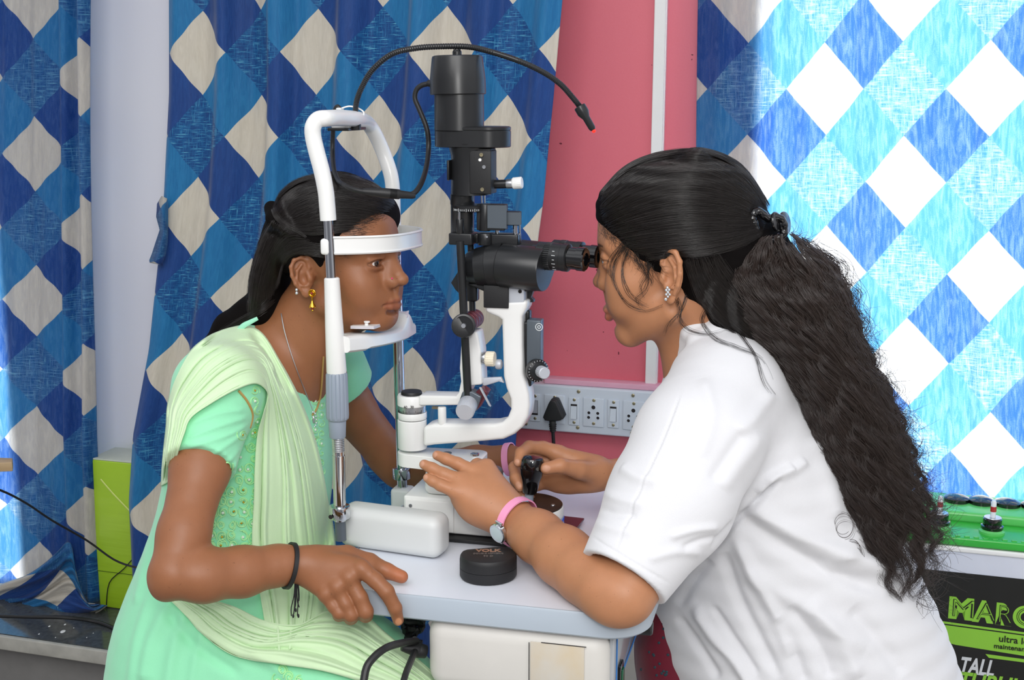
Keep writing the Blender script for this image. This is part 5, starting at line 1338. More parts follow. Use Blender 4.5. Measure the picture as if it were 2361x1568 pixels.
# far (right) arm and the hand round the joystick
F.chain(pts3([(1620, 1180, 1.78), (1500, 1120, 1.735), (1440, 1099, 1.715), (1395, 1093, 1.70)]), [.035, .030, .0235, .0205], k=.02, kin=.015)
F.ell(P(1330, 1090, 1.705), (.034, .016, .024), k=.02, rot=AXI)
F.ell(P(1300, 1112, 1.712), (.034, .014, .017), k=.014, rot=AXI)
F.ell(P(1360, 1098, 1.698), (.026, .017, .021), k=.014, rot=AXI)
F.cap(P(1370, 1076, 1.703), P(1285, 1047, 1.708), .0155, .0125, k=.012)
fin = [([(1288, 1045, 1.708), (1252, 1033, 1.705), (1220, 1031, 1.695), (1201, 1045, 1.678), (1195, 1066, 1.664)], [.0115, .0096, .0090, .0084, .0068]),
       ([(1285, 1062, 1.722), (1225, 1060, 1.72), (1187, 1078, 1.698), (1189, 1103, 1.675), (1199, 1122, 1.663)], [.0110, .0094, .0088, .0082, .0068]),
       ([(1285, 1085, 1.724), (1225, 1090, 1.722), (1190, 1108, 1.702), (1199, 1134, 1.682), (1212, 1147, 1.672)], [.0105, .0090, .0084, .0078, .0066]),
       ([(1285, 1108, 1.722), (1240, 1118, 1.72), (1215, 1130, 1.71), (1216, 1143, 1.694), (1225, 1150, 1.685)], [.0100, .0082, .0076, .0070, .0060])]
for pts, rs in fin: F.chain(pts3(pts), rs, k=.004, kin=.003)
F.chain(pts3([(1378, 1090, 1.690), (1335, 1083, 1.668), (1293, 1074, 1.652), (1260, 1080, 1.646)]), [.0170, .0130, .0102, .0086], k=.010, kin=.004)
Vt, Q = F.mesh(0.0013)
Vt = laplace(Vt, Q, 1, .4)
C = np.ones((len(Vt), 4)); C[:, :3] = paint_face(hloc(OD, RD_, SCD, Vt), C[:, :3].copy(), lz=-.0045, lip=(.92, .64, .62))
C = nailpaint(Vt, C, [(1001, 1048, 7, 7.5, .4, 1.615), (971, 1069, 7, 8, .4, 1.598), (980, 1101, 6, 7, .4, 1.582), (1192, 1066, 5.5, 8, .1, 1.663), (1196, 1119, 6.5, 9, -.4, 1.663), (1259, 1080, 10, 8, .0, 1.645), (1207, 1144, 5, 5, 0, 1.67)], (1.22, 1.4, 1.8))
np_mesh('body', Vt, Q, 'skin_d', doc, colors=C)
BODY_D = (Vt, Q)
for s in (1, -1): eyeball(doc, OD, RD_, SCD, s, (1, 0, 0))
# ---------------------------------------------------------------- cloth and hair helpers
def rows(F, lst, k=.03, hz=.05):
    """lst of (y, left px, right px, Y centre, half depth)"""
    for y, l, r, Y, b_ in lst:
        c = P((l + r) / 2, y, Y); hw = (r - l) / 2 * (c - C0).length / FPX * .985
        a = math.sqrt(max(hw * hw - (b_ * math.sin(YAW)) ** 2, (.35 * hw) ** 2)) / math.cos(YAW)
        F.ell(c, (a, b_, hz), k=k, rot=AXI)
def lerp_rows(tab, n):
    t = np.array(tab, dtype=float); y = np.linspace(t[0, 0], t[-1, 0], n)
    return [tuple(np.interp(q, t[:, 0], t[:, j]) if j else q for j in range(t.shape[1])) for q in y]
def cloth_mat(name, base, var=.06, trans=0.0, rough=.75, weave=900, wr=0.25, wscale=18):
    m, nt, b = new_mat(name); tc = texco(nt); c = lin(base)
    dk = tuple(x * (1 - var) for x in c[:3]) + (1,)
    nt.links.new(mixc(nt, noise(nt, tc, 22, 4), dk, c), b.inputs['Base Color'])
    b.inputs['Roughness'].default_value = rough; b.inputs['Sheen Weight'].default_value = .25; b.inputs['Specular IOR Level'].default_value = .25
    h = mathn(nt, 'ADD', mathn(nt, 'MULTIPLY', noise(nt, tc, weave, 1), .12), noise(nt, mapping(nt, tc, (wscale, wscale, wscale * .45)), 1.0, 3, .5, 1.0))
    bp = bump(nt, h, wr, .006); nt.links.new(bp, b.inputs['Normal'])
    if trans:
        tr = nt.nodes.new('ShaderNodeBsdfTranslucent'); tr.inputs[0].default_value = c; nt.links.new(bp, tr.inputs[1])
        mx = nt.nodes.new('ShaderNodeMixShader'); mx.inputs[0].default_value = trans
        nt.links.new(b.outputs[0], mx.inputs[1]); nt.links.new(tr.outputs[0], mx.inputs[2]); nt.links.new(mx.outputs[0], nt.nodes['Material Output'].inputs[0])
    return m
def sheet(name, cross, bvh, mat, parent, nt_=120, ns=80, off=.006, pleats=9, amp=.005, dflt=1.5, back=.05, thick=.0008, smooth_y=4, taper=None, uvpat=None, phase=0.0, zvar=1.0):
    """cloth laid over the meshes in bvh. cross: list of ((ox,oy),(ix,iy)) cross lines"""
    Os = spl2([c[0] for c in cross], 8); Is = spl2([c[1] for c in cross], 8)
    def samp(poly, n):
        a = np.array(poly); t = np.linspace(0, len(a) - 1, n)
        return np.stack([np.interp(t, np.arange(len(a)), a[:, j]) for j in range(2)], 1)
    O, I = samp(Os, nt_), samp(Is, nt_)
    S = np.linspace(0, 1, ns); Y = np.full((nt_, ns), np.nan); PX = np.zeros((nt_, ns, 2))
    for i in range(nt_):
        for j in range(ns):
            p = O[i] * (1 - S[j]) + I[i] * S[j]; PX[i, j] = p
            if (i % 2 == 0 and j % 2 == 0):
                h = bvh.hit(p[0], p[1])
                if h is not None: Y[i, j] = h.y
    Yc = Y[::2, ::2].copy()
    for _ in range(60):      # fill the gaps from their neighbours
        m = np.isnan(Yc)
        if not m.any(): break
        pad = np.pad(Yc, 1, constant_values=np.nan); st = np.stack([pad[:-2, 1:-1], pad[2:, 1:-1], pad[1:-1, :-2], pad[1:-1, 2:]])
        with np.errstate(all='ignore'):
            import warnings; warnings.simplefilter('ignore'); av = np.nanmean(st, axis=0)
        Yc[m] = av[m]
    Yc[np.isnan(Yc)] = dflt
    for _ in range(smooth_y):
        pad = np.pad(Yc, 1, mode='edge'); Yc = np.minimum(Yc, (pad[:-2, 1:-1] + pad[2:, 1:-1] + pad[1:-1, :-2] + pad[1:-1, 2:] + 2 * Yc) / 6 - 0.0002)
    a = np.arange(Yc.shape[0]); b_ = np.arange(Yc.shape[1])
    full = np.zeros((nt_, ns)); tmp = np.stack([np.interp(np.arange(nt_) / 2, a, Yc[:, j]) for j in range(len(b_))], 1)
    for i in range(nt_): full[i] = np.interp(np.arange(ns) / 2, b_, tmp[i])
    V_ = np.zeros((nt_, ns + 2, 3))
    for i in range(nt_):
        t = i / (nt_ - 1); am = amp * (taper(t) if taper else 1)
        for j in range(ns):
            s_ = S[j]; w = s_ + .03 * math.sin(t * 9 + s_ * 5) * zvar
            w += .055 * math.sin(w * 9.3 + 1.3 + t * 2.0) + .03 * math.sin(w * 23 + 2.1 - t * 3)
            pl = (abs(math.sin(math.pi * (w * pleats + phase))) ** 1.2) * (.75 + .45 * math.sin(w * 7 + t * 4)) + .28 * math.sin(math.pi * (w * pleats * 2.7 + 2.7 * t * zvar)) + .16 * math.sin(math.pi * w * pleats * 5.3 + 3 * t) + .3 * math.sin(6 * t + 11 * s_)
            V_[i, j + 1] = P(PX[i, j, 0], PX[i, j, 1], full[i, j] - off - am * pl)
        d0 = PX[i, 0] - PX[i, 1]; d0 = d0 / (np.hypot(*d0) + 1e-6); d1 = PX[i, -1] - PX[i, -2]; d1 = d1 / (np.hypot(*d1) + 1e-6)
        V_[i, 0] = P(PX[i, 0, 0] + d0[0] * 3 * (1 if back else 0), PX[i, 0, 1] + d0[1] * 3, full[i, 0] + back)
        V_[i, -1] = P(PX[i, -1, 0] - d1[0] * 2, PX[i, -1, 1] - d1[1] * 2, full[i, -1] + min(.006, back))
    n2 = ns + 2; Vt = V_.reshape(-1, 3)
    Q = np.array([(i * n2 + j, i * n2 + j + 1, (i + 1) * n2 + j + 1, (i + 1) * n2 + j) for i in range(nt_ - 1) for j in range(n2 - 1)])
    o = np_mesh(name, Vt, Q, mat, parent)
    if uvpat:
        uvl = o.data.uv_layers.new(name='UVMap'); li = np.empty(len(o.data.loops), dtype=np.int32); o.data.loops.foreach_get('vertex_index', li)
        uv = np.array([(uvpat[0] + uvpat[2] * (j / n2), uvpat[1] + uvpat[3] * (i / nt_)) for i in range(nt_) for j in range(n2)], dtype=np.float32)
        uvl.data.foreach_set('uv', uv[li].ravel())
    sd = o.modifiers.new('thickness', 'SOLIDIFY'); sd.thickness = thick; sd.offset = 1
    return o, (Vt, Q)
def hair_mat(name, col, rough=.32, tip=None):
    m, nt, b = new_mat(name); tc = texco(nt)
    n = noise(nt, tc, 60, 3)
    c = lin(col); b.inputs['Roughness'].default_value = rough; b.inputs['Specular IOR Level'].default_value = .55
    nt.links.new(mixc(nt, n, tuple(x * .6 for x in c[:3]) + (1,), tuple(x * 1.4 for x in c[:3]) + (1,)), b.inputs['Base Color'])
    return m
MAT['hair'] = hair_mat('hair_black', (33, 28, 26), .30)
MAT['hair_curl'] = hair_mat('hair_dark_brown', (50, 39, 35), .36)
MAT['hair_core'] = hair_mat('hair_under', (14, 11, 11), .85); MAT['hair_core'].node_tree.nodes['Principled BSDF'].inputs['Specular IOR Level'].default_value = .08
def strands(name, parent, curves, mat, r0=.00016, r1=.00006):
    h = bpy.data.hair_curves.new(name); sizes = [len(c) for c in curves]; h.add_curves(sizes)
    org = npv(ORG[parent.name]); A = (np.concatenate(curves) - org).astype(np.float32)
    h.position_data.foreach_set('vector', A.ravel()) if hasattr(h, 'position_data') else h.attributes['position'].data.foreach_set('vector', A.ravel())
    rad = np.concatenate([np.linspace(r0, r1, s) for s in sizes]).astype(np.float32)
    at = h.attributes.get('radius') or h.attributes.new('radius', 'FLOAT', 'POINT'); at.data.foreach_set('value', rad)
    h.materials.append(MAT[mat])
    o = bpy.data.objects.new(name, h); COL.objects.link(o); o.parent = parent; ORG[o.name] = ORG[parent.name]
    return o
def guide_interp(guides, u):
    """guides: list of equally long lists of px points; u in 0..1 between them"""
    g = u * (len(guides) - 1); i = min(int(g), len(guides) - 2); f = g - i
    return [(a[0] * (1 - f) + b_[0] * f, a[1] * (1 - f) + b_[1] * f) for a, b_ in zip(guides[i], guides[i + 1])]
def comb(bvh, guides, n, rnd, npt=14, lift=.0012, wob=3.0, dflt=1.65, jit=.0016):
    out = []
    for k in range(n):
        g = guide_interp(guides, rnd.random()); f = spl2(g, 6); a = np.array(f)
        t0 = rnd.random() * .25; t1 = 1 - rnd.random() * .2
        tt = np.linspace(t0, t1, npt) * (len(a) - 1)
        x = np.interp(tt, np.arange(len(a)), a[:, 0]); y = np.interp(tt, np.arange(len(a)), a[:, 1])
        ph = rnd.random() * 6; am = rnd.gauss(0, wob)
        y = y + am * np.sin(np.linspace(0, 3, npt) + ph) ; x = x + am * .5 * np.cos(np.linspace(0, 3, npt) + ph)
        pts = []; last = None; lf = lift + abs(rnd.gauss(0, jit))
        for q in range(npt):
            h = bvh.hit(x[q], y[q])
            if h is None:
                if last is None: continue
                Y = last
            else: Y = h.y - lf
            if last is not None and abs(Y - last) > .03: Y = last
            last = Y; pts.append(npv(P(x[q], y[q], Y)))
        if len(pts) > 3: out.append(np.array(pts))
    return out
def ring_on(bvh_t, c, axis, rad, w, off, n=48, start=0.0, span=2 * math.pi, mat='rubber', parent=None, name='band', th=.0016):
    """closed band that follows the limb: cast from outside towards the axis"""
    x, y, a = frame_from(axis); rings = []
    for k in range(n):
        an = start + span * k / (n if span > 6.2 else n - 1); d = x * math.cos(an) + y * math.sin(an)
        rr = []
        for s_ in (-1, 0, 1):
            o_ = c + a * (w / 2 * s_); loc, nn, i, dist = bvh_t.ray_cast(o_ + d * .07, -d)
            rr.append((loc - o_).length if loc is not None and (loc - o_).length < rad * 1.8 else rad)
        r_ = max(rr) + off
        rings.append([c + d * (r_ + e) + a * (w * h_) for e, h_ in ((0, -.5), (th, -.46), (th, .46), (0, .5))])
    m = MB(); vs = [p for r_ in rings for p in r_]; closed = span > 6.2; N = n if closed else n - 1
    fs = [(i * 4 + j, i * 4 + (j + 1) % 4, ((i + 1) % n) * 4 + (j + 1) % 4, ((i + 1) % n) * 4 + j) for i in range(N) for j in range(4)]
    m.add(vs, fs); return m.build(name, mat, parent), rings
rnd = random.Random(11)

# ---------------------------------------------------------------- patient: mint dress
MAT['mint'] = cloth_mat('mint_cotton', (150, 230, 184), .10, rough=.7, wr=.30, wscale=16)
MAT['mint_sleeve'] = cloth_mat('mint_sleeve', (158, 226, 196), .08, rough=.6, wr=.12, wscale=24)
MAT['dupatta'] = cloth_mat('pale_green_chiffon', (228, 252, 212), .05, trans=.25, rough=.6, wr=.18, wscale=30)
MAT['embroid'] = simple('pale_green_thread', (170, 232, 165), .6, bmp=.3)
MAT['gold_thread'] = simple('gold_thread', (196, 160, 96), .45, .3, bmp=.3)
F = Field()
tab = [(830, 485, 690, 1.715, .13), (870, 474, 725, 1.715, .15), (930, 450, 742, 1.715, .155), (1000, 425, 746, 1.71, .15), (1100, 408, 748, 1.705, .145), (1200, 385, 738, 1.70, .145),
       (1290, 352, 715, 1.69, .15), (1380, 315, 700, 1.68, .165), (1470, 300, 700, 1.67, .18), (1560, 284, 720, 1.66, .19), (1660, 270, 740, 1.66, .19)]
rows(F, lerp_rows(tab, 17), k=.035, hz=.055)
F.chain(pts3([(470, 1520, 1.58), (640, 1530, 1.57), (800, 1580, 1.55), (960, 1680, 1.53)]), [.10, .095, .088, .078], k=.05)
F.chain(pts3([(520, 1510, 1.78), (640, 1560, 1.77), (740, 1660, 1.76), (820, 1760, 1.75)]), [.10, .095, .085, .075], k=.05)
F.chain(pts3([(500, 895, 1.553), (478, 985, 1.523), (460, 1085, 1.488)]), [.052, .0465, .0435], k=.015, kin=.01)
F.chain(pts3([(760, 858, 1.872), (814, 938, 1.90)]), [.060, .048], k=.02)
F.chain([P(585, 885, 1.66), P(508, 905, 1.575)], [.058, .055], k=.03)
F.half(P(467, 1076, 1.49), P(440, 1190, 1.44) - P(470, 1070, 1.50), k=.001, R=.085)
F.half(P(800, 886, 1.89), P(880, 1030, 1.93) - P(800, 905, 1.89), k=.001, R=.13)
# neck opening
F.ell(P(684, 800, 1.690), (.058, .078, .066), k=.003, op=-1, rot=AXI)
F.cap(P(696, 860, 1.62), P(722, 945, 1.59), .036, .010, k=.003, op=-1)
Vt, Q = F.mesh(0.0024); Vt = laplace(Vt, Q, 2)
N = vert_normals(Vt, Q)
Vt = strokes(Vt, N, [([(572, 962), (500, 985), (432, 1012)], 5, .0022), ([(574, 978), (515, 1008), (424, 1034)], 4.5, .0020), ([(566, 945), (500, 955), (440, 978)], 5, .0018), ([(560, 1000), (500, 1042), (450, 1062)], 5, .0018),
    ([(556, 1030), (530, 1060), (490, 1078)], 5, .0016), ([(585, 1000), (560, 1040), (535, 1085)], 5, .0018),
    ([(395, 1390), (350, 1480), (330, 1580)], 16, .006), ([(430, 1400), (400, 1500), (385, 1600)], 14, .005), ([(470, 1440), (450, 1520), (440, 1600)], 12, .004),
    ([(350, 1370), (315, 1480), (300, 1600)], 12, .004), ([(340, 1220), (330, 1300), (312, 1400)], 10, .004), ([(560, 1490), (640, 1540), (700, 1600)], 14, .005), ([(380, 1400), (440, 1480), (560, 1560)], 14, -.005),
    ([(500, 1140), (520, 1180), (570, 1200)], 8, .002), ([(505, 1220), (540, 1240), (580, 1250)], 8, .002)], True)
kam = np_mesh('dress', Vt, Q, 'mint', pat)
DRESS = (Vt, Q)
bv = BVH([BODY_P, DRESS])
_px, _py = proj_np(BODY_P[0]); _k = (_py[BODY_P[1]].max(1) < 1010) & (BODY_P[0][BODY_P[1]][:, :, 1].max(1) < 1.80)
bvb = BVH([(BODY_P[0], BODY_P[1][_k]), DRESS]); bvd = BVH([DRESS])
# sleeve trim, neckline trim and embroidery
mb = MB(); hp = [bv.hit(x_, y_) for x_, y_ in spl2([(552, 900), (572, 925), (584, 955), (578, 985)], 8)]
mb.tube([p - V * .002 for p in hp if p], .0016, 8, 1); mb.build('shoulder_piping', 'gold_thread', kam)
mb = MB(); hp = [bv.hit(x_, y_) for x_, y_ in spl2([(746, 822), (744, 850), (742, 880), (738, 915), (730, 942), (720, 956)], 8)]
mb.tube([p - V * .002 + U * .001 for p in hp if p], .0014, 8, 1); mb.build('neckline_piping', 'gold_thread', kam)
def spiral(cx, cy, r, turns, a0, hand=1, n=22):
    return [(cx + hand * r * (1 - t) ** .8 * math.cos(a0 + t * turns * 6.28), cy + r * 1.15 * (1 - t) ** .8 * math.sin(a0 + t * turns * 6.28)) for t in np.linspace(0, .9, n)]
mb = MB(); beads = []
er = random.Random(5)
def emb_at(x_, y_, r_, k_):
    for j in range(k_):
        pts = [bvd.hit(a_, b2) for a_, b2 in spiral(x_, y_, r_ * (1 - j * .22), .8 + .3 * er.random(), er.random() * 6.28, 1 if er.random() < .5 else -1)]
        pts = [p - V * .0012 for p in pts if p is not None]
        if len(pts) > 4 and max((pts[i + 1] - pts[i]).length for i in range(len(pts) - 1)) < .012: mb.tube(pts, .00085, 6, 1)
    h = bvd.hit(x_, y_)
    if h is not None and er.random() < .6: beads.append(h)
for gy in range(1000, 1262, 26):
    x0_ = 560 if gy < 1060 else (505 if gy < 1130 else 490)
    for gx in range(x0_, 604, 24): emb_at(gx + er.uniform(-4, 4), gy + er.uniform(-4, 4), 14, 3)
mb.build('side_embroidery', 'embroid', kam); mb = MB()
for gy in range(900, 1000, 24): emb_at(592 + er.uniform(-5, 5), gy, 11, 2)
for gy in range(880, 1130, 22):
    for gx in (728, 742): emb_at(gx, gy + (gx == 742) * 10, 9, 2)
mb.build('neck_embroidery', 'embroid', kam); mb = MB()
for gx, gy in ((650, 1545), (668, 1560), (640, 1568), (690, 1568)): emb_at(gx, gy, 14, 3)
mb.build('hem_embroidery', 'embroid', kam)
MAT['pearl'] = simple('pearl_bead', (214, 232, 214), .2, coat=.5)
for i, h in enumerate(beads[:60]):
    m2 = MB(); m2.sphere(h - V * .002, .0021 if i % 3 else .0015, seg=10); m2.build('bead', 'pearl' if i % 3 else 'gold', kam)
# shawl
cross = [((374, 1120), (398, 1105)), ((380, 1040), (408, 1050)), ((386, 985), (424, 1000)), ((390, 930), (442, 962)), ((410, 866), (492, 926)), ((452, 800), (548, 896)), ((528, 758), (592, 884)), ((596, 762), (617, 908)),
         ((648, 838), (608, 950)), ((690, 918), (594, 1002)), ((722, 1000), (588, 1080)), ((742, 1080), (586, 1160)), ((756, 1160), (582, 1235)), ((768, 1235), (585, 1300)), ((772, 1300), (600, 1370)), ((760, 1390), (612, 1440)), ((735, 1480), (622, 1510))]
tp = lambda t: .5 + .8 * min(1, t * 2)
sh, SHM = sheet('shawl', cross, bvb, 'dupatta', pat, nt_=220, ns=130, off=.006, pleats=6, amp=.0040, dflt=1.55, back=.06, taper=tp)
bv2 = BVH([DRESS])
cross2 = [((470, 1378), (388, 1380)), ((540, 1400), (430, 1420)), ((610, 1432), (470, 1465)), ((690, 1440), (540, 1512)), ((760, 1405), (640, 1530)), ((830, 1412), (740, 1545)), ((890, 1462), (830, 1570)), ((950, 1510), (920, 1600)), ((1020, 1570), (1000, 1640))]
sheet('shawl_lap', cross2, bv2, 'dupatta', pat, nt_=150, ns=90, off=.010, pleats=5, amp=.005, dflt=1.5, back=.03, phase=.3)
# jewellery
mb = MB(); ch_ = [bv.hit(x_, y_) for x_, y_ in spl2([(650, 722), (657, 760), (672, 812), (692, 868), (712, 918), (722, 945)], 10)]
ch_ = [p - V * .0025 for p in ch_ if p]; mb.tube(ch_, .0007, 6, 1); ne = mb.build('necklace_chain', 'silver', pat)
e_ = bv.hit(726, 965) or P(726, 965, 1.58)
mb = MB()
for k in range(14):
    a = 2 * math.pi * k / 14; mb.sphere(e_ - V * .005 + U * (.0042 * math.cos(a)) + Z * (.0105 * math.sin(a)), .0014, seg=8)
mb.build('pendant_ring', 'diamond', ne); mb = MB(); mb.sphere(e_ - V * .0065, .003, (1, .6, 2), seg=12); mb.build('pendant_drop', 'silver', ne)
ep = P(720, 676, 1.613)
mb = MB(); mb.lathe(ep, -V, [(0, .0052), (.001, .0052), (.0015, .0045), (.0008, .0040), (.0016, .0034), (.0012, .0028), (.002, .0022)], 24)
mb.tube([ep - Z * .005 - V * .001, ep - Z * .009 - V * .001], .0012, 8, 1); mb.lathe(ep - Z * .0175 - V * .001, Z, [(0, .0046), (.002, .0040), (.005, .0020), (.008, .0012)], 16)
for k in range(6): a = 2 * math.pi * k / 6; mb.sphere(ep - Z * .0185 - V * .001 + U * .0036 * math.cos(a) + V * .0036 * math.sin(a), .0009, seg=6)
mb.sphere(ep - Z * .0225 - V * .001, .0016, seg=8); er_ = mb.build('gold_earring', 'gold', pat)
mb = MB(); mb.sphere(ep - V * .002, .0017, seg=10); mb.sphere(ep - Z * .0200 - V * .001, .0017, seg=10); mb.build('red_stone', 'ruby', er_)
mb = MB(); q = P(684, 668, 1.628); mb.sphere(q, .0020, seg=10); mb.sphere(q - Z * .0045, .0022, seg=10); mb.build('ear_stud', 'diamond', pat)
q = bv.hit(904, 642)
if q: mb = MB(); mb.sphere(q - V * .0005, .0012, seg=10); mb.build('nose_stud', 'pinkjewel', pat)
# black thread on the wrist
wc = P(668, 1300, 1.468); wa = P(720, 1296, 1.476) - P(600, 1310, 1.45)
BT = bv.t[0]
wa2 = (wa.normalized() + Z * -.25).normalized()
br, rg = ring_on(BT, wc, wa2, .024, .0055, .0006, mat='rubber', parent=pat, name='thread_bracelet', th=.0028)
mb = MB(); tr_ = random.Random(2); t0_ = P(680, 1346, 1.462)
for k in range(6):
    x_ = 676 + k * 3; L_ = tr_.uniform(40, 78)
    mb.tube([P(680 + k * 1.5, 1344, 1.458), P(x_ + tr_.uniform(-2, 2), 1344 + L_ * .4, 1.455), P(x_ + tr_.uniform(-5, 3), 1344 + L_ * .75, 1.455), P(x_ + tr_.uniform(-5, 5), 1344 + L_, 1.455)], .0007, 6, 4)
    if k % 2 == 0: mb.sphere(P(x_, 1344 + L_, 1.455), .0014, (1, 1, 2), seg=8)
mb.build('bracelet_tassel', 'rubber', br)
c_ = P(1176, 1056, 1.864); ring_on(BT, c_, P(1200, 1055, 1.855) - P(1100, 1067, 1.88), .022, .010, .0008, mat='pink_strap', parent=pat, name='pink_wrist_strap', th=.002)
# hair tie ends at the back of the neck
mb = MB(); mb.tube([P(545, 770, 1.66), P(560, 752, 1.655), P(578, 742, 1.655), P(594, 734, 1.655)], lambda t: .0045 - .002 * t, 8, 4, flat=(V, .5)); mb.build('dress_tie', 'mint_sleeve', pat)

# ---------------------------------------------------------------- patient: hair
F = Field()
tab = [(428, 722, 824, 1.71, .042), (438, 690, 858, 1.71, .057), (457, 662, 888, 1.71, .074), (480, 646, 905, 1.71, .082), (505, 644, 908, 1.71, .085), (535, 642, 896, 1.71, .084), (570, 645, 870, 1.71, .080), (600, 650, 840, 1.71, .072)]
rows(F, lerp_rows(tab, 12), k=.02, hz=.018)
tab = [(520, 632, 715, 1.715, .052), (570, 612, 685, 1.715, .057), (620, 598, 666, 1.715, .059), (670, 590, 656, 1.715, .055), (712, 592, 650, 1.715, .042)]
rows(F, lerp_rows(tab, 6), k=.02, hz=.022)
F.frame(OP, RP_, SCP)
F.ell((.111, 0, -.018), (.088, .22, .090), k=.004, op=-1)
F.ell((.075, 0, -.075), (.082, .22, .085), k=.004, op=-1)
F.frame()
F.ell(earP + Z * -.002 - V * .01, (.021, .030, .033), k=.004, op=-1, rot=AXI)
F.chain(pts3([(612, 705, 1.715), (572, 735, 1.72), (530, 758, 1.73), (490, 788, 1.74)]), [.030, .024, .021, .012], k=.015)
F.chain(pts3([(626, 480, 1.66), (634, 505, 1.640), (660, 526, 1.630), (700, 545, 1.628)]), [.010, .011, .009, .004], k=.006)
Vt, Q = F.mesh(0.002); Vt = laplace(Vt, Q, 2)
hm = np_mesh('hair', Vt, Q, 'hair_core', pat); bh = BVH([(Vt, Q)])
g1 = [[(900, 446), (850, 414), (770, 401), (694, 412), (648, 442), (628, 482)], [(908, 458), (850, 424), (770, 410), (694, 424), (652, 455), (632, 490)], [(912, 472), (840, 440), (760, 428), (690, 446), (650, 480), (636, 502)], [(896, 486), (820, 470), (750, 468), (690, 486), (655, 508), (640, 512)],
      [(850, 504), (795, 500), (745, 505), (700, 515), (665, 520), (645, 514)], [(820, 532), (785, 535), (745, 540), (705, 540), (670, 530), (650, 518)]]
cv = comb(bh, g1, 2600, rnd, lift=.0004)
g2 = [[(800, 560), (770, 566), (730, 568), (690, 575), (655, 600), (640, 660)], [(770, 592), (745, 590), (715, 584), (680, 580), (650, 610), (632, 670)], [(700, 548), (670, 548), (650, 560), (630, 600), (618, 650), (612, 715)],
      [(665, 528), (645, 550), (625, 590), (606, 640), (596, 690), (592, 725)], [(634, 512), (618, 545), (602, 590), (588, 640), (582, 690), (578, 725)], [(628, 512), (606, 548), (588, 592), (576, 640), (572, 690), (572, 725)]]
cv += comb(bh, g2, 2400, rnd, lift=.0004, wob=4)
g3 = [[(625, 482), (631, 500), (645, 515), (665, 527), (690, 540), (705, 550)], [(634, 476), (642, 494), (655, 508), (675, 520), (695, 532), (708, 545)]]
cv += comb(bh, g3, 260, rnd, lift=.0008, wob=1)
g4 = [[(640, 690), (610, 715), (570, 735), (535, 755), (505, 778), (488, 796)], [(600, 700), (580, 722), (550, 740), (520, 758), (498, 775), (484, 790)]]
cv += comb(bh, g4, 420, rnd, lift=.0008, wob=4)
strands('hair_strands', hm, cv, 'hair', .00017, .00007)
cv = []
# short baby hair along the hairline, lying on the skin
bs = BVH([BODY_P])
for k in range(420):
    u_ = rnd.random(); base = guide_interp([[(915, 478)], [(885, 490)], [(856, 500)], [(834, 518)], [(818, 545)], [(792, 590)]], u_)[0]
    x0_, y0_ = base[0] + rnd.gauss(0, 9), base[1] + rnd.gauss(0, 8); an = rnd.uniform(2.6, 3.9) + (u_ - .5) * -.9; L_ = rnd.uniform(14, 34); cu_ = rnd.uniform(-.6, .6); pts = []
    for q in range(7):
        t = q / 6; x_ = x0_ + math.cos(an + cu_ * t) * L_ * (t - .35); y_ = y0_ - math.sin(an + cu_ * t) * L_ * (t - .35) * .6 
        h = bs.hit(x_, y_)
        if h is not None: pts.append(npv(h - V * .0010))
    if len(pts) > 4: cv.append(np.array(pts))
strands('baby_hair', hm, cv, 'hair', .00010, .00005)
# ---------------------------------------------------------------- examiner: white coat
MAT['coat'] = cloth_mat('white_cotton', (222, 222, 225), .02, rough=.85, wr=.30, wscale=10)
MAT['maroon'] = cloth_mat('maroon_print', (116, 20, 44), .35, rough=.6, wr=.2)
F = Field()
tab = [(735, 1622, 1690, 1.665, .060), (765, 1592, 1730, 1.665, .075), (800, 1568, 1770, 1.665, .10), (850, 1545, 1830, 1.67, .13), (900, 1525, 1875, 1.67, .15), (1000, 1500, 1930, 1.675, .16), (1100, 1490, 1985, 1.675, .16),
       (1200, 1492, 2035, 1.675, .155), (1300, 1496, 2090, 1.675, .155), (1400, 1506, 2138, 1.675, .165), (1500, 1522, 2172, 1.675, .18), (1600, 1570, 2200, 1.675, .19), (1680, 1600, 2220, 1.675, .19)]
rows(F, lerp_rows(tab, 20), k=.03, hz=.05)
F.chain(pts3([(1672, 900, 1.565), (1608, 1020, 1.50), (1545, 1155, 1.455), (1440, 1328, 1.395)]), [.072, .076, .074, .0560], k=.03, kin=.02)
F.chain(pts3([(1640, 930, 1.80), (1600, 1060, 1.82), (1500, 1110, 1.75)]), [.07, .06, .045], k=.03)
cN = (P(1440, 1328, 1.395) - P(1560, 1130, 1.455)).normalized()
F.half(P(1436, 1330, 1.392), cN, k=.002, R=.085)
F.ell(P(1436, 1332, 1.392), (.044, .044, .044), k=.002, op=-1)
F.ell(P(1605, 765, 1.64), (.048, .062, .060), k=.003, op=-1, rot=AXI)
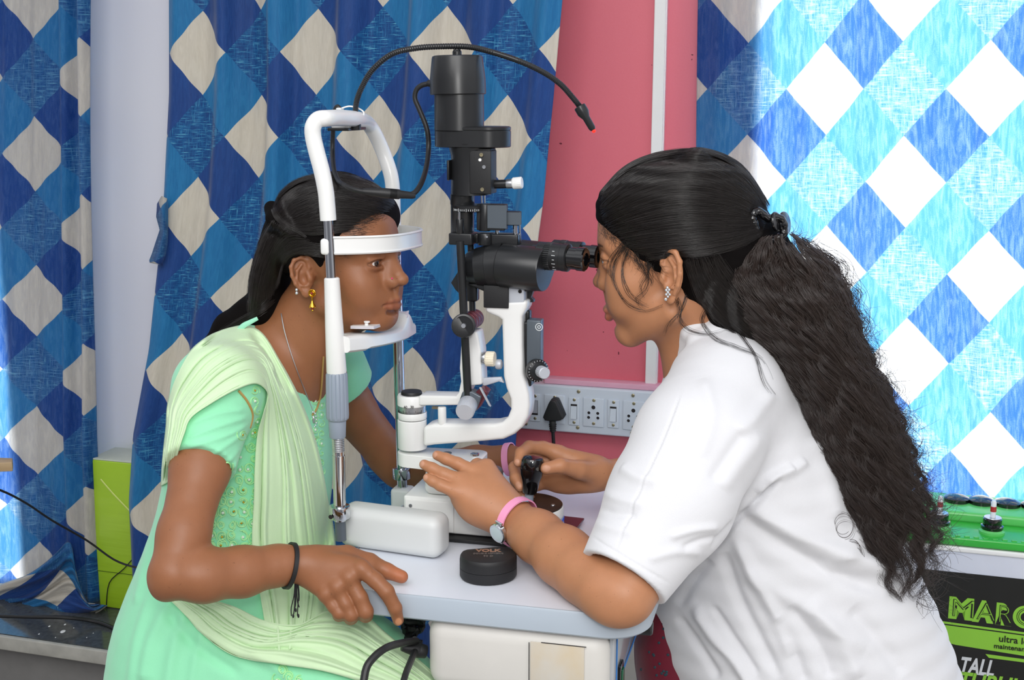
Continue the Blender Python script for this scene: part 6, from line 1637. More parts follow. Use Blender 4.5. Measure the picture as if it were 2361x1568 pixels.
# collar
F.chain(pts3([(1552, 815, 1.640), (1590, 765, 1.600), (1640, 725, 1.598), (1700, 715, 1.640)]), [.008, .011, .012, .010], k=.006)
F.chain(pts3([(1562, 830, 1.628), (1606, 785, 1.584), (1660, 750, 1.580), (1720, 745, 1.620)]), [.006, .010, .010, .008], k=.008)
Vt, Q = F.mesh(0.0024); Vt = laplace(Vt, Q, 3); N = vert_normals(Vt, Q)
S_ = [([(1640, 1290), (1600, 1340), (1560, 1400)], 12, -.006), ([(2000, 1180), (1960, 1260), (1900, 1320)], 24, .005), ([(1700, 1300), (1850, 1400), (2000, 1500)], 20, .006), ([(1800, 1100), (1752, 1150), (1690, 1210), (1640, 1270)], 7, -.010), ([(1830, 1075), (1790, 1095), (1745, 1140)], 10, .006),
      ([(1700, 1188), (1780, 1240), (1900, 1310), (2050, 1365)], 20, -.010), ([(1720, 1165), (1830, 1230), (1960, 1285), (2080, 1320)], 22, .010),
      ([(1690, 1230), (1740, 1330), (1790, 1420), (1830, 1520)], 15, .009), ([(1668, 1270), (1700, 1370), (1750, 1470), (1800, 1568)], 13, -.008),
      ([(1600, 1395), (1640, 1460), (1700, 1530), (1740, 1600)], 13, .009), ([(1560, 1420), (1610, 1490), (1660, 1568)], 10, -.007), ([(1640, 1395), (1690, 1470), (1750, 1560)], 9, -.006),
      ([(1790, 1420), (1830, 1500), (1860, 1580)], 14, -.007), ([(1860, 1380), (1930, 1470), (1980, 1568)], 22, .008), ([(1820, 1390), (1890, 1490), (1920, 1568)], 14, -.006), ([(1960, 1400), (2030, 1480), (2090, 1560)], 20, -.007),
      ([(1540, 1240), (1600, 1222), (1660, 1215)], 9, .0035), ([(1570, 1266), (1615, 1246), (1660, 1238)], 7, -.003), ([(1490, 1290), (1560, 1272), (1620, 1275)], 11, .003),
      ([(1390, 1135), (1430, 1152), (1490, 1165)], 13, .004), ([(1380, 1170), (1420, 1184), (1470, 1188)], 9, -.003), ([(1368, 1205), (1410, 1218), (1465, 1230)], 12, .003), ([(1430, 1075), (1470, 1100), (1520, 1110)], 14, .004),
      ([(1760, 1000), (1710, 1060), (1660, 1130)], 20, .0045), ([(1720, 990), (1680, 1050), (1640, 1110)], 14, -.003), ([(1860, 1060), (1820, 1090), (1760, 1110)], 12, .005),
      ([(1570, 905), (1530, 1010), (1480, 1120), (1420, 1270)], 3.0, -.0016), ([(1575, 905), (1535, 1010), (1485, 1120), (1425, 1270)], 3.0, .0010),
      ([(1362, 1236), (1415, 1270), (1475, 1306), (1545, 1346)], 2.4, -.0020), ([(1880, 1000), (1910, 1100), (1930, 1200)], 22, .006), ([(1780, 900), (1740, 960), (1700, 1000)], 18, .005), ([(1620, 870), (1640, 960), (1610, 1060)], 16, .003)]
Vt = strokes(Vt, N, S_); 
coat = np_mesh('coat', Vt, Q, 'coat', doc); COAT = (Vt, Q)
# maroon dress under the coat
F = Field(); rows(F, lerp_rows([(1405, 1500, 1600, 1.68, .05), (1450, 1478, 1620, 1.68, .06), (1500, 1472, 1640, 1.68, .07), (1560, 1484, 1680, 1.68, .08), (1640, 1500, 1700, 1.68, .09)], 7), k=.03)
Vt, Q = F.mesh(0.004); Vt = laplace(Vt, Q, 2); dr = np_mesh('maroon_dress', Vt, Q, 'maroon', doc); dr['label'] = 'maroon dress showing below the coat'
bvm = BVH([(Vt, Q)])
m2 = MB(); er = random.Random(3)
for k in range(26):
    h = bvm.hit(er.uniform(1478, 1560), er.uniform(1430, 1566))
    if h is not None: m2.sphere(h, .0022, (1, .35, 1), seg=8)
m2.build('dress_flowers', simple('dark_green_dots', (30, 60, 70), .6), dr)

# ---------------------------------------------------------------- examiner: hair
F = Field()
YD = 1.645
tab = [(368, 1560, 1655, YD, .046), (378, 1505, 1690, YD, .062), (394, 1456, 1715, YD, .076), (418, 1410, 1734, YD, .088), (446, 1386, 1748, YD, .094), (478, 1376, 1760, YD, .096), (515, 1380, 1772, YD, .097), (555, 1396, 1778, YD, .096), (595, 1440, 1780, YD, .093), (640, 1520, 1785, YD, .086), (690, 1585, 1770, 1.635, .078), (735, 1625, 1770, 1.63, .068)]
rows(F, lerp_rows(tab, 15), k=.016, hz=.016)
F.frame(OD, RD_, SCD)
F.ell((.112, 0, -.022), (.088, .22, .088), k=.004, op=-1)
F.ell((.062, 0, -.072), (.072, .22, .082), k=.004, op=-1)
F.frame()
F.ell(earD - V * .028 + Z * .001 + U * .002, (.026, .042, .039), k=.003, op=-1, rot=AXI)
# long falling mass
YH = 1.60
tab = [(590, 1640, 1810, 1.63, .066), (640, 1640, 1860, 1.62, .062), (700, 1670, 1900, 1.61, .058), (770, 1755, 1935, 1.60, .054), (850, 1825, 1970, 1.60, .048), (950, 1885, 2015, 1.60, .040), (1050, 1930, 2045, 1.59, .034), (1150, 1975, 2060, 1.585, .026), (1230, 2010, 2065, 1.58, .016)]
rows(F, lerp_rows(tab, 17), k=.03, hz=.035)
Vt, Q = F.mesh(0.0024); Vt = laplace(Vt, Q, 2); px, py = proj_np(Vt); N = vert_normals(Vt, Q)
Vt = Vt + N * (.004 * np.sin(px * .11 + np.sin(py * .02) * 3) * np.clip((py - 600) / 150, 0, 1))[:, None]
hd = np_mesh('hair', Vt, Q, 'hair_core', doc); bh = BVH([(Vt, Q)])
g1 = [[(1382, 436), (1440, 378), (1520, 347), (1620, 341), (1712, 382), (1776, 474)], [(1384, 446), (1440, 388), (1520, 356), (1620, 352), (1710, 392), (1772, 478)], [(1382, 478), (1440, 428), (1530, 392), (1630, 392), (1710, 430), (1770, 492)], [(1388, 505), (1450, 470), (1540, 442), (1640, 445), (1715, 468), (1768, 502)],
      [(1400, 535), (1470, 515), (1560, 500), (1650, 500), (1718, 505), (1766, 512)], [(1430, 565), (1500, 560), (1580, 552), (1660, 545), (1720, 535), (1762, 524)], [(1500, 600), (1550, 592), (1620, 590), (1680, 575), (1725, 560), (1758, 540)]]
cv = comb(bh, g1, 3600, rnd, lift=.0004, wob=3.5)
g2 = [[(1388, 480), (1392, 505), (1402, 530), (1420, 552), (1440, 570), (1470, 590)], [(1440, 500), (1440, 530), (1448, 552), (1465, 575), (1485, 596), (1505, 610)]]
g3 = [[(1575, 600), (1592, 640), (1612, 690), (1650, 735), (1700, 775), (1760, 840)], [(1600, 596), (1610, 640), (1640, 690), (1690, 740), (1760, 800), (1820, 880)], [(1660, 585), (1690, 630), (1740, 690), (1790, 750), (1850, 830), (1890, 920)]]
cv += comb(bh, g3, 900, rnd, lift=.0006, wob=5)
strands('hair_strands', hd, cv, 'hair', .00018, .00008)
# loose wavy lengths
lb = [(1745, 545), (1640, 640), (1690, 740), (1775, 830), (1838, 930), (1872, 1030), (1915, 1130), (1950, 1220), (1985, 1310), (2045, 1395)]
rb = [(1830, 535), (1925, 610), (1965, 700), (1995, 800), (2045, 900), (2085, 1000), (2112, 1090), (2142, 1180), (2152, 1270), (2120, 1390)]
LB = np.array(spl2(lb, 8)); RB = np.array(spl2(rb, 8)); nn = len(LB)
cv = []; NL = 70
LK = [(rnd.uniform(46, 88), rnd.uniform(0, 6.28), (q + .5) / NL + rnd.gauss(0, .01), rnd.uniform(5, 10), rnd.uniform(-.008, .005), rnd.random() ** 2 * .25, 1 - rnd.random() ** 1.5 * .30, rnd.uniform(-.10, .10)) for q in range(NL)]
for k in range(6200):
    lock = rnd.randrange(NL); f1, lp_, uc, am_, dy_, s0, s1, dr_ = LK[lock]; loose = rnd.random() < .22
    f1 += rnd.gauss(0, .5); lp2 = lp_ + rnd.gauss(0, .18); f2, f3 = rnd.uniform(60, 110), rnd.uniform(0, 6.28)
    t0 = min(.5, s0 + rnd.random() * .08); t1 = max(t0 + .3, s1 - rnd.random() * .12)
    np_ = int(120 * (t1 - t0)) + 8; tt = np.linspace(t0, t1, np_); i_ = tt * (nn - 1)
    spread = .013 if not loose else .06
    u2 = np.clip(uc, .01, .99) + rnd.gauss(0, spread) + dr_ * tt * .8 + (0 if not loose else rnd.gauss(0, .04) * tt)
    x = np.interp(i_, np.arange(nn), LB[:, 0]) * (1 - u2) + np.interp(i_, np.arange(nn), RB[:, 0]) * u2
    y = np.interp(i_, np.arange(nn), LB[:, 1]) * (1 - u2) + np.interp(i_, np.arange(nn), RB[:, 1]) * u2
    a1 = am_ * (.5 + 1.0 * tt) * (1.5 if loose else 1)
    x = x + a1 * np.sin(tt * f1 + lp2) + a1 * .22 * np.sin(tt * f2 + f3)
    Yc_ = np.interp(y, [560, 700, 900, 1100, 1300, 1400], [1.63, 1.61, 1.60, 1.59, 1.575, 1.57]); hw = np.interp(y, [560, 700, 900, 1100, 1300, 1400], [.078, .078, .066, .054, .032, .02])
    uu = np.clip(u2, 0, 1)
    Yq = Yc_ - hw * np.sqrt(np.clip(1 - (uu * 2 - 1) ** 2, 0, 1)) * (1.0 if rnd.random() < .85 else rnd.uniform(-1, 1)) + dy_ - .0035 * np.sin(tt * f1 + lp2 + 1.6) + rnd.gauss(0, .0022)
    cv.append(np.array([npv(P(x[q], y[q], Yq[q])) for q in range(np_)]))
# flyaway frizz on the outer side
for k in range(900):
    t = rnd.random(); i_ = t * (nn - 1); side = rnd.random() < .72
    bx = np.interp(i_, np.arange(nn), (RB if side else LB)[:, 0]); by = np.interp(i_, np.arange(nn), (RB if side else LB)[:, 1])
    an = rnd.uniform(-.9, 1.6) if side else rnd.uniform(1.3, 3.2); L_ = rnd.uniform(25, 70) * (1 + .9 * t); cu_ = rnd.uniform(-3.5, 3.5); x_, y_ = bx + (-8 if side else 8), by; pts = []
    Y_ = float(np.interp(by, [560, 900, 1300], [1.62, 1.60, 1.575])) + rnd.uniform(-.03, .03)
    for q in range(12):
        pts.append(npv(P(x_, y_, Y_))); a_ = an + cu_ * q / 12; x_ += math.cos(a_) * L_ / 12; y_ += math.sin(a_) * L_ / 12
    cv.append(np.array(pts))
for cx_, cy_, r_, Y_ in ((1945, 1215, 22, 1.53), (1965, 1275, 21, 1.53), (2075, 1290, 24, 1.55), (2100, 1330, 18, 1.55)):
    for k in range(4):
        a0 = rnd.uniform(0, 6.28); rr = r_ + rnd.gauss(0, 1.2)
        cv.append(np.array([npv(P(cx_ + (rr * (.9 + .004 * q)) * math.cos(a0 + q * .28) + q * .25, cy_ + rr * 1.1 * math.sin(a0 + q * .28) + q * .8 - 10, Y_)) for q in range(30)]))
strands('hair_waves', hd, cv, 'hair_curl', .00024, .00010)
# thin curls over the cheek and neck
bs = BVH([BODY_D, COAT])
cv = []
locks = [[(1455, 552), (1424, 592), (1412, 636), (1424, 672), (1452, 704), (1490, 716), (1532, 700)], [(1462, 556), (1440, 600), (1436, 640), (1452, 676), (1480, 700), (1498, 706)], [(1478, 560), (1492, 596), (1490, 630), (1476, 660), (1486, 690)],
         [(1470, 545), (1468, 590), (1480, 618), (1494, 640), (1488, 668), (1468, 690), (1476, 706), (1500, 722)], [(1440, 560), (1410, 600), (1405, 630), (1420, 650)], [(1500, 606), (1496, 630), (1502, 650), (1496, 660)],
         [(1590, 660), (1578, 700), (1570, 735), (1590, 760), (1640, 768), (1700, 748)], [(1640, 700), (1620, 740), (1650, 780), (1700, 800), (1760, 830), (1790, 900)], [(1700, 760), (1740, 820), (1760, 880), (1790, 920)], [(1560, 690), (1566, 720), (1545, 745), (1530, 780)]]
for L_ in locks:
    f = np.array(spl2(L_, 8))
    for k in range(9):
        ox, oy = rnd.gauss(0, 2.6), rnd.gauss(0, 2.6); pts = []; w_ = rnd.uniform(0, 6)
        last = None
        for q in range(len(f)):
            x_ = f[q, 0] + ox + 2.5 * math.sin(q * .25 + w_); y_ = f[q, 1] + oy
            h = bs.hit(x_, y_); Y_ = (h.y - .0035) if h is not None else (last or 1.56)
            if last is not None and abs(Y_ - last) > .02: Y_ = last
            last = Y_; pts.append(npv(P(x_, y_, Y_)))
        cv.append(np.array(pts[: int(len(pts) * rnd.uniform(.7, 1))]))
for k in range(0):   # fine hairs at the temple and the forehead
    u_ = rnd.random(); b0 = guide_interp([[(1384, 470)], [(1390, 510)], [(1406, 540)], [(1440, 565)], [(1480, 590)], [(1515, 612)]], u_)[0]
    x_, y_ = b0[0] + rnd.gauss(0, 7), b0[1] + rnd.gauss(0, 7); an = rnd.uniform(.2, 1.9); cu_ = rnd.uniform(-1.5, 1.5); L_ = rnd.uniform(14, 40); pts = []
    for q in range(8):
        h = bs.hit(x_, y_)
        if h is not None: pts.append(npv(h - V * .0012))
        a_ = an + cu_ * q / 8; x_ += math.cos(a_) * L_ / 8; y_ += math.sin(a_) * L_ / 8
    if len(pts) > 4: cv.append(np.array(pts))
strands('face_curls', hd, cv, 'hair', .00022, .00010)
fine = []
for k in range(420):
    u_ = rnd.random(); b0 = guide_interp([[(1384, 470)], [(1390, 510)], [(1406, 540)], [(1440, 572)], [(1480, 600)], [(1515, 616)]], u_)[0]
    x_, y_ = b0[0] + rnd.gauss(0, 7), b0[1] + rnd.gauss(0, 7); an = rnd.uniform(.2, 1.9); cu_ = rnd.uniform(-1.8, 1.8); L_ = rnd.uniform(14, 44); pts = []
    for q in range(8):
        h = bs.hit(x_, y_)
        if h is not None: pts.append(npv(h - V * .0012))
        a_ = an + cu_ * q / 8; x_ += math.cos(a_) * L_ / 8; y_ += math.sin(a_) * L_ / 8
    if len(pts) > 4: fine.append(np.array(pts))
strands('temple_hair', hd, fine, 'hair', .00011, .00005)
# claw clip
MAT['clip'] = simple('black_clip_plastic', (14, 14, 16), .15, coat=.6)
cY = (bh.hit(1762, 525) or P(1762, 525, 1.57)).y - .006
mb = MB(); hp = [(1738, 492), (1752, 488), (1770, 503), (1790, 500), (1806, 512), (1806, 540), (1786, 552), (1762, 562), (1750, 566), (1746, 545), (1740, 520), (1735, 503)]
sp_ = spline([P(x_, y_, cY + (x_ - 1738) * .00012) for x_, y_ in hp], 6, True)
mb.tube(sp_, lambda t: .0052 + .0005 * math.sin(t * 110), 12, 1, closed=True); cl = mb.build('claw_clip', 'clip', doc)
mb = MB(); c_ = P(1806, 515, cY + .018); mb.lathe(c_, U * .9 - V * .35 + Z * .2, [(0, .004), (.0008, .0145), (.0025, .0150), (.004, .0140), (.005, .004)], 32, (1, 1)); mb.build('clip_wing', 'clip', cl)
mb = MB(); c_ = P(1786, 512, cY + .006); mb.lathe(c_, U * .9 - V * .35 + Z * .2, [(0, .004), (.0008, .0125), (.0025, .0130), (.004, .0120), (.005, .004)], 32); mb.build('clip_wing', 'clip', cl)
# ear studs
mb = MB(); q = P(1538, 668, 1.552)
for dx, dy, r in ((0, -8, 2.2), (4, -3, 2.0), (-3, -2, 2.0), (1, 3, 2.2), (5, 8, 1.9), (-3, 8, 1.9), (1, 13, 1.8), (-4, 19, 2.4)): mb.sphere(P(1539 + dx, 671 + dy, 1.551), r * .0009, seg=10)
mb.build('flower_earring', 'diamond', doc); mb = MB(); mb.sphere(P(1556, 664, 1.556), .0022, seg=12); mb.build('ear_stud', 'diamond', doc)
# pink wrist watch
BT = BVH([BODY_D]).t[0]
wc = P(1190, 1204, 1.563); wa = P(1262, 1240, 1.52) - P(1140, 1172, 1.585)
wt, rg = ring_on(BT, wc, wa, .026, .0115, .0008, n=64, mat='pink_strap', parent=doc, name='watch_strap', th=.0018)
cd = (P(1157, 1240, 1.53) - wc); cd = (cd - wa.normalized() * cd.dot(wa.normalized())).normalized()
loc, nn_, i_, d_ = BT.ray_cast(wc + cd * .08, -cd); cw = loc if loc else wc + cd * .027
mb = MB(); mb.lathe(cw + cd * .001, cd, [(0, .012), (.001, .0135), (.006, .0135), (.0072, .0122)], 40); wcase = mb.build('watch_case', 'chrome', wt)
mb = MB(); mb.lathe(cw + cd * .0072, cd, [(0, .0118), (.0008, .0115), (.0012, .008)], 40); mb.build('watch_glass', simple('watch_dial', (196, 214, 218), .05, coat=1.0), wt)
ax_w = wa.normalized(); tg = cd.cross(ax_w)
mb = MB()
for s_ in (1, -1): mb.cyl(cw + cd * .003 + tg * (.0145 * s_) - ax_w * .0055, cw + cd * .003 + tg * (.0145 * s_) + ax_w * .0055, .0016, None, 12)
mb.build('watch_lugs', 'chrome', wt)
kd = (P(1226, 1158, 1.55) - wc); kd = (kd - ax_w * kd.dot(ax_w)).normalized(); loc, nn_, i_, d_ = BT.ray_cast(wc + kd * .08, -kd); kq = (loc if loc else wc + kd * .026) + kd * .003
kt = kd.cross(ax_w).normalized(); mb = MB(); mb.tube([kq + kt * .005 + ax_w * .007, kq + kt * .005 - ax_w * .007, kq - kt * .005 - ax_w * .007, kq - kt * .005 + ax_w * .007], .0008, 8, 1, closed=True); mb.build('watch_buckle', 'chrome', wt)
# ---------------------------------------------------------------- things along the wall
# green carton on the ledge
MAT['carton'] = None
m, nt, b = new_mat('lime_carton'); tc = texco(nt)
c = mixc(nt, noise(nt, tc, 9, 4), lin((146, 186, 34)), lin((172, 208, 48)))
nt.links.new(c, b.inputs['Base Color']); b.inputs['Roughness'].default_value = .35; b.inputs['Coat Weight'].default_value = .2
nt.links.new(bump(nt, noise(nt, mapping(nt, tc, (6, 6, 60)), 1.0, 2), .25, .004), b.inputs['Normal']); MAT['carton'] = m
MAT['carton_top'] = simple('carton_top_tape', (200, 206, 190), .35, var=.12, vscale=14)
q = G(272, 1405, LZ); bh_ = P(272, 1060, q.y).z - LZ
fa = (q - W0).dot(WU); fo = -(q - W0).dot(WN)
bx = empty('carton', W(fa, fo, LZ), 'lime green carton standing on the stone ledge between two curtains', 'carton')
dep = fo - 0.02
mb = MB(); sbox(mb, fa - .05, fa + .22, LZ + .001, LZ + bh_ - .004, fo - min(dep, .22), fo, .003); mb.build('carton_body', 'carton', bx)
mb = MB(); sbox(mb, fa - .049, fa + .219, LZ + bh_ - .004, LZ + bh_, fo - min(dep, .22) + .001, fo - .001, .001); mb.build('carton_lid', 'carton_top', bx)
mb = MB(); mb.tube([RW(232, 1105, fo + .001), RW(262, 1140, fo + .001), RW(312, 1192, fo + .001)], .0022, 8, 2, flat=(WN, .4)); mb.build('carton_crease', simple('pale_crease', (206, 222, 120), .4), bx)
mb = MB(); mb.box(W(fa, fo + .0012, LZ + bh_ * .25), (.1, .0006, .0012), AX); mb.build('carton_seam', simple('dark_olive', (70, 96, 20), .5), bx, smooth=False)
# loose cables on the left
w_ = MB(); w_.tube([P(-60, 1115, 2.2), P(0, 1130, 2.25), P(60, 1160, 2.33), P(120, 1200, 2.42), P(200, 1246, 2.5), P(262, 1290, 2.53), P(312, 1308, 2.54), P(380, 1320, 2.54), P(420, 1400, 2.54), G(430, 1440, LZ + .003)], .0022, 8)
o = w_.build('thin_wire', 'rubber', None, origin=P(100, 1190, 2.4)); tag(o, 'thin black wire sagging across the left curtain and the green carton', 'wire')
w_ = MB(); w_.tube([G(245, 1400, LZ + .002), RW(252, 1344, fo + .004), RW(285, 1312, fo + .006), RW(312, 1282, fo + .006), RW(330, 1262, fo + .006)], .0012, 8)
o = w_.build('thin_wire', 'rubber', None, origin=RW(285, 1312, fo + .006)); tag(o, 'short dark wire slanting up the front of the green carton', 'wire')
w_ = MB(); w_.tube([G(-60, 1418, LZ + .03), G(60, 1422, LZ + .03), G(150, 1424, LZ + .028), G(215, 1432, LZ + .01), G(255, 1445, LZ + .005), G(284, 1462, LZ + .005), G(300, 1490, LZ + .005)], .0045, 10)
o = w_.build('power_cable', 'rubber', None, origin=G(150, 1424, LZ)); tag(o, 'thick black cable lying along the foot of the left curtain on the ledge', 'cable')
mb = MB()
spr = random.Random(4)
for x_, y_, r_ in ((145, 1456, .009), (114, 1444, .004), (150, 1440, .004), (286, 1438, .006), (90, 1462, .003), (200, 1470, .002), (170, 1448, .002), (215, 1460, .002), (128, 1470, .002)):
    p_c = G(x_, y_, LZ); mb.lathe(p_c, Z, [(0, r_), (.0004, r_ * .9)], 16, (1, .6))
tag(mb.build('paint_spots', 'white', ld), None)
# side table corner at the far left
q = P(28, 1068, 2.3)
st = empty('side_table', (q.x - .35, q.y + .12, 0), 'corner of a small wooden table top at the left edge', 'side table')
m, nt, b = new_mat('pale_wood'); tc = texco(nt); nt.links.new(mixc(nt, noise(nt, mapping(nt, tc, (3, 60, 60)), 1.0, 4), lin((150, 118, 84)), lin((196, 170, 132))), b.inputs['Base Color']); b.inputs['Roughness'].default_value = .5; MAT['wood'] = m
X1 = Vector((1, 0, 0)); Y1 = Vector((0, 1, 0))
zt4 = q.z
mb = MB(); mb.prism([G(-420, 1085, zt4), G(28, 1066, zt4), G(29, 1056, zt4), G(-420, 1040, zt4)], -Z, .018, .0015); mb.build('table_top', 'wood', st)
for sx in (-.02, .16):
    for sy in (-.10, -.07):
        mb = MB(); mb.box(Vector((q.x - .35 + sx, q.y + .12 + sy, (q.z - .013) / 2)), (.03, .03, q.z - .013), (X1, Y1, Z), .002); mb.build('leg', 'wood', st)
# bunched cloth at the foot of the left curtain
bvc = BVH([(np.array([npv(W(a_, .13, z_)) for z_ in (.1, .8) for a_ in (aL, aM)]), np.array([[0, 1, 3, 2]]))])
um, vm = 0.0, 0.0
cr = [((-60, 1392), (-60, 1438)), ((0, 1352), (0, 1434)), ((60, 1330), (50, 1430)), ((105, 1300), (90, 1428)), ((135, 1272), (120, 1426)), ((154, 1253), (150, 1424)), ((166, 1262), (178, 1424)), ((172, 1310), (200, 1420)), ((190, 1380), (225, 1412)), ((215, 1392), (248, 1396))]
MAT['bunch'] = curtain_mat('curtain_print_bunch', 0.02, 0.03)
o, _ = sheet('bunched_hem', cr, bvc, 'bunch', cur1, nt_=90, ns=60, off=.02, pleats=3, amp=.022, dflt=2.7, back=.02, uvpat=(0.0, 0.0, .30, .42), phase=.2)
# tie-back strip hanging from the middle curtain
mb = MB()
tq = [(372, 452, 386), (362, 470, 388), (360, 500, 388), (368, 530, 388), (358, 560, 386), (350, 585, 382), (344, 600, 376), (345, 606, 375)]
vs = []; 
for (x0_, y_, x1_) in tq: vs += [RW(x0_, y_, .20), RW((x0_ + x1_) / 2, y_ + 3, .212), RW(x1_, y_ + 6, .20)]
mb.add(vs, [(3 * i + j, 3 * i + j + 1, 3 * i + j + 4, 3 * i + j + 3) for i in range(len(tq) - 1) for j in range(2)])
o = mb.build('tie_strip', 'bunch', cur2); uvl = o.data.uv_layers.new(name='UVMap'); li = [l.vertex_index for l in o.data.loops]
for k, vi in enumerate(li): uvl.data[k].uv = (.0 + (vi % 3) * .03, .33 - (vi // 3) * .035 + .0)
sd = o.modifiers.new('thickness', 'SOLIDIFY'); sd.thickness = .002

# ---------------------------------------------------------------- big battery on the right
MAT['bgreen'] = simple('battery_green', (52, 176, 62), .3, var=.06, vscale=8, coat=.2)
MAT['bgreen_l'] = simple('battery_green_top', (96, 200, 104), .3, var=.08, vscale=12)
MAT['bwhite'] = simple('battery_white', (206, 210, 222), .4, var=.03)
MAT['bblack'] = simple('battery_label_black', (26, 27, 26), .3, var=.15)
MAT['lime'] = simple('label_lime', (140, 200, 62), .4, var=.03)
B0 = P(2250, 1262, 2.02); ba = (B0 - W0).dot(WU); bo = -(B0 - W0).dot(WN); bz0 = B0.z
sh_z = bz0 - .40
sl_ = MB(); sbox(sl_, RWaz(1930, 1500)[0], aR, sh_z - .04, sh_z, 0.012, bo + .03); ls = sl_.build('window_ledge', 'granite', smooth=False, origin=W(ba, .1, sh_z)); tag(ls, 'stone ledge carrying the battery', 'ledge', kind='structure')
mb = MB(); sbox(mb, RWaz(1930, 1500)[0], aR, 0, sh_z - .04, .012, bo - .02); mb.build('ledge_base', 'grey_plaster', ls, smooth=False)
bat = empty('battery', W(ba, bo - .1, sh_z), 'large white and black inverter battery with green lid and two float indicators', 'battery')
x0_, x1_ = ba - .17, ba + .30; D_ = .20
zl = P(2250, 1325, 2.02).z
mb = MB(); sbox(mb, x0_, x1_, sh_z + .001, bz0 - .002, bo - D_, bo - .003, .004); mb.build('battery_case', 'bwhite', bat)
mb = MB(); sbox(mb, x0_ - .003, x1_ + .003, bz0 - .012, bz0 - .002, bo - D_ - .003, bo + .001, .003); mb.build('case_rim', 'white', bat)
mb = MB(); sbox(mb, x0_ + .0, x1_, sh_z + .02, zl, bo - .004, bo - .0015, 0); lb_ = mb.build('front_label', 'bblack', bat, smooth=False)
LO = bo - .0013
def lz(py, px=2250): return RWaz(px, py, LO)
# lid: front tier, riser, rear strip
zt1 = P(2250, 1243, 2.02).z
mb = MB(); sbox(mb, x0_ - .004, x1_ + .004, bz0, zt1, bo - D_ - .004, bo + .002, .003); mb.build('lid_skirt', 'bgreen', bat)
zt2 = RW(2250, 1168, bo - .125).z
mb = MB(); sbox(mb, x0_ + .01, x1_ - .01, zt1 - .002, zt2, bo - D_ + .004, bo - .085, .006); mb.build('lid_ridge', 'bgreen_l', bat)
mb = MB()
for k in range(30):
    a_ = x0_ + .02 + k * .015
    if a_ < x1_: mb.box(W(a_, bo - .006, zt1 + .0005), (.009, .006, .003), AX, .001)
mb.build('lid_teeth', 'bgreen', bat)
for cx_, cy_ in ((2165, 1205), (2287, 1220)):
    o_ = bo - .042
    c_ = RW(cx_, cy_, o_); c_ = Vector((c_.x, c_.y, zt1))
    mb = MB(); mb.lathe(c_, Z, [(0, .021), (.004, .021), (.006, .018), (.007, .0175)], 32); mb.build('cap_collar', 'bgreen_l', bat)
    mb = MB(); mb.lathe(c_ + Z * .005, Z, [(0, .0165), (.004, .0185), (.008, .0185), (.009, .0155), (.012, .0150), (.013, .0155), (.020, .0155), (.022, .013)], 32); cp = mb.build('float_cap', 'black_gloss', bat)
    mb = MB(); mb.lathe(c_ + Z * .0272, Z, [(0, .0145), (.0008, .0140)], 32); mb.build('cap_disc', 'silver', cp)
    mb = MB(); mb.lathe(c_ + Z * .024, Z, [(0, .0048), (.030, .0045), (.0335, .0030)], 24); mb.build('float_tube', simple('clear_plastic', (226, 232, 236), .08, coat=1.0), cp)
    mb = MB(); mb.lathe(c_ + Z * .038, Z, [(0, .0051), (.009, .0050)], 24); mb.build('red_float', simple('red_float', (170, 44, 44), .3), cp)
for k, (cx_, cy_) in enumerate(((2120, 1158), (2205, 1160), (2262, 1164), (2322, 1169), (2385, 1172))):
    c_ = RW(cx_, cy_, bo - .150); c_ = Vector((c_.x, c_.y, zt2)); mb = MB()
    mb.lathe(c_, Z, [(0, .0225), (.006, .0225), (.0075, .021), (.011, .012), (.0125, .003)], 32); mb.build('vent_plug', 'black_gloss', bat)
def face_text(txt, px_, py_, h, mat_, ext=.0003, bold=0, width=None, off=0.0, shear=0.0):
    p = RW(px_, py_, LO + off)
    cu = bpy.data.curves.new('t', 'FONT'); cu.body = txt; cu.size = h; cu.extrude = ext; cu.offset = bold; cu.align_x = 'LEFT'; cu.shear = shear
    t = bpy.data.objects.new('t', cu); COL.objects.link(t); dg = bpy.context.evaluated_depsgraph_get(); dg.update()
    me = bpy.data.meshes.new_from_object(t.evaluated_get(dg)); bpy.data.objects.remove(t); xs = [v.co.x for v in me.vertices]
    k_ = width / (max(xs) - min(xs)) if width else 1.0
    mb = MB(); mb.add([p + WU * (v.co.x * k_) + Z * v.co.y - WN * v.co.z for v in me.vertices], [tuple(q.vertices) for q in me.polygons]); bpy.data.meshes.remove(me)
    return mb.build('label_print', mat_, lb_, smooth=False)
def poly_face(pts, mat_, off=0.0, name='label_band'):
    mb = MB(); mb.prism([RW(x_, y_, LO + off) for x_, y_ in pts], WN, .0004); return mb.build(name, mat_, lb_, smooth=False)
sc_ = 1 / 1400.0
for i, (ch, x_, w_p) in enumerate((('M', 2187, 50), ('A', 2248, 42), ('R', 2295, 30), ('C', 2336, 44), ('O', 2392, 44))):
    yb = 1420 + (x_ - 2183) * .135
    face_text(ch, x_, yb, .047, 'lime', bold=.0040, width=(w_p + 6) * sc_, off=.0002)
    face_text(ch, x_ + 2, yb - .5, .047, 'bblack', bold=-.0006, width=w_p * sc_ * .93, off=.0010)
    face_text(ch, x_ + 2, yb - .5, .047, 'lime', bold=-.0016, width=w_p * sc_ * .90, off=.0014)
poly_face([(2170, 1432), (2420, 1466), (2420, 1471), (2170, 1437)], 'lime')
poly_face([(2170, 1440), (2420, 1474), (2420, 1522), (2204, 1487), (2170, 1478)], 'lime', .0001)
poly_face([(2272, 1508), (2420, 1528), (2420, 1535), (2280, 1517)], 'lime')
face_text('ultra low', 2302, 1479, .0165, 'bblack', bold=.0002, off=.0009)
face_text('maintenance', 2291, 1494, .0120, 'bblack', bold=.0002, off=.0009)
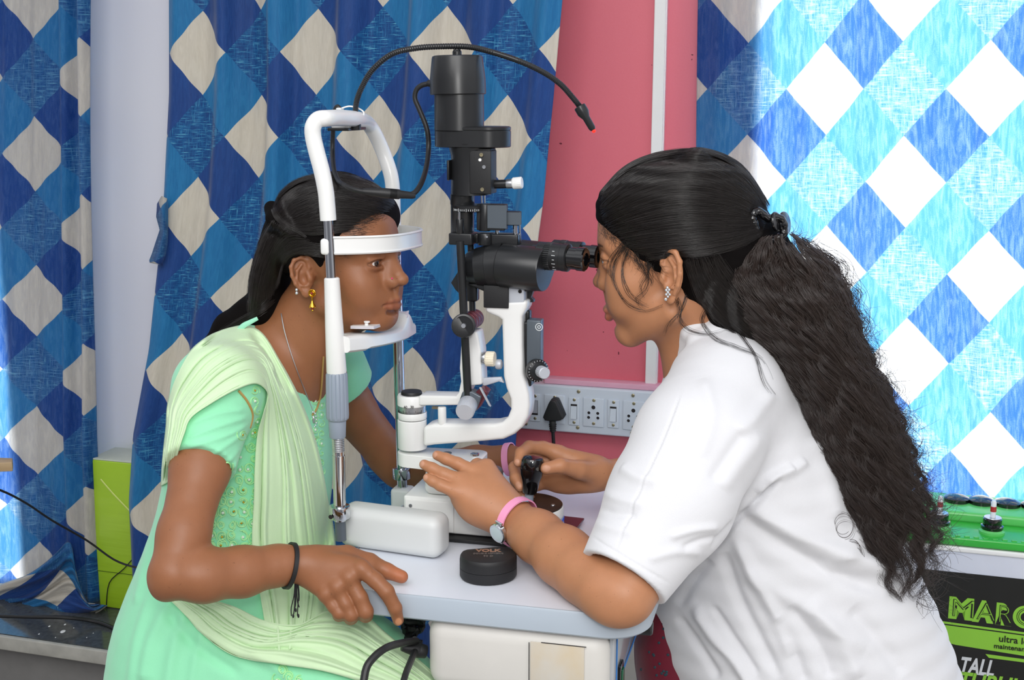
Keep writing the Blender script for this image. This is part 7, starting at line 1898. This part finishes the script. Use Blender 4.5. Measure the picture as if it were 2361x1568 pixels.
face_text('TALL', 2210, 1549, .040, 'white_print', bold=.0012, width=.054, shear=.25, off=.0004)
face_text('TUBULAR', 2205, 1586, .044, 'lime', bold=.0012, width=.14, shear=.25, off=.0004)

# ---------------------------------------------------------------- cables and oddments under and behind the table
hx = cpt(hu0 + .004, hv + .10, hb - .07)
cn = MB(); a_ = P(982, 1503, F0.y + .03); b2 = P(926, 1492, F0.y + .02)
cn.cyl(a_, a_.lerp(b2, .35), .0085, .0095, 20, .001); cn.cyl(a_.lerp(b2, .3), b2, .0095, .0050, 20, .001)
cab = empty('table_cable', a_, 'black cable with plug looping from the left side of the table housing', 'cable')
cn.build('cable_plug', 'rubber', cab)
m2 = MB(); m2.tube([P(957, 1502, F0.y + .02), P(947, 1525, F0.y - .04), P(932, 1565, F0.y - .10), P(915, 1640, F0.y - .12)], .0040, 10); m2.build('cable_lead', 'rubber', cab)
m2 = MB(); m2.tube([P(960, 1478, F0.y + .03), P(930, 1482, F0.y - .01), P(890, 1494, F0.y - .07), P(858, 1520, F0.y - .09), P(842, 1550, F0.y - .10), P(834, 1620, F0.y - .12)], .0046, 10); m2.build('cable_loop', 'rubber', cab)
m2 = MB(); rb_ = random.Random(8)
bun = empty('cable_bundle', P(960, 1450, 1.56), 'tangled black cables bunched beside the table housing', 'cables')
for k in range(6):
    pts = [P(930 + 3 * k, 1418, 1.56)]
    for j in range(6): pts.append(P(945 + rb_.uniform(-16, 30), 1428 + j * 10 + rb_.uniform(-6, 6), 1.56 + rb_.uniform(-.015, .02)))
    m2 = MB(); m2.tube(pts, .0038, 8, 4); m2.build('cable_strand', 'rubber', bun)
# pale cabinet far behind the examiner's lap
q0 = P(1442, 1432, 2.25); cb = empty('cabinet', (q0.x + .12, q0.y + .1, 0), 'pale cabinet low behind the examiner under the switchboard', 'cabinet')
mb = MB(); mb.box(Vector((q0.x + .12, q0.y + .1, q0.z / 2)), (.24, .2, q0.z), (WU, WN, Z), .004); mb.build('cabinet_body', simple('pale_cream_panel', (196, 192, 184), .5), cb)
mb = MB(); mb.box(Vector((q0.x + .12, q0.y + .1, q0.z + .004)), (.25, .21, .008), (WU, WN, Z), .002); mb.build('cabinet_top', 'white', cb)
# stools carrying the two people (below the frame)
for nm, c_, lab_ in (('stool', P(500, 1640, 1.68), 'stool under the person in green dress'), ('stool', P(1900, 1680, 1.68), 'stool under the person in white coat')):
    s_ = empty(nm, (c_.x, c_.y, 0), lab_, 'stool'); zt3 = c_.z - .02
    mb = MB(); mb.lathe(Vector((c_.x, c_.y, zt3 - .05)), Z, [(0, .15), (.01, .165), (.04, .165), (.05, .15)], 40); mb.build('seat', 'black_matte', s_)
    mb = MB(); mb.cyl(Vector((c_.x, c_.y, .03)), Vector((c_.x, c_.y, zt3 - .05)), .025); mb.build('column', 'chrome', s_)
    mb = MB(); mb.lathe(Vector((c_.x, c_.y, 0)), Z, [(0, .2), (.02, .19), (.035, .05)], 40); mb.build('base', 'chrome', s_)
